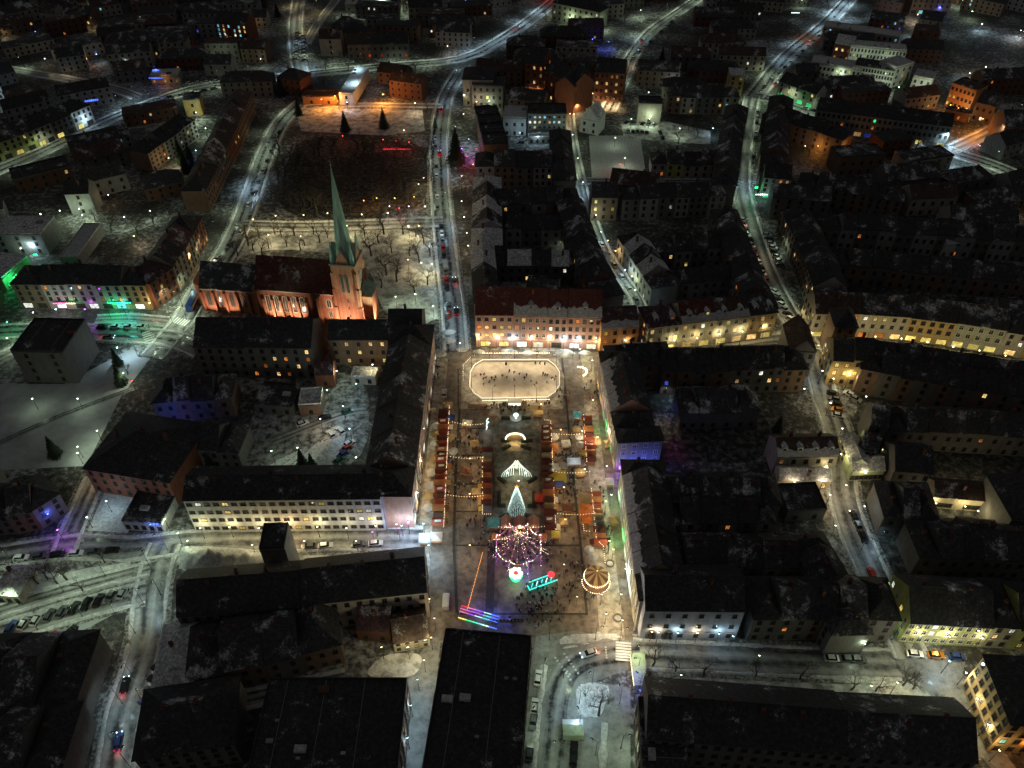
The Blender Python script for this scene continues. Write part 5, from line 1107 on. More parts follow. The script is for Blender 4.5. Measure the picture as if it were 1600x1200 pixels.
# parasols and tents beside the rows
def parasol(px, py, canvas, label, R=1.9, glowk=None):
    p = G(px, py); t = thing('parasol', label, 'parasol', (p.x, p.y, .03), random.uniform(0, 1), 'market parasols')
    MB().tube((0, 0, 0), (0, 0, 2.7), .04).tube((0, 0, 0), (0, 0, .12), .35, n=8).build('pole', 'metal_grey', t); c = MB()
    for k in range(8):
        a, b = 2*PI*k/8, 2*PI*(k+1)/8; A = (R*math.cos(a), R*math.sin(a), 2.25); B = (R*math.cos(b), R*math.sin(b), 2.25); c.q([(0, 0, 2.95), A, B]); c.q([A, (A[0], A[1], 2.05), (B[0], B[1], 2.05), B])
    c.build('canopy', 'canvas_'+canvas, t)
    MB().ball((0, 0, 2.15), .12, n=6, k=4).build('bulb', 'bulb_neu', t)
    l = bpy.data.objects.new('light', light_data(glowk or 'neu', 30, .1)); l.parent = t; l.location = (.3, 0, 1.95); COL.objects.link(l)
def tent(px, py, w, d, canvas, label, power=60, kind='neu', rz=0, cat='tent'):
    p = G(px, py); t = thing('market_tent', label, cat, (p.x, p.y, .03), rz, 'market tents'); po = MB()
    for x in (-w/2, w/2):
        for y in (-d/2, d/2): po.tube((x, y, 0), (x, y, 2.4), .04, n=5)
    po.build('frame', 'metal_grey', t); c = MB(); A = [(-w/2-.1, -d/2-.1, 2.4), (w/2+.1, -d/2-.1, 2.4), (w/2+.1, d/2+.1, 2.4), (-w/2-.1, d/2+.1, 2.4)]
    for k in range(4): a, b = A[k], A[(k+1) % 4]; c.q([a, b, (0, 0, 3.3)]); c.q([a, (a[0], a[1], 2.1), (b[0], b[1], 2.1), b])
    c.build('canopy', 'canvas_'+canvas, t); MB().box(-w/2+.3, w/2-.3, -d/2+.3, -d/2+.9, 0, .95).build('counter', 'wood', t)
    if power:
        MB().ball((0, 0, 2.2), .12, n=6, k=4).build('bulb', 'bulb_'+kind, t); l = bpy.data.objects.new('light', light_data(kind, power, .1)); l.parent = t; l.location = (0, 0, 1.95); COL.objects.link(l)
for i, (x, y, c) in enumerate(((683, 672, 'white'), (681, 686, 'tan'), (680, 700, 'white'), (678, 722, 'tan'), (675, 745, 'white'), (673, 765, 'white'), (672, 782, 'tan'), (670, 800, 'white'), (704, 690, 'tan'), (709, 712, 'white'), (700, 746, 'tan'))):
    parasol(x, y, c, f'{c} parasol, {nth(i)} from the north beside the long western hut row', 1.6)
for i, (x, y, c) in enumerate(((866, 690, 'white'), (901, 678, 'tan'), (905, 690, 'white'), (906, 702, 'white'), (928, 692, 'tan'), (932, 698, 'tan'), (920, 866, 'white'), (926, 876, 'white'))):
    parasol(x, y, c, f'{c} parasol, {nth(i)} from the north beside the eastern hut rows', 1.5)
tent(870, 752, 5.5, 4.5, 'yellow', 'plain yellow tent roof beside the hut row east of the gardens', 30); tent(866, 738, 3.5, 3, 'white', 'small white tent just above the yellow tent', 30); tent(870, 764, 4.5, 2.4, 'blue', 'low blue tarpaulin roof below the yellow tent', 0)
tent(864, 706, 3, 3, 'orange', 'round glowing amber booth beside the hut row east of the gardens', 120, 'yel'); tent(917, 805, 4.4, 5, 'orange', 'orange glowing beer tent, upper one beside the lower eastern huts', 260, 'ora'); tent(919, 817, 3.8, 3.4, 'orange', 'orange glowing beer tent, lower one beside the lower eastern huts', 160, 'ora')
tent(914, 786, 3.4, 4, 'tan', 'tan tent above the orange glowing beer tents', 60); tent(843, 784, 2.8, 2.4, 'red', 'bright red tent between the lit spruce and the hut row', 50, 'red'); tent(902, 655, 2.6, 2.4, 'teal', 'white-green lit booth at the top of the upper eastern huts', 130, 'cw')
tent(896, 728, 4, 2.4, 'white', 'icy white lit stand west of the upper eastern huts', 160, 'cw'); tent(773, 824, 4.0, 3.4, 'teal', 'pale teal tent beside the three gabled huts', 60, 'cw'); tent(938, 838, 3, 3, 'brown', 'brown crowded stand beside the lower eastern huts', 60)
tent(700, 640, 3, 2.6, 'tan', 'sand-coloured tent at the head of the long western hut row', 40); tent(704, 660, 3, 2.6, 'blue', 'dark blue tent beside the head of the long western hut row', 0); tent(682, 846, 3.4, 3, 'white', 'cream tent with hanging lamps at the foot of the western hut row', 200, 'neu'); tent(665, 848, 3.4, 3.0, 'white', 'white tent in glaring cool light at the west street corner', 420, 'cw')
# ---- ice rink
ring = [(735, 585), (741, 574), (754, 566), (856, 566), (867, 574), (874, 585), (874, 605), (867, 616), (855, 624), (753, 626), (741, 618), (734, 607)]
sheet('ice_rink_deck', [(722, 570), (732, 561), (872, 561), (882, 590), (880, 640), (720, 640)], 'square_edge_paving', occ=False)
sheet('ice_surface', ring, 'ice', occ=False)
rp = [G(*p) for p in ring]; rk = thing('ice_rink_barrier', 'white rink boards with a glowing rope light round the octagonal ice rink', 'rink barrier', (0, 215, 0))
for k in range(12):
    a, b = rp[k]-Vector((0, 215)), rp[(k+1) % 12]-Vector((0, 215)); d = (b-a).normalized(); nn = Vector((-d.y, d.x))*.07; b = b-d*.02
    MB().prism([(*(a-nn),), (*(b-nn),), (*(b+nn),), (*(a+nn),)], 0, 1.1).build('board', 'frame_white', rk)
    MB().tube((*(a), 1.16), (*(b), 1.16), .09, n=5).build('rope_light', 'led_white', rk)
P0 = [(*G(752, 560, 0), 2.6), (*G(858, 560, 0), 2.6)]; light_string([P0[0], P0[1]], 'row of white bulbs on posts along the far side of the ice rink', 'neu', .6, .12)
light_string([(*G(724, 600), 1.1), (*G(724, 573), 1.1), (*G(735, 562), 1.1)], 'bulb string along the western edge of the rink deck', 'neu', .6, .06); light_string([(*G(752, 631), 1.6), (*G(858, 629), 1.6)], 'bright bulb string along the near side of the ice rink', 'neu', .4, .10)
for i, (x, y) in enumerate(((737, 575), (770, 564), (804, 564), (838, 564), (869, 574), (737, 612), (770, 629), (804, 630), (838, 628), (869, 614))):
    lamp(x, y, 'neu', 560, 6.5, 'arm', math.atan2((G(804, 596)-G(x, y)).y, (G(804, 596)-G(x, y)).x), f'{nth(i)} flood lamp clockwise round the ice rink', 'flood lamps round the ice rink')
hutp = G(804, 634); t = thing('rink_entrance', 'white lit entrance hut at the near side of the ice rink', 'hut', (hutp.x, hutp.y, .05)); MB().box(-2.2, 2.2, -.9, .9, 0, 2.4).build('hut_wall', 'frame_white', t); MB().box(-2.5, 2.5, -1.2, 1.2, 2.42, 2.6).build('hut_roof', 'canvas_white', t); MB().box(-2.0, 2.0, -.96, -.91, 1.0, 2.0).build('window', 'led_white', t)
for i, (x, y, w) in enumerate(((828, 637, 8.5), (745, 636, 6), (765, 645, 5))):
    p = G(x, y); t = thing('changing_bench', ('long lit skaters bench shelter east of the rink entrance', 'dark slatted platform west of the rink entrance', 'bluish low cabin below the platform by the rink')[i], 'bench', (p.x, p.y, .05))
    for j in range(4): MB().box(-w/2, w/2, -1.0+j*.5, -.62+j*.5, .42, .5).build('slat', 'wood' if i else 'canvas_tan', t)
    for s in (-w/2+.2, w/2-.3): MB().box(s, s+.1, -.9, .8, 0, .42).build('leg', 'metal_dark', t)
[crowd(f'on the {w} of the ice rink', c, 5, 3.5, k, 'skate', ('dark', 'dark', 'navy', 'grey', 'red')) for w, c, k in (('western end', (762, 596), 9), ('middle', (804, 590), 8), ('eastern end', (848, 592), 9))]; crowd('at the far boards of the ice rink', (815, 571), 10, .6, 5); crowd('by the near boards of the ice rink', (840, 631), 8, 1.2, 12, 'stand')
# ---- gardens: hedges, arch, sculpture, lit tree
sheet('garden_bed', [(776, 640), (840, 640), (845, 700), (842, 760), (846, 815), (770, 815), (774, 760), (770, 700)], 'garden_ground', occ=False)
gc = G(808, 724); cr = MB(); n = 32; cr.q([(gc.x+7.2*math.cos(2*PI*k/n), gc.y+7.2*math.sin(2*PI*k/n), .19) for k in range(n)]); tag(cr.build('round_lawn', 'trodden_snow'), kind='structure')
def hedge(pxs, w, h, label, mat='hedge'):
    pts = [G(*p) for p in pxs]; dense = []
    for a, b in zip(pts, pts[1:]):
        k = max(1, int((b-a).length/.5)); dense += [lerp(a, b, j/k) for j in range(k)]
    dense.append(pts[-1]); nr = normals(dense); mb = MB(); rows = []; o = dense[0]
    for p, n_ in zip(dense, nr):
        r = []
        for s, z in ((-.5, 0), (-.5, .8), (-.25, 1), (.25, 1), (.5, .8), (.5, 0)):
            q = p+n_*s*w; j = 1+.35*noise.noise(Vector((q.x*2.5, q.y*2.5, z*3))); r.append(len(mb.v)); mb.v.append((q.x-o.x, q.y-o.y, max(0, z*h*j)+.2*(z > 0)))
        rows.append(r)
    for r, s in zip(rows, rows[1:]):
        for k in range(5): mb.f.append((r[k], s[k], s[k+1], r[k+1])); mb.m.append(0)
    tag(mb.build('hedge', mat, None, (o.x, o.y, 0)), label, 'hedge', 'clipped hedges in the square gardens')
for i, (pts) in enumerate((((783, 655), (797, 655)), ((815, 655), (829, 655)), ((783, 690), (796, 691)), ((814, 691), (832, 690)), ((784, 704), (797, 698)), ((814, 698), (830, 704)), ((778, 748), (790, 756)), ((824, 756), (838, 748)), ((780, 770), (780, 792), (790, 792)), ((834, 770), (834, 792), (824, 792)), ((780, 811), (795, 806)), ((820, 806), (835, 811)))):
    hedge(pts, 1.1, .9, f'low dark hedge, {nth(i)} from the north in the square gardens')
ap = G(805, 690); ar = thing('lit_archway', 'glowing arch of white lights over an amber niche in the gardens', 'light arch', (ap.x, ap.y, .2))
m = MB(); prev = None
for k in range(17):
    t = PI*k/16; q = (3.1*math.cos(t), 0, .8+2.9*math.sin(t)); 
    if prev: m.tube(prev, q, .28, n=6)
    prev = q
m.tube((3.1, 0, 0), (3.1, 0, .8), .28).tube((-3.1, 0, 0), (-3.1, 0, .8), .28); m.build('arch', 'led_white', ar); MB().box(-2.6, 2.6, -4.4, -.4, .0, .12).build('floor_panel', 'wall_cream', ar)
MB().box(-2.8, 2.8, .3, .45, 0, 3.1).build('back_panel', 'canvas_tan', ar)
l = bpy.data.objects.new('light', light_data('ww', 260, .3)); l.parent = ar; l.location = (0, -1, 2.6); COL.objects.link(l)
sp_ = G(807, 738); sc = thing('light_sculpture', 'peacock-like light sculpture of curved pale green ribs on the round lawn', 'light sculpture', (sp_.x, sp_.y, .2))
for sg in (-1, 1):
    for k in range(6):
        m = MB(); prev = None
        for j in range(13):
            t = j/12; a = PI*1.02*t; rx = .55+.46*k; q = (sg*(rx*(1-math.cos(a))*.8+.12), -2.4*t*t+.3, 5.6*(1-k*.09)*math.sin(a*.62+.72)*(1-.62*t**3)-.2*k)
            q = (q[0], q[1], max(.15, q[2]))
            if prev: m.tube(prev, q, .055, n=4)
            prev = q
        m.build('rib', 'led_cool' if k % 2 else 'led_white', sc)
for k in range(2): MB().ball(((-1, 1)[k]*2.9, -1, .7), .28).build('lamp', 'bulb_cw', sc)
l = bpy.data.objects.new('light', light_data('gw', 160, .5)); l.parent = sc; l.location = (0, -1.5, 2.2); COL.objects.link(l)
# tall Christmas tree of light strings
xp = G(807, 799); xt = thing('christmas_tree', 'tall Christmas tree wrapped in vertical strings of icy white lights with a gold star', 'christmas tree', (xp.x, xp.y, .2))
MB().tube((0, 0, 0), (0, 0, 11), .2, .05).build('trunk', 'bark', xt); c = MB(); rnd = random.Random(4)
for k in range(420):
    z = .8+9.8*(1-math.sqrt(rnd.random())); R = 2.55*(1-z/11.4); t = rnd.random()*2*PI; d = Vector((math.cos(t), math.sin(t), 0)); s = Vector((-d.y, d.x, 0)); b = Vector((0, 0, z))
    c.q([b+d*R*.4, b+d*R*.8-s*.3+Vector((0, 0, -.2)), b+d*R*1.0+Vector((0, 0, -.45)), b+d*R*.8+s*.3+Vector((0, 0, -.2))])
c.build('crown', 'needles', xt)
for k in range(26):
    t = 2*PI*k/26; m = MB(); nb = 22
    for j in range(nb):
        s = (j+.3*(k % 3))/nb; R = 2.6*s**.85+.08; w = .16*math.sin(j*1.1+k); m.ball((R*math.cos(t+w*.25), R*math.sin(t+w*.25), 10.9*(1-s)+.3), .085, n=5, k=3)
    tag(m.build('light_strand', 'led_cool', xt), kind='stuff')
MB().ball((0, 0, 11.3), .35, n=5, k=4).box(-.7, .7, -.05, .05, 11.2, 11.4).box(-.06, .06, -.05, .05, 10.7, 12.1).build('star', 'led_orange', xt)
for k in range(3): l = bpy.data.objects.new('light', light_data('cw', 60, .6)); l.parent = xt; l.location = (3.4*math.cos(k*2.1-.8), 3.4*math.sin(k*2.1-.8), 3); COL.objects.link(l)
fp = G(806, 655); fo = thing('fountain', 'small round fountain glowing pale blue below the ice rink', 'fountain', (fp.x, fp.y, .2)); MB().lathe([(2, 0), (2, .6), (1.7, .6), (1.7, .3), (0, .3)], 14).build('basin', 'stone_trim', fo); MB().lathe([(.3, .3), (.2, 1.6), (.9, 1.8), (.85, 1.95), (.1, 1.9), (.05, 2.8)], 10).build('bowl', 'led_cool', fo)
l = bpy.data.objects.new('light', light_data('cw', 120, .4)); l.parent = fo; l.location = (0, -1.6, 2.4); COL.objects.link(l)
hp = G(760, 672); hk = thing('light_figure', 'candy-cane shaped figure of pale teal lights west of the gardens', 'light sculpture', (hp.x, hp.y, .05)); prev = None; m = MB()
for q in ((0, 0, .2), (.2, 0, 1.2), (.1, 0, 2.2), (.3, 0, 3.2), (.9, 0, 3.7), (.1, -.3, 4.2), (.4, 0, 5), (.8, 0, 5.4)):
    if prev: m.tube(prev, q, .16, n=5)
    prev = q
m.build('tube', 'led_cool', hk); l = bpy.data.objects.new('light', light_data('cw', 60, .4)); l.parent = hk; l.location = (0, -1, 2); COL.objects.link(l)
gp = G(909, 588); gg = thing('light_figure', 'arched garland figure of warm white lights east of the ice rink', 'light sculpture', (gp.x, gp.y, .05)); prev = None; m = MB()
for k in range(9):
    t = k/8*PI*.75; q = (-1.6+3.2*math.sin(t), 0, .6+3.8*(1-t/PI*1.2)+.6*math.sin(t*2)); m.ball(q, .38, n=6, k=4)
m.build('garland', 'led_white', gg); l = bpy.data.objects.new('light', light_data('neu', 320, .4)); l.parent = gg; l.location = (0, -1.5, 3); COL.objects.link(l)
# ---- ring of light posts with garlands
rc = G(810, 874); rr = 6.7; MK = ('pur', 'pin', 'neu', 'grn', 'pur')
lt = thing('garland_pavilion', 'ring of posts with purple and multicoloured light garlands rising to a central mast', 'light garland', (rc.x, rc.y, .05)); po = MB(); gl = MB(); MM = ['led_purple', 'led_pink', 'bulb_neu', 'led_green', 'led_orange']
tops = []
for k in range(8):
    t = 2*PI*(k+.5)/8; x, y = rr*math.cos(t), rr*math.sin(t); p_ = MB().tube((x, y, 0), (x, y, 7.8), .07).build('post', 'metal_dark', lt); tops.append(Vector((x, y, 7.8)))
    for j in range(16): gl.ball((x+.1*math.cos(j*1.3), y+.1*math.sin(j*1.3), .6+j*.5), .095, m=random.choice((0, 0, 1, 2)), n=5, k=3)
MB().tube((0, 0, 0), (0, 0, 13), .12, .08).build('mast', 'metal_dark', lt)
for k in range(8):
    a, b = tops[k], tops[(k+1) % 8]
    for j in range(12): s = j/12; q = lerp(a, b, s); q = Vector((q.x, q.y, q.z-4*1.5*s*(1-s))); gl.ball(q, .11, m=random.choice((0, 1, 2, 3, 4, 2)), n=5, k=3)
    for j in range(10): s = j/10; q = lerp(Vector((0, 0, 12.8)), a, s); gl.ball(q, .07, m=random.choice((0, 0, 2)), n=4, k=3) if k % 2 == 0 else None
tag(gl.build('garland_bulbs', MM, lt), kind='stuff')
fan = MB(); rf = random.Random(3)
for k in range(18):
    t = 2*PI*k/18+.1; e = Vector((8.8*math.cos(t), 7.2*math.sin(t), 1.2+2.5*(k % 3))); top = Vector((0, 0, 12.6)); n_ = 26
    for j in range(1, n_): s_ = j/n_; q = lerp(top, e, s_); q.z -= 1.6*4*s_*(1-s_)*.5; fan.ball(q, .055, m=rf.choice((0, 1, 1, 2, 2, 3, 4)), n=4, k=3)
tag(fan.build('strand_bulbs', MM, lt), kind='stuff')
l = bpy.data.objects.new('light', light_data('blu', 520, .4)); l.parent = lt; l.location = (2, -5, 3); COL.objects.link(l)
for k, kd in enumerate(('pur', 'pin', 'pur', 'neu')): l = bpy.data.objects.new('light', light_data(kd, 260, .4)); l.parent = lt; l.location = (4.5*math.cos(k*1.57+.6), 4.5*math.sin(k*1.57+.6), 5.5); COL.objects.link(l)
wp = G(806, 904); wg = thing('light_planter', 'big white flower of lights on a glowing green tub', 'light sculpture', (wp.x, wp.y, .05)); MB().lathe([(1.3, 0), (1.9, 1.6), (1.6, 1.7), (0, 1.7)], 14).build('tub', 'led_green', wg)
for k in range(7): t = 2*PI*k/7; MB().ball((1.35*math.cos(t), 1.35*math.sin(t), 2.5+.3*(k % 2)), .62, n=7, k=5).build('petal', 'led_white', wg)
MB().ball((0, 0, 2.6), .7).build('centre', 'led_red', wg); l = bpy.data.objects.new('light', light_data('gw', 260, .5)); l.parent = wg; l.location = (0, -2.6, 2.6); COL.objects.link(l)
# teal sleigh
a, b = G(827, 923), G(871, 907); sa = math.atan2((b-a).y, (b-a).x); sc_ = (a+b)/2; SL = (b-a).length; sl = thing('light_sleigh', 'teal-lit sleigh figure with a red glowing ball at its end', 'light sculpture', (sc_.x, sc_.y, .05), sa)
MB().box(-SL/2, SL/2, -.1, .1, .15, .4).box(-SL/2, SL/2, 2.2, 2.4, .15, .4).build('runner', 'led_teal', sl); MB().box(-SL/2, -SL/2+.2, .1, 2.2, .15, .5).build('crossbar', 'led_teal', sl); MB().box(-SL/2+.5, SL/2-.6, .3, 2.0, .3, .42).build('deck', 'canvas_teal', sl)
for k in range(5): x = -SL/2+.8+k*SL*.17; MB().tube((x, .4, .4), (x+.3, .6, 1.3), .10).tube((x+.3, .6, 1.3), (x+.9, 1.4, .7), .10).build('figure', 'led_cool' if k % 2 else 'led_teal', sl)
MB().ball((SL/2-1.2, 1.6, 1.3), .95, n=10, k=7).build('ball', 'led_red', sl); l = bpy.data.objects.new('light', light_data('tea', 140, .5)); l.parent = sl; l.location = (0, -1.5, 2.0); COL.objects.link(l)
# carousel
cp = G(931, 910); cz = thing('carousel', 'round carousel with a dark striped conical roof ringed by bulbs', 'carousel', (cp.x, cp.y, .05)); R = 3.35
MB().tube((0, 0, 0), (0, 0, .35), R+.3, n=24).build('platform', 'wood', cz); MB().tube((0, 0, .35), (0, 0, 4.6), .8, n=12).build('drum', 'led_white', cz)
for k in range(16):
    t0, t1 = 2*PI*k/16, 2*PI*(k+1)/16; A = (R*math.cos(t0), R*math.sin(t0), 3.3); B = (R*math.cos(t1), R*math.sin(t1), 3.3); MB().q([(0, 0, 5.3), A, B]).q([A, (A[0]*1.02, A[1]*1.02, 2.75), (B[0]*1.02, B[1]*1.02, 2.75), B], 1).build('roof_segment', ['canvas_tan' if k % 2 else 'canvas_brown', 'canvas_tan'], cz)
m = MB()
for k in range(40): t = 2*PI*k/40; m.ball(((R+.12)*math.cos(t), (R+.12)*math.sin(t), 2.72), .11, n=5, k=3); m.ball(((R+.5)*math.cos(t), (R+.5)*math.sin(t), .38), .09, n=5, k=3)
tag(m.build('rim_bulbs', 'bulb_neu', cz), kind='stuff'); MB().ball((0, 0, 5.45), .22).build('finial', 'led_yellow', cz)
for k in range(8):
    t = 2*PI*k/8; x, y = 2.6*math.cos(t), 2.6*math.sin(t); h = MB().tube((x, y, .35), (x, y, 3.3), .04, n=5).build('horse_pole', 'metal_grey', cz)
    dx, dy = -math.sin(t), math.cos(t); hz = 1.3+.3*(k % 2); bd = MB().tube((x-dx*.45, y-dy*.45, hz), (x+dx*.4, y+dy*.4, hz+.05), .2, .17, 8).tube((x+dx*.35, y+dy*.35, hz+.1), (x+dx*.6, y+dy*.6, hz+.55), .12, .09, 6).tube((x+dx*.58, y+dy*.58, hz+.55), (x+dx*.85, y+dy*.85, hz+.42), .1, .06, 6)
    for s in (-.35, .3):
        for o_ in (-.1, .1): bd.tube((x+dx*s-dy*o_, y+dy*s+dx*o_, hz-.1), (x+dx*(s+.1)-dy*o_, y+dy*(s+.1)+dx*o_, hz-.7), .05, .035, 5)
    bd.build('horse', 'frame_white', h)
for k in range(3): l = bpy.data.objects.new('light', light_data('neu', 120, .2)); l.parent = cz; l.location = (2*math.cos(k*2.1-1.5), 2*math.sin(k*2.1-1.5), 2.5); COL.objects.link(l)
# rainbow truss
a, b = G(716, 966), G(776, 984); ta = math.atan2((b-a).y, (b-a).x); TL = (b-a).length; tr = thing('light_truss', 'slanting truss of rainbow led tubes and dotted bulbs at the foot of the square', 'light truss', (a.x, a.y, .05), ta)
for j, (y, z, mats) in enumerate(((0, .35, ('led_yellow', 'led_green', 'led_teal', 'led_cool', 'led_blue')), (1.4, 1.2, ('led_pink', 'led_purple', 'led_cool', 'led_teal', 'led_blue')), (2.1, 1.5, ('led_pink', 'led_purple', 'led_purple', 'led_teal', 'led_blue')), (2.8, 1.8, ('led_red', 'led_pink', 'led_purple', 'led_cool', 'led_blue')))):
    for k in range(5):
        x0, x1 = TL*k/5, TL*(k+1)/5-.02
        if j == 0: MB().tube((x0, y, z), (x1, y, z), .14, n=6).build('led_tube', mats[k], tr)
        else:
            m = MB()
            for q in range(6): m.ball((lerp(x0, x1, q/6), y, z), .15, n=5, k=3)
            tag(m.build('led_dots', mats[k], tr), kind='stuff')
for k in range(6): x = TL*k/5; MB().tube((x, 0, 0), (x, 2.9, 1.75), .06).tube((x, 2.9, 0), (x, 2.9, 1.75), .06).build('truss_post', 'metal_grey', tr)
for x, kd, p_ in ((1, 'pin', 40), (5, 'blu', 330), (9, 'blu', 420), (12, 'blu', 300)): l = bpy.data.objects.new('light', light_data(kd, p_, .4)); l.parent = tr; l.location = (x, 3.5, 2.6); COL.objects.link(l)
p = G(797, 966); t = thing('event_banner', 'dark low barrier with pale lettering-like blocks beside the rainbow truss', 'barrier', (p.x-1, p.y-1, .05)); MB().box(-4.5, 4.5, 0, .08, 0, 1.0).build('panel', 'metal_dark', t)
for k in range(9): MB().box(-4.1+k*.95, -3.7+k*.95, -.04, -.002, .35, .7).build('sign_mark', 'frame_white', t)
# snow mounds north of the rink
for i, (x, y, w, h) in enumerate(((685, 553, 3.5, 1.0), (722, 547, 2.2, .9), (749, 551, 2.2, 1), (796, 551, 3.2, .9), (827, 552, 2.6, .9), (851, 552, 2.2, .9), (880, 552, 4.2, 1.1), (914, 552, 2.4, 1.0), (700, 533, 3.2, 1.0), (916, 606, 1.4, .8), (668, 572, 1.5, .7), (672, 590, 1.4, .7), (676, 640, 1.3, .6), (700, 520, 3, 1.1))):
    p = G(x, y); m = MB().ball((0, 0, 0), 1, n=14, k=8); m.v = [(a*w*(1+.3*noise.noise(Vector((a*1.3+i*7, b*1.3, c)))), b*w*.55*(1+.3*noise.noise(Vector((a, b+i*3, c)))), max(-.1, c*h*(1+.5*noise.noise(Vector((a*2, b*2, i)))))) for a, b, c in m.v]
    tag(m.build('snow_pile', 'trodden_snow', None, (p.x, p.y, 0), smooth=True), f'heap of shovelled snow, {nth(i)} counted clockwise from the far west corner of the square', 'snow pile', 'shovelled snow heaps round the square')
for i, (x, y) in enumerate(((953, 881), (965, 966))):
    p = G(x, y); t = thing('tree_planter', ('round tree planter ring just above the carousel', 'round tree planter ring below the carousel')[i], 'planter', (p.x, p.y, .04), 0, 'round planter rings'); MB().lathe([(1.25, 0), (1.25, .45), (1.0, .45), (1.0, .1), (0, .1)], 18).build('ring', 'stone_dark', t); MB().ball((0, 0, .1), .9, n=10, k=4, sz=.4).build('snow_cap', 'trodden_snow', t)
# crowds
for (d, c, rx, ry, n) in (('round the garland ring on the square', (812, 856), 9, 6, 36), ('in front of the three gabled huts', (812, 838), 11, 2, 16), ('beside the lit teal sleigh', (840, 938), 6, 3, 18), ('around the carousel', (900, 905), 5, 6, 16), ('at the foot of the square by the barrier', (845, 962), 4, 4, 18),
                          ('between the hut row and the gardens', (735, 690), 5, 5, 18), ('in the queue left of the three huts', (748, 818), 5, 2, 18), ('in the middle of the western huts', (738, 758), 6, 2.5, 14), ('below the ice rink beside the fountain', (782, 640), 5, 2.5, 20),
                          ('east of the hut row by the yellow tent', (880, 765), 4, 4, 16), ('near the upper eastern huts', (897, 715), 3, 3, 8), ('around the lower eastern huts', (945, 835), 2.5, 4, 14), ('along the near rink boards at the corner', (880, 622), 3, 4, 14), ('on the west street of the square', (690, 575), 4, 8, 12), ('on the east walk of the square', (925, 620), 3, 9, 10), ('crossing the open east side of the square', (885, 870), 6, 6, 12)):
    crowd(d, c, rx, ry, n)
# accent lights on the east front
def strip(px0, py0, px1, py1, z, kind, label, power=150):
    a, b = G(px0, py0, z), G(px1, py1, z); o = (a+b)/2; t = thing('neon_strip', label, 'neon light', (o.x, o.y, z), 0, 'coloured neon lights on the east side of the square')
    MB().tube((*(a-o), 0), (*(b-o), 0), .10, n=5).build('neon_tube', {'grn': 'led_green', 'pur': 'led_purple', 'blu': 'led_blue', 'red': 'led_red', 'cw': 'led_cool', 'tea': 'led_teal'}[kind], t)
    l = bpy.data.objects.new('light', light_data(kind, power, .4)); l.parent = t; l.location = (-1.2, 0, -.1); COL.objects.link(l)
strip(967, 722, 972, 742, 3.2, 'pur', 'magenta neon strip by the blue-lit end house', 260); strip(968, 765, 973, 790, 3.2, 'grn', 'long emerald neon strip on the lower east terrace', 220); strip(972, 826, 976, 846, 3.2, 'grn', 'short bright green neon loop beside the lower eastern huts', 420)
strip(946, 655, 950, 672, 3.2, 'grn', 'green neon strip on the upper east terrace', 200); strip(941, 625, 943, 635, 3.2, 'red', 'small red neon sign on the upper east terrace', 60); strip(978, 880, 984, 922, 3.2, 'cw', 'icy blue light strip above the shops on the lower east terrace', 240)
for i, (x, y, k) in enumerate(((985, 744, 'blu'), (1003, 744, 'blu'), (1021, 744, 'blu'), (972, 748, 'blu'))):
    p = G(x, y); fixture(p.x, p.y, 6.5, k, 420, f'{nth(i)} deep blue lamp in the passage before the blue-lit end wall', 'lamp', 'blue_lamp', 'blue lamps by the blue-lit house')
pv = G(697, 942); car(pv, PI/2, '{} van parked at the south-west corner of the square', 'white', None, True); car(G(694, 616), PI/2, '{} car parked west of the ice rink', 'white')

# extra stalls, tables and clutter in the lanes
def table_set(px, py, label):
    p = G(px, py); t = thing('standing_table', label, 'table', (p.x, p.y, .03), random.uniform(0, 3), 'standing tables in the market lanes'); MB().tube((0, 0, 0), (0, 0, 1.05), .05, n=5).tube((0, 0, 0), (0, 0, .05), .3, n=8).build('leg', 'metal_dark', t); MB().tube((0, 0, 1.05), (0, 0, 1.1), .45, n=10).build('table_top', 'wood', t)
rt = random.Random(8)
for d, x0, y0, x1, y1, n in (('beside the long western hut row', 706, 650, 700, 820, 12), ('west of the garden huts', 748, 710, 748, 800, 8), ('east of the garden huts', 872, 680, 876, 830, 12), ('west of the eastern red huts', 905, 665, 914, 850, 12), ('by the three gabled huts', 785, 842, 845, 842, 6), ('below the ice rink', 760, 640, 860, 645, 7)):
    for k in range(n): table_set(lerp(x0, x1, (k+.5)/n)+rt.uniform(-4, 4), lerp(y0, y1, (k+.5)/n)+rt.uniform(-3, 3), f'{nth(k)} standing table counted from the north or west {d}')
for i, (x, y, c, w, d) in enumerate(((730, 668, 'white', 3, 2.4), (742, 700, 'tan', 2.6, 2.4), (728, 742, 'brown', 3, 2.4), (745, 775, 'tan', 2.6, 2.2), (884, 700, 'white', 2.6, 2.4), (878, 735, 'grey', 2.6, 2.2), (886, 800, 'brown', 3, 2.4), (880, 822, 'tan', 2.4, 2.2), (906, 745, 'tan', 3, 2.4), (772, 650, 'grey', 3, 2), (840, 652, 'tan', 3.4, 2), (868, 842, 'yellow', 2.4, 2), (775, 846, 'orange', 2.2, 1.8), (848, 846, 'orange', 2.2, 1.8), (949, 700, 'tan', 2.2, 2.2), (952, 760, 'white', 2.2, 2.4), (958, 820, 'tan', 2.4, 2.4))):
    tent(x, y, w, d, c, f'small {c} snack tent, {nth(i)} of those scattered between the hut rows', 55, rt.choice(('ww', 'neu', 'neu')), rt.uniform(-.2, .2))
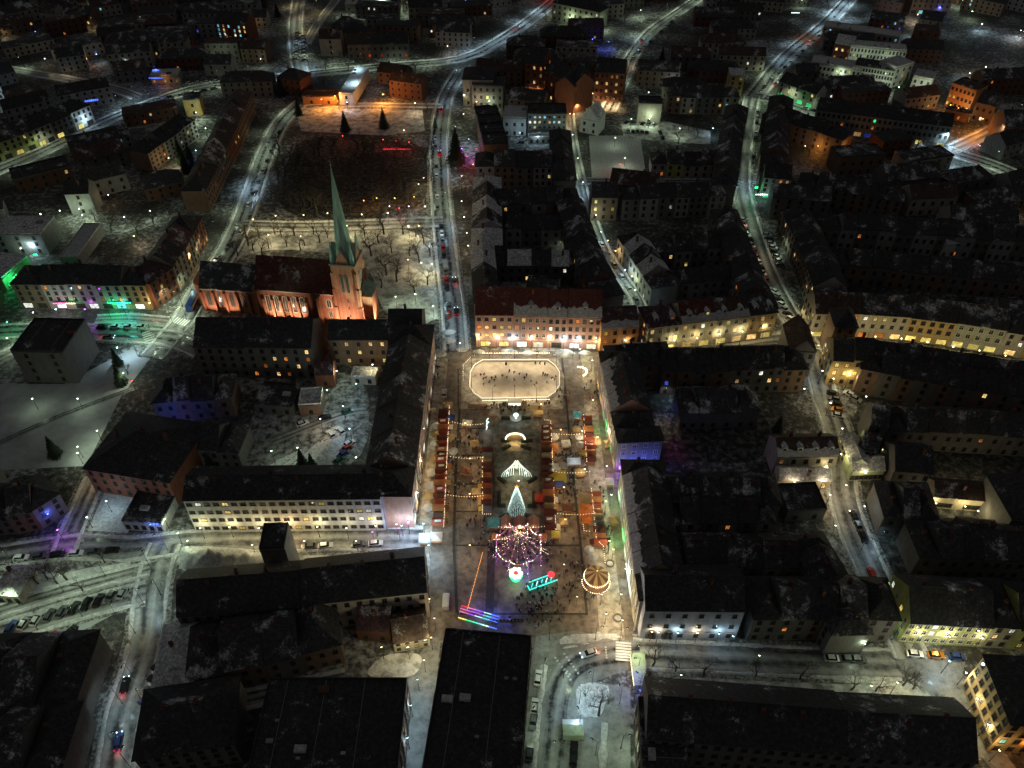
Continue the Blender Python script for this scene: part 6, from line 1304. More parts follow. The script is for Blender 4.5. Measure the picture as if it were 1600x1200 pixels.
for lab, a, b in (('upper bulb string crossing the western lane', (704, 672), (755, 676)), ('middle bulb string crossing the western lane', (701, 726), (755, 728)), ('lower bulb string crossing the western lane', (697, 786), (755, 788)), ('upper bulb string crossing the eastern lane', (861, 690), (912, 690)), ('middle bulb string crossing the eastern lane', (864, 750), (920, 750)), ('lower bulb string crossing the eastern lane', (866, 815), (928, 815)), ('bulb string hung before the three gabled huts', (775, 836), (850, 836))):
    light_string([(*G(*a), 4.2), (*G(*b), 4.2)], lab, ('neu', 'ww'), .8, .07, None, .8)
# people past those built singly: one mass
cm = bpy.data.meshes.new('crowd'); bmx = bmesh.new(); rc_ = random.Random(5); src = [o.data for k, o in list(PEOPLE.items())[:6]]
for (x, y, rx, ry, n) in ((812, 858, 10, 7, 60), (790, 845, 12, 3, 30), (860, 925, 8, 5, 35), (912, 912, 6, 6, 26), (735, 730, 6, 16, 40), (880, 760, 5, 16, 40), (700, 740, 1.6, 22, 26), (905, 700, 3, 12, 20), (830, 960, 10, 3, 20), (940, 800, 2, 16, 24), (800, 640, 10, 2, 20)):
    c = G(x, y)
    for _ in range(n):
        t = rc_.uniform(0, 6.28); r = math.sqrt(rc_.random()); n0 = len(bmx.verts); f0 = len(bmx.faces); bmx.from_mesh(rc_.choice(src)); bmx.verts.ensure_lookup_table(); bmx.faces.ensure_lookup_table(); mi = rc_.choice((0, 0, 1, 3, 4, 5))
        mt = Matrix.Translation((c.x+rx*r*math.cos(t), c.y+ry*r*math.sin(t), .03)) @ Matrix.Rotation(rc_.uniform(0, 6.28), 4, 'Z')
        for v in bmx.verts[n0:]: v.co = mt @ v.co
        for f in bmx.faces[f0:]: f.material_index = mi if f.material_index == 0 else f.material_index
bmx.to_mesh(cm); bmx.free()
for k in ('coat_dark', 'coat_dark', 'skin', 'coat_navy', 'coat_grey', 'coat_beige'): cm.materials.append(M[k])
tag(put(cm, 'crowd'), 'visitors in winter coats thronging the market lanes and the garland ring', None, None, 'stuff')
# ------------------------------------------------------------------ street lamps
lamps('along the west street of the square', [(676, 560, 'cw'), (673, 590, 'cw', 796), (668, 640, 'ww'), (664, 690, 'gw'), (660, 740, 'ww'), (655, 790, 'neu'), (664, 838, 'cw', 1858), (672, 872, 'cw', 1593), (668, 920, 'cw', 796), (673, 955, 'yel', 663)], 'gw', 876, 6, 'globe', 'from the north')
lamps('along the east walk of the square', [(905, 562, 'yel'), (924, 580, 'yel'), (925, 642, 'neu', 640), (932, 700, 'neu'), (946, 745, 'neu', 600), (953, 790, 'gw', 500), (956, 875, 'neu', 760), (968, 945, 'yel', 600), (970, 985, 'neu', 700), (975, 905, 'gw', 520)], 'yel', 660, 5, 'globe', 'from the north')
lamps('in front of the pink houses', [(748, 546, 'yel'), (776, 545), (802, 547, 'cw', 714), (830, 546), (858, 547), (880, 549, 'cw', 646), (902, 549, 'cw', 646), (930, 550, 'yel')], 'neu', 510, 5, 'globe')
lamps('along the far side of the rink', [(720, 556), (765, 556), (840, 556), (895, 560)], 'neu', 416, 6, 'globe')
lamps('on the open market paving', [(728, 680), (735, 735), (735, 790), (875, 690), (880, 780), (882, 830), (735, 870), (880, 900), (900, 950), (810, 770), (845, 650)], 'ww', 458, 5.5, 'globe')
lamps('round the eastern huts', [(908, 690), (912, 750), (945, 800), (948, 690), (950, 862), (938, 945), (945, 975)], 'neu', 490, 5, 'globe')
lamps('along the main street north of the square', [(718, 520, 'cw', 700), (694, 500, 'cw'), (690, 455, 'cw', 600), (686, 415, 'cw'), (682, 385, 'cw'), (695, 360, 'cw', 700), (702, 325), (676, 300), (698, 275, 'cw'), (674, 250), (700, 225, 'cw'), (680, 190), (705, 160, 'cw'), (716, 130, 'cw'), (732, 105, 'cw', 900)], 'gw', 620, 8, 'arm', 'from the south')
lamps('in front of the festive terrace bar', [(722, 330), (726, 355), (730, 380), (732, 400), (722, 290)], 'neu', 300, 5, 'globe', 'from the north')
lamps('along the north path of the church park', [(435, 356), (478, 355), (568, 354), (608, 352), (424, 386), (474, 388), (640, 372), (656, 372), (660, 430, None, 560), (676, 432, 'yel'), (545, 372), (515, 352), (400, 362)], 'yel', 896, 6, 'globe')
lamps('in the little garden east of the church tower', [(639, 422, 'ww', 260), (678, 495, 'gw', 500), (650, 476, 'gw', 350), (620, 480, 'gw', 350)], 'gw', 300, 5, 'globe')
lamps('along the church street', [(305, 418, 'ww', 1800), (322, 400), (345, 372), (368, 335), (382, 300, 'cw'), (400, 292, 'cw', 960), (398, 255), (420, 235, 'gw', 840), (412, 205), (445, 180), (300, 455, 'gw', 840), (286, 480), (270, 505)], 'gw', 744, 8, 'arm', 'from the south')
lamps('round the crossroads west of the church', [(262, 478, 'gw', 979), (292, 500, 'gw', 840), (240, 530, 'gw', 840), (222, 522, 'grn', 308), (115, 492, 'grn', 224), (174, 498, 'grn', 588), (200, 500, 'tea', 700), (215, 555, 'cw', 700)], 'gw', 700, 7, 'arm', 'clockwise from the east')
lamps('in the car park before the neon shops', [(60, 505), (95, 500, 'cw', 588), (140, 500, 'pur', 336), (20, 520, 'grn', 364), (30, 450, 'grn', 588), (55, 400, 'cw', 840), (20, 545, 'gw', 700), (240, 490, 'neu', 560)], 'gw', 588, 5, 'globe')
lamps('along the ring road', [(20, 262), (70, 232), (125, 205), (185, 175, 'cw', 1040), (210, 160, 'cw', 1560), (235, 172, 'cw', 1170), (290, 148), (345, 134, 'gw', 1170), (395, 128), (440, 122, 'cw', 1040), (470, 112, 'cw', 1950), (520, 104), (570, 108), (620, 100), (670, 100), (716, 92, 'cw', 1170), (745, 82, 'cw', 1430), (770, 68, 'cw', 1560), (792, 55, 'cw', 1820), (815, 38, 'cw', 1950), (840, 18, 'cw', 1950), (865, 2, 'red', 650)], 'gw', 1105, 9)
lamps('along the north street with parked cars', [(455, 40), (458, 70, 'cw'), (472, 88), (478, 50, 'yel'), (500, 20, 'yel'), (460, 10, 'yel'), (470, 30, 'neu'), (545, 28, 'gw', 1500), (640, 24, 'gw', 1500), (600, 15, 'gw', 1300)], 'gw', 800, 8, 'arm', 'from the south')
lamps('by the sports field wall', [(526, 167, 'ora', 3432), (600, 164, 'ora', 6336), (505, 172, 'ora', 1848), (470, 145, 'yel', 1848), (455, 150, 'yel', 1584), (560, 150, 'cw', 1320), (650, 178, 'neu', 792)], 'ora', 2112, 6, 'globe')
lamps('along the hill road at the top left', [(8, 60, 'yel'), (40, 108), (110, 118, 'neu', 400), (120, 45, 'ww', 500), (135, 40, 'ww', 500), (105, 38, 'ww', 500), (145, 45, 'ww', 500), (252, 82, 'cw', 700), (295, 78, 'red', 260), (310, 55, 'gw', 700), (360, 72, 'ww', 500), (22, 28, 'cw', 700), (120, 12, 'yel', 1000), (25, 5, 'ora', 900), (215, 120, 'gw'), (255, 134, 'ora', 300), (245, 122, 'blu', 350)], 'gw', 600, 7)
lamps('in the yards at the upper left', [(20, 160, 'cw', 1950), (45, 178, 'cw', 1560), (25, 240, 'yel', 910), (60, 230, 'gw', 650), (118, 190, 'cw', 650), (140, 200, 'cw', 650), (100, 202, 'yel', 455), (310, 190, 'gw', 1170), (325, 215, 'gw', 910), (268, 262, 'yel', 780), (300, 260, 'blu', 390), (310, 250, 'cw', 156), (175, 320, 'ww', 156), (135, 352, 'gw', 1170), (100, 345, 'gw', 650), (200, 355, 'gw', 650), (240, 345, 'gw', 520), (215, 385, 'neu', 546), (70, 350, 'gw', 650), (250, 300, 'neu', 169)], 'gw', 650, 5, 'globe')
lamps('at the yards along the top edge', [(690, 40, 'ora', 224), (690, 60, 'yel', 224), (870, 25, 'yel', 1260), (890, 40, 'gw', 979), (915, 45, 'gw', 979), (940, 48, 'gw', 840), (925, 74, 'blu', 700), (950, 78, 'blu', 700), (1000, 28, 'gw', 979), (1130, 86, 'ora', 2100), (1132, 84, 'gw', 350), (1045, 100, 'blu', 420), (1050, 142, 'cw', 560), (580, 40, 'neu', 560), (400, 45, 'ww', 84)], 'gw', 700, 5, 'globe')
lamps('along the top road between the dark blocks', [(975, 105, 'neu'), (982, 82), (990, 62, 'cw'), (1003, 55), (1018, 40), (1040, 25, 'gw'), (1062, 16), (1085, 5), (965, 130), (960, 150, 'yel')], 'gw', 910, 8, 'arm', 'from the south')
lamps('in the orange-lit brick courtyard', [(905, 176, 'ww', 1680), (928, 160, 'ww', 1260), (945, 166, 'ww', 1959), (962, 168, 'ww', 1540), (912, 185, 'ww', 700), (836, 150, 'ww', 1260), (828, 150, 'ww', 840), (806, 130, 'ora', 1260), (880, 186, 'ora', 700)], 'ww', 1260, 5)
lamps('in the snowy courts north of the square', [(812, 222, 'cw', 420), (840, 228, 'cw', 312), (800, 200, 'gw', 600), (925, 160, 'neu', 180), (890, 192, 'yel', 780), (894, 225, 'gw', 780), (902, 262, 'gw', 720), (910, 300, 'cw', 600), (1012, 158, 'gw', 600), (1015, 196, 'gw', 600), (985, 200, 'gw', 504), (1060, 215, 'gw', 360), (975, 262, 'gw', 360), (960, 230, 'gw', 240), (968, 272, 'red', 240)], 'gw', 600, 5, 'globe')
lamps('along the back alley', [(930, 352, 'gw', 546), (938, 378, 'cw', 455), (948, 392, 'ww', 208), (960, 408, 'ww', 338), (975, 438, 'cw', 546), (985, 448, 'gw', 546), (990, 470, 'gw', 390), (1003, 500, 'cw', 520), (1005, 540, 'gw', 338)], 'gw', 455, 5, 'globe', 'from the north')
lamps('in the little court behind the pink houses', [(805, 437, 'grn', 60), (838, 434, 'grn', 20), (882, 385, 'neu', 80), (880, 392, 'gw', 120)], 'gw', 50, 4)
lamps('along the upper long street', [(1180, 165, 'gw', 900), (1160, 160, 'gw', 800), (1183, 195), (1172, 230), (1150, 225), (1172, 265), (1148, 280), (1188, 300, 'grn', 700), (1172, 295, 'cw', 900), (1150, 312), (1210, 318, 'cw', 600), (1180, 340, 'gw', 400)], 'gw', 600, 8, 'arm', 'from the north')
lamps('along the middle of the long street', [(1165, 362, 'gw', 520), (1172, 405, 'neu', 520), (1215, 395, 'gw', 280), (1182, 430, 'yel', 320), (1212, 470, 'gw', 520), (1235, 500, 'yel', 700), (1262, 500, 'yel', 360)], 'gw', 400, 7, 'arm', 'from the north')
lamps('along the amber shopping street', [(1050, 552), (1085, 548), (1120, 542), (1155, 538), (1190, 530), (1228, 528), (1262, 540), (1290, 540), (1325, 540), (1360, 546), (1400, 549), (1440, 555), (1480, 562), (1520, 568), (1560, 576), (1600, 584), (945, 552), (975, 552)], 'yel', 416, 6, 'globe')
lamps('round the stone yard east of the junction', [(1272, 560, 'yel', 420), (1278, 600, 'cw', 240), (1295, 612, 'yel', 420), (1320, 606, 'yel', 420), (1345, 612, 'ww', 260), (1290, 650, 'yel', 350), (1345, 640, 'yel', 300), (1250, 628, 'yel', 150), (1308, 690, 'yel', 420), (1306, 730, 'yel', 420)], 'yel', 350, 6, 'globe')
lamps('in the courtyards by the cloister', [(1225, 738, 'yel', 198), (1260, 738, 'yel', 198), (1285, 745, 'yel', 234), (1235, 770, 'neu', 234), (1280, 768, 'neu', 234), (1315, 775, 'neu', 468), (1330, 748, 'yel', 342), (1360, 738, 'yel', 378), (1372, 720, 'yel', 234), (1345, 715, 'yel', 180), (1345, 756, 'yel', 270), (1320, 815, 'neu', 270), (1343, 808, 'cw', 135), (1290, 790, 'yel', 234), (1298, 838, 'gw', 108)], 'yel', 270, 5, 'globe')
lamps('in the arched garden', [(1460, 770), (1490, 765), (1520, 772), (1550, 770), (1500, 805), (1520, 812), (1455, 800), (1535, 790), (1465, 835, 'cw', 120), (1490, 845, 'cw', 108)], 'yel', 360, 4, 'globe')
lamps('in the unlit eastern quarter', [(1477, 612, 'cw', 130), (1560, 640, 'ww', 120), (1600, 645, 'ora', 100), (1585, 340, 'yel', 250), (1480, 395, 'cw', 130), (1430, 372, 'blu', 30), (1365, 845, 'cw', 150), (1368, 880, 'cw', 75), (1540, 862, 'cw', 60), (1278, 925, 'pin', 30), (1105, 860, 'cw', 100), (1042, 628, 'cw', 120), (1060, 612, 'ww', 100), (1138, 604, 'gw', 130), (1045, 670, 'neu', 130), (1050, 700, 'pin', 60), (1045, 652, 'blu', 60), (1145, 625, 'cw', 45)], 'gw', 75, 5)
lamps('along the lower long street', [(1345, 860, 'cw', 112), (1378, 925, 'gw', 176), (1400, 985, 'ww', 128), (1392, 1000, 'gw', 160)], 'gw', 160, 7)
lamps('in the wet yard at the lower right', [(1425, 1012, 'yel', 450), (1470, 1014, 'yel', 630), (1520, 1016, 'yel', 390), (1470, 1052, 'cw', 975), (1495, 1070, 'yel', 750), (1512, 1110, 'yel', 630), (1528, 1150, 'yel', 570), (1545, 1190, 'ww', 480), (1390, 1085, 'yel', 630), (1430, 1110, 'gw', 630), (1350, 1090, 'gw', 270), (1340, 1025, 'gw', 300), (1590, 1180, 'ora', 390)], 'gw', 525, 6, 'globe')
lamps('round the lower crossing', [(858, 1000, 'gw', 286), (930, 1000, 'neu', 385), (968, 1003, 'neu', 385), (985, 1035, 'gw', 440), (925, 1068, 'cw', 462), (905, 1100, 'cw', 462), (880, 1060, 'gw', 330), (848, 1060, 'gw', 264), (838, 1120, 'gw', 286), (905, 1135, 'cw', 330), (968, 1100, 'gw', 308), (970, 1170, 'gw', 528), (855, 1180, 'gw', 264), (998, 1078, 'blu', 462), (996, 1050, 'yel', 198), (930, 1180, 'gw', 242), (988, 1105, 'red', 66)], 'gw', 330, 7, 'arm', 'from the north')
lamps('in the park lawn below the bluish house', [(1025, 1004, 'neu', 138), (1055, 1005, 'cw', 158), (1085, 1005, 'neu', 158), (1118, 1006, 'cw', 125), (1140, 1010, 'cw', 52), (1015, 1003, 'neu', 52), (1060, 1070, 'gw', 39), (1180, 1040, 'gw', 19)], 'gw', 33, 5, 'globe')
lamps('in the lower west alley', [(676, 1015, 'yel', 380), (665, 1050, 'yel', 420), (655, 1080, 'cw', 420), (645, 1120, 'cw', 420), (640, 1170, 'cw', 500), (600, 1030, 'yel', 180), (640, 1030, 'yel', 380), (632, 1150, 'cw', 200), (681, 985, 'ww', 200)], 'yel', 380, 6, 'globe', 'from the north')
lamps('along the south street below the pale apartments', [(320, 842, 'yel', 391), (365, 840, 'yel', 391), (410, 842, 'yel', 522), (455, 840, 'ww', 578), (500, 840, 'yel', 522), (545, 842, 'yel', 391), (590, 838, 'yel', 391), (630, 838, 'cw', 391), (400, 868, 'yel', 279), (300, 862, 'gw', 391), (560, 862, 'yel', 186), (480, 862, 'yel', 186), (285, 850, 'gw', 279), (585, 848, 'pur', 93), (640, 835, 'pur', 93), (655, 880, 'blu', 241), (625, 842, 'pur', 93), (622, 836, 'cw', 187), (640, 832, 'cw', 144)], 'yel', 391, 5, 'globe')
lamps('along mill street', [(238, 892, 'gw', 351), (225, 945, 'cw', 585), (252, 930, 'gw', 234), (212, 990, 'yel', 234), (210, 1060, 'neu', 152), (192, 1100, 'cw', 409), (232, 1110, 'gw', 175), (185, 1170, 'cw', 304), (205, 1200, 'yel', 210), (262, 860, 'gw', 304)], 'gw', 351, 8, 'arm', 'from the north')
lamps('along the rows of parked cars', [(30, 945, 'gw', 520), (100, 925, 'gw', 520), (165, 900, 'gw', 520), (60, 985, 'gw', 400), (130, 965, 'gw', 440), (15, 1020, 'yel', 440), (190, 975, 'gw', 400), (20, 880, 'gw', 360), (110, 890, 'gw', 280)], 'gw', 440, 7, 'arm')
lamps('round the snowy entrance yard', [(150, 762, 'ww', 264), (175, 800, 'cw', 420), (145, 825, 'gw', 240), (243, 836, 'blu', 180), (265, 828, 'gw', 300), (72, 810, 'blu', 360), (85, 820, 'blu', 312), (100, 800, 'neu', 264), (58, 800, 'cw', 192), (100, 845, 'pur', 300), (25, 808, 'ora', 72), (130, 725, 'gw', 192), (200, 600, 'gw', 504), (160, 690, 'gw', 456), (130, 640, 'gw', 240), (60, 640, 'gw', 192), (130, 715, 'gw', 240), (190, 560, 'cw', 504), (213, 612, 'red', 72)], 'gw', 240, 5, 'globe')
lamps('in the back yard behind the pale apartments', [(505, 675, 'neu', 630), (540, 655, 'cw', 630), (550, 690, 'cw', 390), (560, 735, 'gw', 390), (470, 720, 'gw', 270), (560, 620, 'cw', 240), (530, 600, 'gw', 390), (585, 590, 'yel', 300), (275, 690, 'blu', 630), (268, 680, 'blu', 330), (350, 700, 'gw', 90), (430, 725, 'gw', 180), (515, 630, 'gw', 180), (630, 800, 'pur', 90)], 'gw', 300, 6, 'globe')
lamps('at the eastern road fork', [(1232, 160, 'gw'), (1210, 140, 'gw', 1755), (1225, 152, 'grn', 1755), (1200, 120, 'gw'), (1225, 95, 'cw'), (1245, 72, 'cw'), (1262, 60, 'ora', 585), (1280, 45, 'cw', 2340), (1305, 22, 'cw', 3510), (1325, 8, 'cw', 3510), (1320, 30, 'cw', 1755), (1270, 178, 'gw', 1170), (1310, 190, 'cw', 1365), (1345, 182, 'cw', 975), (1365, 190, 'yel', 975), (1405, 200, 'gw', 1170), (1440, 220, 'ww', 1365), (1470, 232, 'cw', 2925), (1490, 226, 'cw', 2535), (1500, 214, 'ora', 1755), (1520, 206, 'ora', 2145), (1535, 232, 'red', 585), (1480, 255, 'cw', 2340), (1560, 222, 'neu', 1170), (1590, 190, 'gw', 1170), (1545, 262, 'gw', 975), (1600, 285, 'gw', 975)], 'gw', 1365, 9, 'arm')
lamps('round the white school and hotel', [(1382, 32, 'cw', 1350), (1430, 35, 'neu', 1350), (1425, 58, 'cw', 1350), (1370, 44, 'gw', 1050), (1345, 110, 'gw', 750), (1385, 112, 'gw', 750), (1440, 150, 'gw', 750), (1400, 160, 'gw', 600), (1360, 148, 'gw', 600), (1310, 116, 'gw', 450), (1530, 50, 'cw', 1350), (1590, 60, 'cw', 1800), (1595, 62, 'ora', 600), (1535, 118, 'neu', 1800), (1565, 122, 'cw', 900), (1510, 128, 'cw', 750), (1492, 183, 'ora', 2250), (1480, 178, 'ora', 1350), (1505, 184, 'yel', 1050), (1530, 200, 'ora', 750), (1400, 18, 'ora', 450), (1465, 24, 'blu', 600), (1420, 20, 'cw', 750), (1500, 12, 'gw', 1350), (1515, 30, 'gw', 900), (1340, 60, 'gw', 450)], 'gw', 750, 5, 'globe')
lamps('in the orange yard', [(1275, 240, 'ora', 800), (1300, 238, 'ora', 1120), (1322, 244, 'ora', 720), (1255, 240, 'neu', 96), (1357, 258, 'blu', 144), (1358, 270, 'ora', 144), (1118, 168, 'blu', 192), (1112, 212, 'cw', 240), (1120, 176, 'ora', 128)], 'ora', 640, 4, 'globe')
lamps('in the terrace gardens by the main street', [(722, 250, 'pur', 900), (730, 262, 'red', 500), (745, 250, 'red', 260), (733, 235, 'cw', 600), (712, 215, 'gw', 500), (740, 275, 'ww', 260), (725, 195, 'gw', 400), (726, 165, 'gw', 400)], 'gw', 500, 6, 'globe')
lamps('at the dark park west of the main street', [(663, 290, 'ww', 350), (648, 320, 'ora', 350), (618, 322, 'ora', 300), (590, 322, 'ora', 260), (570, 326, 'ora', 160), (655, 300, 'yel', 250), (620, 232, 'red', 260), (640, 234, 'red', 240), (600, 230, 'red', 160), (537, 224, 'red', 120), (632, 215, 'yel', 200), (640, 335, 'cw', 260), (610, 335, 'cw', 220), (625, 338, 'red', 120), (665, 335, 'gw', 350)], 'ora', 200, 4, 'globe')
lamps('on the far hillside streets', [(140, 105, 'ora', 416), (155, 98, 'cw', 192), (230, 116, 'gw', 480), (200, 108, 'cw', 144), (185, 128, 'cw', 320), (60, 62, 'blu', 80), (340, 105, 'gw', 960), (410, 105, 'gw', 192), (417, 128, 'blu', 240), (75, 105, 'yel', 192), (1160, 28, 'gw', 96), (1250, 12, 'gw', 320), (1540, 20, 'gw', 320), (750, 15, 'cw', 240), (742, 18, 'red', 224), (765, 20, 'gw', 192), (728, 12, 'blu', 224), (700, 85, 'neu', 320)], 'gw', 320, 5, 'globe')
lamps('by the pale hall and the white modern block', [(745, 173, 'neu', 900), (765, 172, 'gw', 700), (544, 174, 'cw', 500), (530, 172, 'ora', 300), (1345, 140, 'gw', 900), (1375, 145, 'gw', 900), (1400, 150, 'gw', 700), (1310, 128, 'gw', 500), (1330, 116, 'gw', 500), (40, 404, 'gw', 220), (130, 342, 'gw', 400), (1013, 200, 'gw', 500), (290, 225, 'gw', 600), (265, 240, 'gw', 500)], 'gw', 500, 5, 'globe')  # added lamps, placed to brighten pale walls and the school front
lamp(563, 150, 'cw', 1500, 12, 'arm', PI, 'tall lamp beside the long white modern block above the sports field', 'street lamps by the white modern block'); lamp(560, 128, 'cw', 1500, 12, 'arm', PI, 'tall lamp at the far end of the white modern block', 'street lamps by the white modern block')  # two added lamps, put up only to throw light on the block's roof
# ------------------------------------------------------------------ parked and moving cars
cars('nose to kerb in the lane below the snowy garden', (8, 985), (202, 925), 10, 60, paints=('blue', 'silver', 'snow', 'grey', 'grey', 'black', 'black', 'black', 'grey', 'silver'))
cars('in the second line of the snowy parking lane', (5, 1022), (155, 975), 5, 45, paints=('grey', 'silver', 'red', 'black', 'white'), miss=(4,))
cars('on the street below the yellow-green terrace', (1412, 1022), (1510, 1028), 3, 0, paints=('white', 'orange', 'blue'))
cars('in the dark lower long street', (1358, 888), (1388, 975), 4, 0, 'from the north', ('red', 'blue', 'grey', 'black'))
cars('in the little stone yard beyond the junction', (1300, 612), (1310, 655), 5, 80, 'from the north', ('black', 'grey', 'black', 'orange', 'white')); cars('by the amber-lit corner of the stone yard', (1322, 614), (1340, 628), 2, 20, paints=('white', 'silver'))
cars('along the west kerb of the upper long street', (1166, 168), (1146, 288), 16, 10, 'from the north', ('snow', 'black', 'grey', 'silver')); cars('along the east kerb of the upper long street', (1184, 172), (1176, 262), 10, 0, 'from the north', ('grey', 'snow', 'black'), (3, 6, 7))
cars('on the western side of the middle long street', (1156, 340), (1196, 442), 12, 35, 'from the north', ('snow', 'red', 'grey', 'snow', 'black')); cars('on the eastern side of the middle long street', (1196, 365), (1222, 420), 8, 70, 'from the north', ('snow', 'grey', 'snow'))
cars('along the narrow lower end of the middle long street', (1206, 452), (1242, 512), 8, 30, 'from the north', ('snow', 'silver', 'black'))
cars('in the front line of the courtyard car park', (975, 192), (1026, 196), 6, 70, paints=('black', 'grey', 'snow')); cars('in the second line of the courtyard car park', (978, 206), (1014, 207), 5, 90, paints=('grey', 'black', 'grey')); cars('in the far corner of the courtyard car park', (1030, 205), (1036, 220), 2, 0, paints=('black', 'black'))
cars('on the west side of the north street', (466, 50), (462, 96), 9, 85, 'from the north', ('silver', 'snow', 'grey', 'white')); cars('on the east side of the north street', (474, 55), (476, 98), 8, 85, 'from the north', ('snow', 'grey', 'blue'))
cars('along the main street beside the church garden', (689, 350), (703, 500), 12, 0, 'from the north', ('black', 'snow', 'grey', 'red'), (5, 9)); cars('along the upper main street', (680, 210), (684, 335), 8, 0, 'from the north', ('snow', 'grey'), (2, 5))
cars('below the pale apartment block', (470, 856), (600, 850), 5, 5, paints=('grey', 'snow', 'blue', 'grey', 'white'), miss=(2,)); cars('on the kerb of the lower crossing lane', (897, 1168), (895, 1192), 2, 0, 'from the north', ('black', 'black'))
cars('in the back yard behind the pale apartments', (510, 683), (540, 672), 2, 100, paints=('snow', 'snow')); cars('in the snow ring of the back yard', (528, 725), (548, 690), 4, -30, paints=('green', 'blue', 'red', 'white')); cars('along the drive of the back yard', (455, 668), (560, 640), 3, 5, paints=('snow', 'black', 'green'))
cars('on the verge before the neon shops', (150, 512), (232, 512), 4, 5, paints=('black', 'snow', 'snow', 'snow')); cars('along the church street', (385, 355), (310, 440), 4, 0, 'from the north', ('snow', 'grey')); cars('along mill street', (252, 1040), (225, 1110), 4, 60, 'from the north', ('black', 'black', 'grey', 'blue'))
cars('beside the office block in the snowy court', (806, 205), (815, 228), 3, 70, 'from the north', ('grey', 'snow', 'grey')); cars('in the orange-lit brick courtyard', (918, 170), (935, 178), 2, 20, paints=('snow', 'grey')); cars('on the west side of the square edge', (655, 870), (660, 900), 2, 0, 'from the north', ('silver', 'grey')); cars('along the dark street by the park', (1290, 1030), (1350, 1032), 3, 0, paints=('snow', 'grey', 'grey'))
cars('on the pavement by the chemist corner', (1198, 322), (1218, 322), 2, 0, paints=('black', 'grey')); cars('on the hill road verge', (290, 132), (345, 128), 4, 0, paints=('snow', 'white'))
cars('along the north kerb of the ring road', (240, 158), (440, 118), 12, 0, paints=('snow', 'grey', 'silver')); cars('on the west kerb of the church street', (385, 330), (440, 200), 8, 0, 'from the south', ('snow', 'black', 'grey')); cars('on the north-east road kerb', (1190, 140), (1300, 38), 12, 0, 'from the south', ('grey', 'snow', 'silver'))
cars('on the east road kerb', (1250, 168), (1430, 220), 12, 0, paints=('snow', 'black', 'grey')); cars('on the top road kerb', (985, 96), (1060, 24), 9, 0, 'from the south', ('snow', 'grey')); cars('on the south street kerb at the lower left', (20, 874), (190, 860), 6, 0, paints=('snow', 'grey', 'black')); cars('along the back alley', (935, 375), (1000, 480), 6, 0, 'from the north', ('snow', 'silver', 'grey')); cars('on the west edge of the lower crossing', (842, 1050), (826, 1190), 6, 0, 'from the north', ('snow', 'grey'), (1, 4)); cars('on the east kerb of the lower long street', (1330, 800), (1352, 850), 3, 0, 'from the north', ('black', 'grey'))
def moving(px, py, qx, qy, label, paint='grey', van=False, tail=False):
    a, b = G(px, py), G(qx, qy); rz = math.atan2((b-a).y, (b-a).x); c = car(a, rz, label, paint, None, van)
    fx = 2.4; u = Vector((math.cos(rz), math.sin(rz)))
    for s in (-.6, .6):
        MB().ball((fx-.2, s, .68), .14, n=6, k=4).build('lit_headlight', 'bulb_cw', c); MB().ball((-fx+.2, s, .75), .14, n=6, k=4).build('lit_tail_light', 'led_red', c)
    l = bpy.data.lights.new('headlight_beam', 'SPOT'); l.energy = 260; l.color = (.8, .9, 1); l.spot_size = math.radians(60); l.spot_blend = .5; o = bpy.data.objects.new('light', l); o.parent = c; o.location = (2.7, 0, .8); o.rotation_euler = (0, -math.radians(84), 0); COL.objects.link(o)
    r = bpy.data.objects.new('light', light_data('red', 26, .1)); r.parent = c; r.location = (-2.8, 0, .8); COL.objects.link(r)
moving(920, 1022, 880, 1035, '{} car turning at the lower crossing with red tail lights', 'white'); moving(186, 1160, 196, 1090, '{} car driving up mill street with bright headlights', 'blue'); moving(398, 302, 380, 340, '{} car coming down the church street with headlights on', 'grey'); moving(710, 440, 705, 400, '{} car with glowing tail lights beside the church garden', 'grey'); moving(713, 488, 710, 450, '{} car with glowing tail lights near the pink corner house', 'black')
moving(687, 240, 686, 200, '{} car with red tail lights on the upper main street', 'red'); moving(689, 172, 692, 150, '{} car with red tail lights near the ring road', 'red'); moving(606, 103, 660, 98, '{} car on the ring road above the sports field', 'silver'); moving(808, 44, 840, 22, '{} car on the north-east bend of the ring road', 'white'); moving(1003, 64, 1020, 48, '{} car with red lights on the top road', 'black'); moving(1000, 78, 985, 95, '{} car coming down the top road', 'white')
moving(1262, 66, 1290, 40, '{} car on the north-east road', 'silver'); moving(1535, 228, 1500, 232, '{} car waiting at the eastern fork', 'red'); moving(1468, 222, 1500, 214, '{} car crossing at the eastern fork', 'white'); moving(205, 176, 240, 165, '{} car on the ring road by the upper left yards', 'white'); moving(170, 528, 210, 528, '{} car in front of the neon shops', 'grey'); moving(196, 1072, 203, 1040, '{} car with tail lights at the bend of mill street', 'black'); moving(1212, 132, 1230, 112, '{} car climbing away from the long street junction', 'grey'); moving(1395, 208, 1430, 218, '{} car on the east road below the grey block', 'blue')
# bus at the stop west of the church
bp = G(303, 475); ba = math.atan2((G(318, 440)-G(298, 485)).y, (G(318, 440)-G(298, 485)).x); bus = thing('city_bus', 'dark blue city bus beside the church choir', 'bus', (bp.x, bp.y, .03), ba)
MB().box(-5.5, 5.5, -1.25, 1.25, .35, 3.0).build('body', 'paint_blue', bus); MB().box(-5.3, 5.3, -1.27, -1.251, 1.3, 2.4).box(-5.3, 5.3, 1.251, 1.27, 1.3, 2.4).build('windows', 'lit_dimwarm', bus); MB().box(5.51, 5.53, -1.1, 1.1, 1.0, 2.6).build('windscreen', 'car_glass', bus)
for x in (-3.4, 3.6):
    for y in (-1.15, 1.15): MB().tube((x, y-.12, .5), (x, y+.12, .5), .5, n=12).build('wheel', 'tyre', bus)
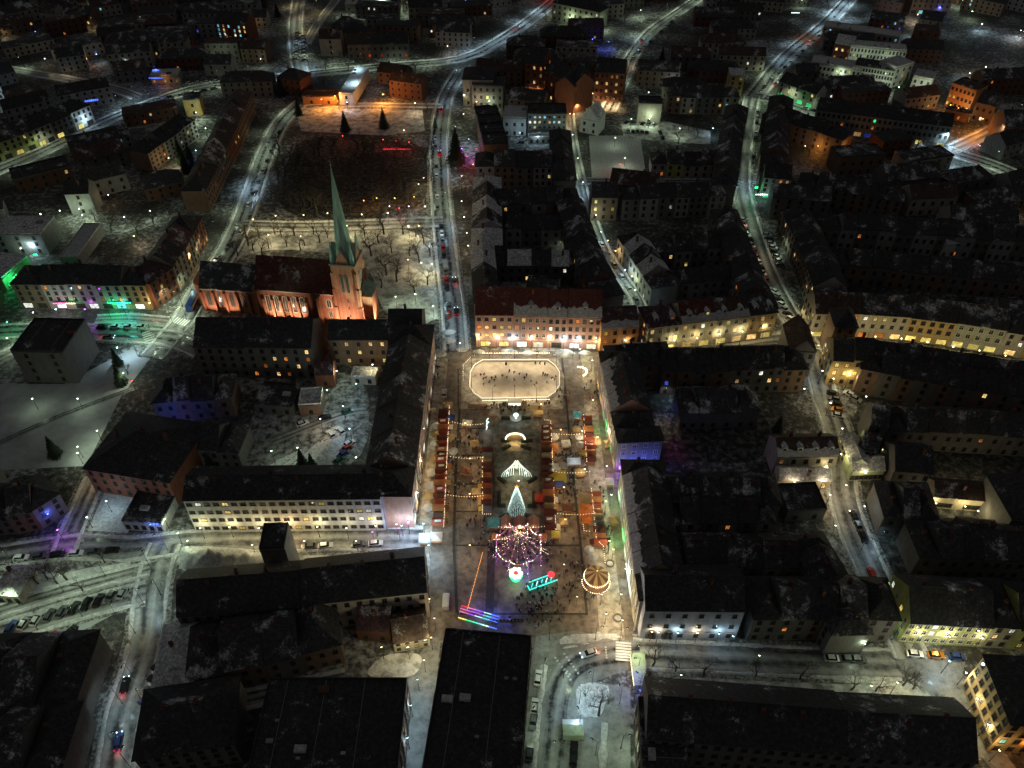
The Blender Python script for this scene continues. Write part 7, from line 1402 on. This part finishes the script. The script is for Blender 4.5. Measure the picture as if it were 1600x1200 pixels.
# delivery trucks and the kiosk by the lower crossing
kp = G(895, 1150); t = thing('box_truck', 'green-roofed box truck parked at the lower crossing', 'truck', (kp.x, kp.y, .03), 0); MB().box(-2.4, 2.4, -1.3, 1.3, .9, 3.2).build('box', 'wall_palegreen', t); MB().box(-2.4, 2.4, 1.32, 3.0, .5, 2.2).build('cab', 'paint_white', t)
for x in (-2.0, 2.0): MB().tube((x-.2, -.8, .45), (x+.2, -.8, .45), .45, n=10).build('wheel', 'tyre', t); MB().tube((x-.2, 2.2, .45), (x+.2, 2.2, .45), .45, n=10).build('wheel', 'tyre', t)
kq = G(1003, 1078); t = thing('kiosk', 'long narrow kiosk with a pale green roof and bulb strings by the lower crossing', 'kiosk', (kq.x-.5, kq.y, .03)); MB().box(-1.5, 1.5, 0, 8, 0, 2.8).build('wall', 'wall_stone', t); MB().box(-1.8, 1.8, -.3, 8.3, 2.82, 3.0).build('roof', 'wall_palegreen', t); MB().box(-1.56, -1.51, .5, 7.5, 1.0, 2.2).build('window', 'lit_warm', t); m = MB()
for k in range(18): m.ball((-1.85, -.2+k*.46, 2.8), .09, n=5, k=3)
tag(m.build('bulb_string', 'bulb_ww', t), kind='stuff')
# ------------------------------------------------------------------ trees
trees('in the church park west of the spire', [(396, 392), (420, 388), (448, 385), (476, 384), (500, 380), (405, 372), (440, 370), (388, 384), (430, 366), (460, 368), (490, 366), (512, 372), (410, 398), (385, 372), (470, 392)], sc=1.15)
trees('in the church park east of the spire', [(592, 380), (612, 395), (604, 430), (650, 370), (662, 380), (580, 400), (668, 445), (570, 368), (600, 366), (630, 366), (640, 400), (655, 410), (596, 450), (672, 400), (648, 460)], ('b1', 'b0', 'big'), 1.15); tree(620, 440, 'big', 1.25, 'largest leafless tree standing east of the church tower')
tree(935, 1118, 'big', 1.0, 'large wide-crowned leafless tree in the snow island of the lower crossing'); trees('along the church street corner', [(372, 400), (350, 420), (338, 445)]); trees('along the ring road', [(415, 140), (430, 136), (445, 132), (385, 140), (560, 118), (590, 114), (650, 112), (510, 112), (545, 110)])
tree(1185, 333, 'b2', .9, 'leafless tree standing before the green-lit chemist corner'); trees('in the snowy garden above the parked cars', [(75, 905), (90, 912), (105, 906), (130, 925), (60, 912), (165, 880), (30, 905)], ('b1', 'b2')); trees('beside the wet yard', [(1410, 1072), (1425, 1078), (1455, 1118), (1368, 1080), (1330, 1078)], ('b1', 'b0')); tree(1012, 465, 'b0', .9, 'leafless tree by the snowy corner of the back alley')
trees('in front of the green-lit corner of the east road', [(1250, 160), (1262, 166), (1278, 172), (1300, 178)]); trees('round the eastern road fork', [(1430, 235), (1452, 240), (1465, 250), (1420, 228)], sc=1.2); trees('in the school grounds', [(1405, 58), (1435, 62), (1460, 70), (1380, 60), (1520, 75), (1480, 60)], sc=1.2)
trees('in the arched garden', [(1470, 765), (1515, 768), (1540, 775), (1560, 790), (1580, 785)], ('b2', 'b0')); trees('in the dark park lawn by the dark street', [(1020, 1040), (1055, 1050), (1100, 1055), (1180, 1058), (1250, 1062), (1015, 1075)], ('b1', 'b0')); trees('in the courtyards north of the square', [(1075, 205), (1090, 212), (1060, 225), (985, 180)], ('b0',), .9)
trees('along the west side of the main street', [(672, 210), (674, 235), (671, 260), (674, 285), (668, 175)], sc=.9, start='from the north'); trees('by the terrace bar', [(716, 270), (722, 300), (730, 312), (742, 300)], ('b0', 'b2'), .9); trees('in the snowy yards at the left edge', [(175, 360), (215, 365), (150, 345), (240, 350), (265, 335), (60, 340)], sc=.9)
trees('by the sports field', [(540, 205), (600, 200)], ('s0', 's1'), 1.0); tree(713, 255, 's1', 1.5, 'tall dark spruce beside the main street'); tree(680, 200, 's0', .6, 'little spruce on the main street verge'); trees('near the west end of the sports field wall', [(467, 180), (440, 150)], ('s0',), 1.1); trees('before the black cube block', [(185, 570), (200, 585), (190, 600)], ('s0', 'b2'), .8)
tree(88, 712, 's0', .9, 'dark spruce at the edge of the big snow field'); trees('in the back yard behind the pale apartments', [(475, 735), (490, 738), (330, 735)], ('s0',), .9); trees('in the snowy yard corner by the entrance', [(300, 1165), (310, 1180), (268, 1010)], ('b2',), .9)
trees('by the path of the grey apartment block', [(300, 260), (292, 270), (285, 255)], ('s1', 's0'), 1.0); trees('on the lower crossing verge', [(950, 1100), (915, 1090)], ('b2',), .7)
# dark mature trees of the unlit park north of the church
k = 0
for j in range(110):
    x = random.uniform(430, 665); y = random.uniform(215, 335)
    if x < 480 and y < 235: continue
    tree(x, y, random.choice(('b0', 'b1', 'b2', 'big', 'b1', 'b0')), random.uniform(.9, 1.3), 'tree in the '+('far' if y < 275 else 'near')+(' western' if x < 510 else ' eastern' if x > 590 else ' middle')+' part of the unlit park north of the church', 'trees in the unlit park north of the church')
for p in ((420, 340), (640, 330), (540, 260)): mark([G(p[0]-60, p[1]-20), G(p[0]+60, p[1]-20), G(p[0]+60, p[1]+20), G(p[0]-60, p[1]+20)])
mark([G(430, 340), G(670, 340), G(665, 212), G(470, 212)]); mark([G(640, 1215), G(1000, 1215), G(1000, 1000), G(690, 1000)]); mark([G(1000, 1000), G(1500, 1015), G(1500, 1140), G(1000, 1100)]); mark([G(0, 870), G(250, 870), G(230, 1010), G(0, 1060)]); mark([G(0, 740), G(130, 740), G(235, 560), G(0, 600)]); mark([G(1250, 830), G(1350, 830), G(1350, 745), G(1210, 745)]); mark([G(1440, 830), G(1560, 830), G(1560, 760), G(1440, 760)]); mark([G(270, 900), G(430, 900), G(430, 845), G(270, 845)])
mark([G(1480, 130), G(1600, 130), G(1600, 30), G(1480, 30)]); mark([G(470, 212), G(670, 212), G(665, 165), G(470, 165)]); mark([G(330, 740), G(580, 740), G(580, 580), G(430, 580)]); mark([G(640, 1000), G(680, 980), G(660, 840), G(640, 840)]); mark([G(960, 290), G(920, 280), G(915, 205), G(1120, 215), G(1120, 185), G(960, 180)]); mark([G(100, 400), G(260, 410), G(300, 335), G(80, 335)])
# big ploughed snow heap by the slab-roofed building, and rough snow in the yards
def mound(pxs, h, label, mat='snow_bank', name='snow_pile', step=.6):
    P = chaikin([G(*p) for p in pxs]); xs = [p.x for p in P]; ys = [p.y for p in P]; c = sum(P, Vector((0, 0)))/len(P); mb = MB(); nx = int((max(xs)-min(xs))/step)+1; ny = int((max(ys)-min(ys))/step)+1; ids = {}
    for i in range(nx+1):
        for j in range(ny+1):
            x, y = min(xs)+i*step, min(ys)+j*step
            if inside(x, y, P):
                d = min(abs((b-a).x*(a.y-y)-(a.x-x)*(b-a).y)/(b-a).length for a, b in zip(P, P[1:]+P[:1])); e = min(1, d/4)
                z = h*e*(.45+1.1*abs(noise.noise(Vector((x*.2, y*.2, 5))))+.9*abs(noise.noise(Vector((x*.55, y*.55, 2))))+.35*noise.noise(Vector((x*1.7, y*1.7, 2)))); ids[(i, j)] = len(mb.v); mb.v.append((x-c.x, y-c.y, max(.02, z)))
    for (i, j) in list(ids):
        if all(q in ids for q in ((i+1, j), (i+1, j+1), (i, j+1))): mb.f.append((ids[(i, j)], ids[(i+1, j)], ids[(i+1, j+1)], ids[(i, j+1)])); mb.m.append(0)
    if mb.f: tag(mb.build(name, mat, None, (c.x, c.y, 0), smooth=True), label, 'snow pile')
mound([(270, 898), (278, 858), (300, 850), (418, 858), (424, 880)], 3.2, 'huge heap of ploughed snow between mill street and the slab-roofed building')
mound([(410, 735), (440, 712), (500, 690), (520, 662), (545, 670), (530, 738)], 1.8, 'rough heap of piled snow in the back yard'); mound([(900, 1120), (895, 1070), (935, 1060), (960, 1070), (940, 1130)], .8, 'snow island under the large leafless tree'); mound([(868, 1000), (880, 990), (960, 985), (985, 1000), (930, 1003), (880, 1022)], 1.1, 'long shovelled snow mound at the north of the lower crossing')
mound([(905, 1040), (950, 1030), (970, 1036), (920, 1050)], .6, 'thin snow bank on the inside of the bend at the lower crossing'); mound([(588, 1050), (620, 1035), (650, 1030), (640, 1060)], .9, 'yellow-lit snow heap by the small cream house')
bank([G(850, 1040), G(846, 1080), G(840, 1130), G(832, 1215)], 2.0, .8); bank([G(945, 1130), G(940, 1215)], 1.8, .7)
for i, (pp, lab) in enumerate((([(1300, 1062), (1400, 1068), (1440, 1085)], ''), ([(60, 905), (130, 895), (205, 880)], ''), ([(0, 975), (90, 950), (210, 915)], ''), ([(600, 475), (680, 465), (682, 500)], ''), ([(610, 455), (675, 450), (678, 420)], ''))): bank([G(*p) for p in pp], 1.6, .8)
# lit signs
def sign(px, py, z, w, h, mat, label, rz=0, power=0, kind='gw'):
    p = G(px, py, z); t = thing('lit_sign', label, 'sign', (p.x, p.y, z), rz); MB().box(-w/2, w/2, 0, .2, -h/2, h/2).build('sign_box', 'metal_dark', t); n = max(2, int(w/.9))
    for k in range(n): x = -w/2+w*(k+.5)/n; MB().box(x-w/n*.36, x+w/n*.36, -.05, -.002, -h*.35, h*.35).build('letter_block', mat, t)
    if power: l = bpy.data.objects.new('light', light_data(kind, power, .3)); l.parent = t; l.location = (0, -.8, 0); COL.objects.link(l)
sign(143, 157, 9, 7, 1.4, 'led_blue', 'long blue lit roof sign above the ring road shops', .35, 120, 'blu'); sign(121, 168, 8, 6, 2.6, 'led_yellow', 'yellow lit roof sign above the ring road shops', .2, 60, 'yel'); sign(243, 122, 5, 8, .8, 'led_blue', 'blue fascia sign of the filling station', 0, 160, 'blu')
sign(94, 474, 3.6, 6, .8, 'led_pink', 'magenta shop sign at the west of the neon shops', 0, 180, 'pin'); sign(142, 471, 3.6, 3, .7, 'led_purple', 'small violet shop sign in the neon shops', 0, 70, 'pur'); sign(175, 473, 3.6, 4, .7, 'led_green', 'green shop sign in the neon shops', 0, 420, 'grn'); sign(193, 473, 3.6, 6, .9, 'led_teal', 'blue-green lit shop fascia in the neon shops', 0, 380, 'tea'); sign(110, 474, 3.6, 4, .7, 'led_white', 'white shop sign in the neon shops', 0, 160, 'neu')
sign(55, 398, 6, 2, 1.2, 'led_green', 'green neon cross sign at the low hall', 0, 240, 'grn'); sign(28, 430, 5, 2, 1.0, 'led_green', 'lime neon sign at the lower end of the low hall', 0, 300, 'grn'); sign(1225, 152, 5, 5, 1.2, 'led_green', 'bright green shop sign at the east road corner', 0, 420, 'grn'); sign(1182, 293, 5, 1.6, 1.4, 'led_green', 'green cross sign of the corner chemist', 0, 300, 'grn'); sign(1190, 304, 3.4, 6, .9, 'led_cool', 'white lit fascia of the corner chemist', 0, 200, 'cw')
sign(1368, 186, 6, 6, 1.6, 'led_yellow', 'lime-yellow lit shop sign along the long grey block', 0, 80, 'yel'); sign(1345, 181, 5, 4, .8, 'led_cool', 'white lit shop sign along the long grey block', 0, 120, 'cw'); sign(745, 244, 4, 1.5, 3, 'led_red', 'red lit sign by the terrace gardens', 0, 160, 'red'); sign(620, 233, 2, 14, .6, 'led_red', 'long red light line in the unlit park', 0, 60, 'red'); sign(1005, 1078, 3, 2.5, .6, 'led_blue', 'bluish lit sign on the kiosk by the lower crossing', 0, 120, 'blu')
sign(243, 819, 4, 2, 1.2, 'led_blue', 'small blue diamond sign on the flat annexe', 0, 60, 'blu'); sign(1243, 20, 4, 6, 1, 'led_cool', 'pale sign at the top of the north-east road', 0, 60, 'cw')
# ------------------------------------------------------------------ the many unlit houses and yards nobody singles out
cell = 31.0; rnd = random.Random(11); FILL = [0, 0]
def free(poly):
    c = 5.0; xs = [p[0] for p in poly]; ys = [p[1] for p in poly]; x = math.floor(min(xs)/c)
    while x*c <= max(xs):
        y = math.floor(min(ys)/c)
        while y*c <= max(ys):
            if (x, y) in OCC and inside((x+.5)*c, (y+.5)*c, poly): return False
            y += 1
        x += 1
    return True
FM = ['wall_dirty', 'wall_brown', 'wall_grey', 'wall_stone', 'wall_brickdark', 'roof_black', 'roof_dark', 'roof_brown', 'glass_dark', 'lit_warm', 'lit_orange', 'lit_white', 'lit_blue', 'lit_cyan', 'frame_dark']; FAR = MB()
def far_house(p0, p1, D, h, wl, rt, rnd):
    "one of the several hundred small houses far off, past those built singly"
    u = (p1-p0).normalized(); v = Vector((-u.y, u.x)); L = (p1-p0).length; wi = FM.index('wall_'+wl); ri = rnd.choice((5, 6, 6, 7)); mark([p0, p1, p1+v*D, p0+v*D])
    P = lambda x, y, z: (*(p0+u*x+v*y), z)
    q = [P(0, 0, 0), P(L, 0, 0), P(L, D, 0), P(0, D, 0)]; FAR.prism([(a[0], a[1]) for a in q], 0, h, wi); rh = D*.35; e = .4; z = h-.1
    if rt == 'flat': FAR.prism([(a[0], a[1]) for a in q], h+.01, h+.4, ri)
    elif rt == 'hip': k = D/2; FAR.q([P(-e, -e, z), P(L+e, -e, z), P(L-k, k, h+rh), P(k, k, h+rh)], ri).q([P(L+e, -e, z), P(L+e, D+e, z), P(L-k, k, h+rh)], ri).q([P(L+e, D+e, z), P(-e, D+e, z), P(k, k, h+rh), P(L-k, k, h+rh)], ri).q([P(-e, D+e, z), P(-e, -e, z), P(k, k, h+rh)], ri)
    else: FAR.q([P(0, -e, z), P(L, -e, z), P(L, D/2, h+rh), P(0, D/2, h+rh)], ri).q([P(L, D+e, z), P(0, D+e, z), P(0, D/2, h+rh), P(L, D/2, h+rh)], ri).q([P(L, 0, h), P(L, D, h), P(L, D/2, h+rh-.05)], wi).q([P(0, D, h), P(0, 0, h), P(0, D/2, h+rh-.05)], wi)
    if rt != 'flat': a, b = P(L*.3, D*.45, 0), P(L*.3+.8, D*.45+.8, 0); FAR.prism([a[:2], P(L*.3+.8, D*.45, 0)[:2], b[:2], P(L*.3, D*.45+.8, 0)[:2]], h, h+rh+1, 4)
    nc = max(2, int(L/3.6)); fl = 2 if h < 8 else 3
    for f in range(fl):
        for k in range(nc):
            x = L*(k+.5)/nc; zc = h*(f+.55)/fl-.2; m = rnd.choice((9, 10, 11, 9, 12, 13)) if rnd.random() < .045 else 8
            FAR.q([P(x-.5, -.06, zc-.7), P(x+.5, -.06, zc-.7), P(x+.5, -.06, zc+.7), P(x-.5, -.06, zc+.7)], m).q([P(x-.65, -.03, zc-.85), P(x+.65, -.03, zc-.85), P(x+.65, -.03, zc+.85), P(x-.65, -.03, zc+.85)], 14)
AREA = lambda px, py: ('upper ' if py < 210 else 'middle ' if py < 600 else 'lower ')+('western' if px < 480 else 'central' if px < 900 else 'north-eastern' if py < 210 else 'eastern')
yy = 70.0
while yy < 640:
    half = (yy*math.cos(PITCH)+CAMH*math.sin(PITCH))*.66+15; xx = -half
    while xx < half:
        a = .35*noise.noise(Vector((xx*.004, yy*.004, 1)))*3+(.25 if xx < -150 else -.12); L = rnd.uniform(20, 32); D = rnd.uniform(10, 13); jx, jy = xx+rnd.uniform(-3, 3), yy+rnd.uniform(-3, 3); tried = 0
        for _ in range(3):
            p0 = Vector((jx, jy)); u = Vector((math.cos(a), math.sin(a))); v = Vector((-u.y, u.x)); p1 = p0+u*L; e = 1.0
            if free([p0-u*e-v*e, p1+u*e-v*e, p1+u*e+v*(D+e), p0-u*e+v*(D+e)]):
                zc = (p0.y*math.cos(PITCH)+CAMH*math.sin(PITCH)); px = CXP+FPX*p0.x/zc; py = 600+FPX*(CAMH*math.cos(PITCH)-p0.y*math.sin(PITCH))/zc
                ar = AREA(px, py); wl = rnd.choice(('dirty', 'brown', 'grey', 'stone', 'brickdark')); rt_ = rnd.choice(('gable', 'gable', 'hip', 'flat'))
                if py < 255: far_house(p0, p1, D, rnd.uniform(6, 10.5), wl, rt_, rnd); FILL[0] += 1; break
                house(p0, p1, D, rnd.uniform(6, 10.5), f'unlit {dict(dirty="sooty", brickdark="dark brick").get(wl, wl)} house with a {rt_} roof among the {ar} back streets', wall=wl, roof=rnd.choice(('roof_black', 'roof_dark', 'roof_dark', 'roof_brown')), rt=rt_, floors=2 if rnd.random() < .6 else 3, cols=rnd.choice((3, 4, 5)), lit=.05 if py < 250 else .02, back=False, group=f'unlit {wl} {rt_}-roofed houses of the {ar} quarter', pal=('lit_warm', 'lit_orange', 'lit_white', 'lit_warm', 'lit_blue', 'lit_cyan')); FILL[0] += 1; break
            L *= .75; jx += rnd.uniform(-4, 4); jy += rnd.uniform(-4, 4)
        else:
            if rnd.random() < .5:
                q = Vector((jx, jy))
                if (math.floor(q.x/5), math.floor(q.y/5)) not in OCC:
                    zc = (q.y*math.cos(PITCH)+CAMH*math.sin(PITCH)); ar = AREA(CXP+FPX*q.x/zc, 600+FPX*(CAMH*math.cos(PITCH)-q.y*math.sin(PITCH))/zc); tree(0, 0, rnd.choice(('b0', 'b1', 'b2', 's0')), rnd.uniform(.7, 1.1), f'tree between the unlit houses of the {ar} quarter', f'trees between the unlit houses of the {ar} quarter', q); FILL[1] += 1
        xx += cell
    yy += 19
tag(FAR.build('distant_houses', FM), 'small unlit houses crowding the far quarters towards the top edge', None, None, 'stuff')
print('STATS', len(COL.objects), 'houses', len(HOUSES), 'fill', FILL, 'people', NP, 'lights', sum(o.type == 'LIGHT' for o in COL.objects))
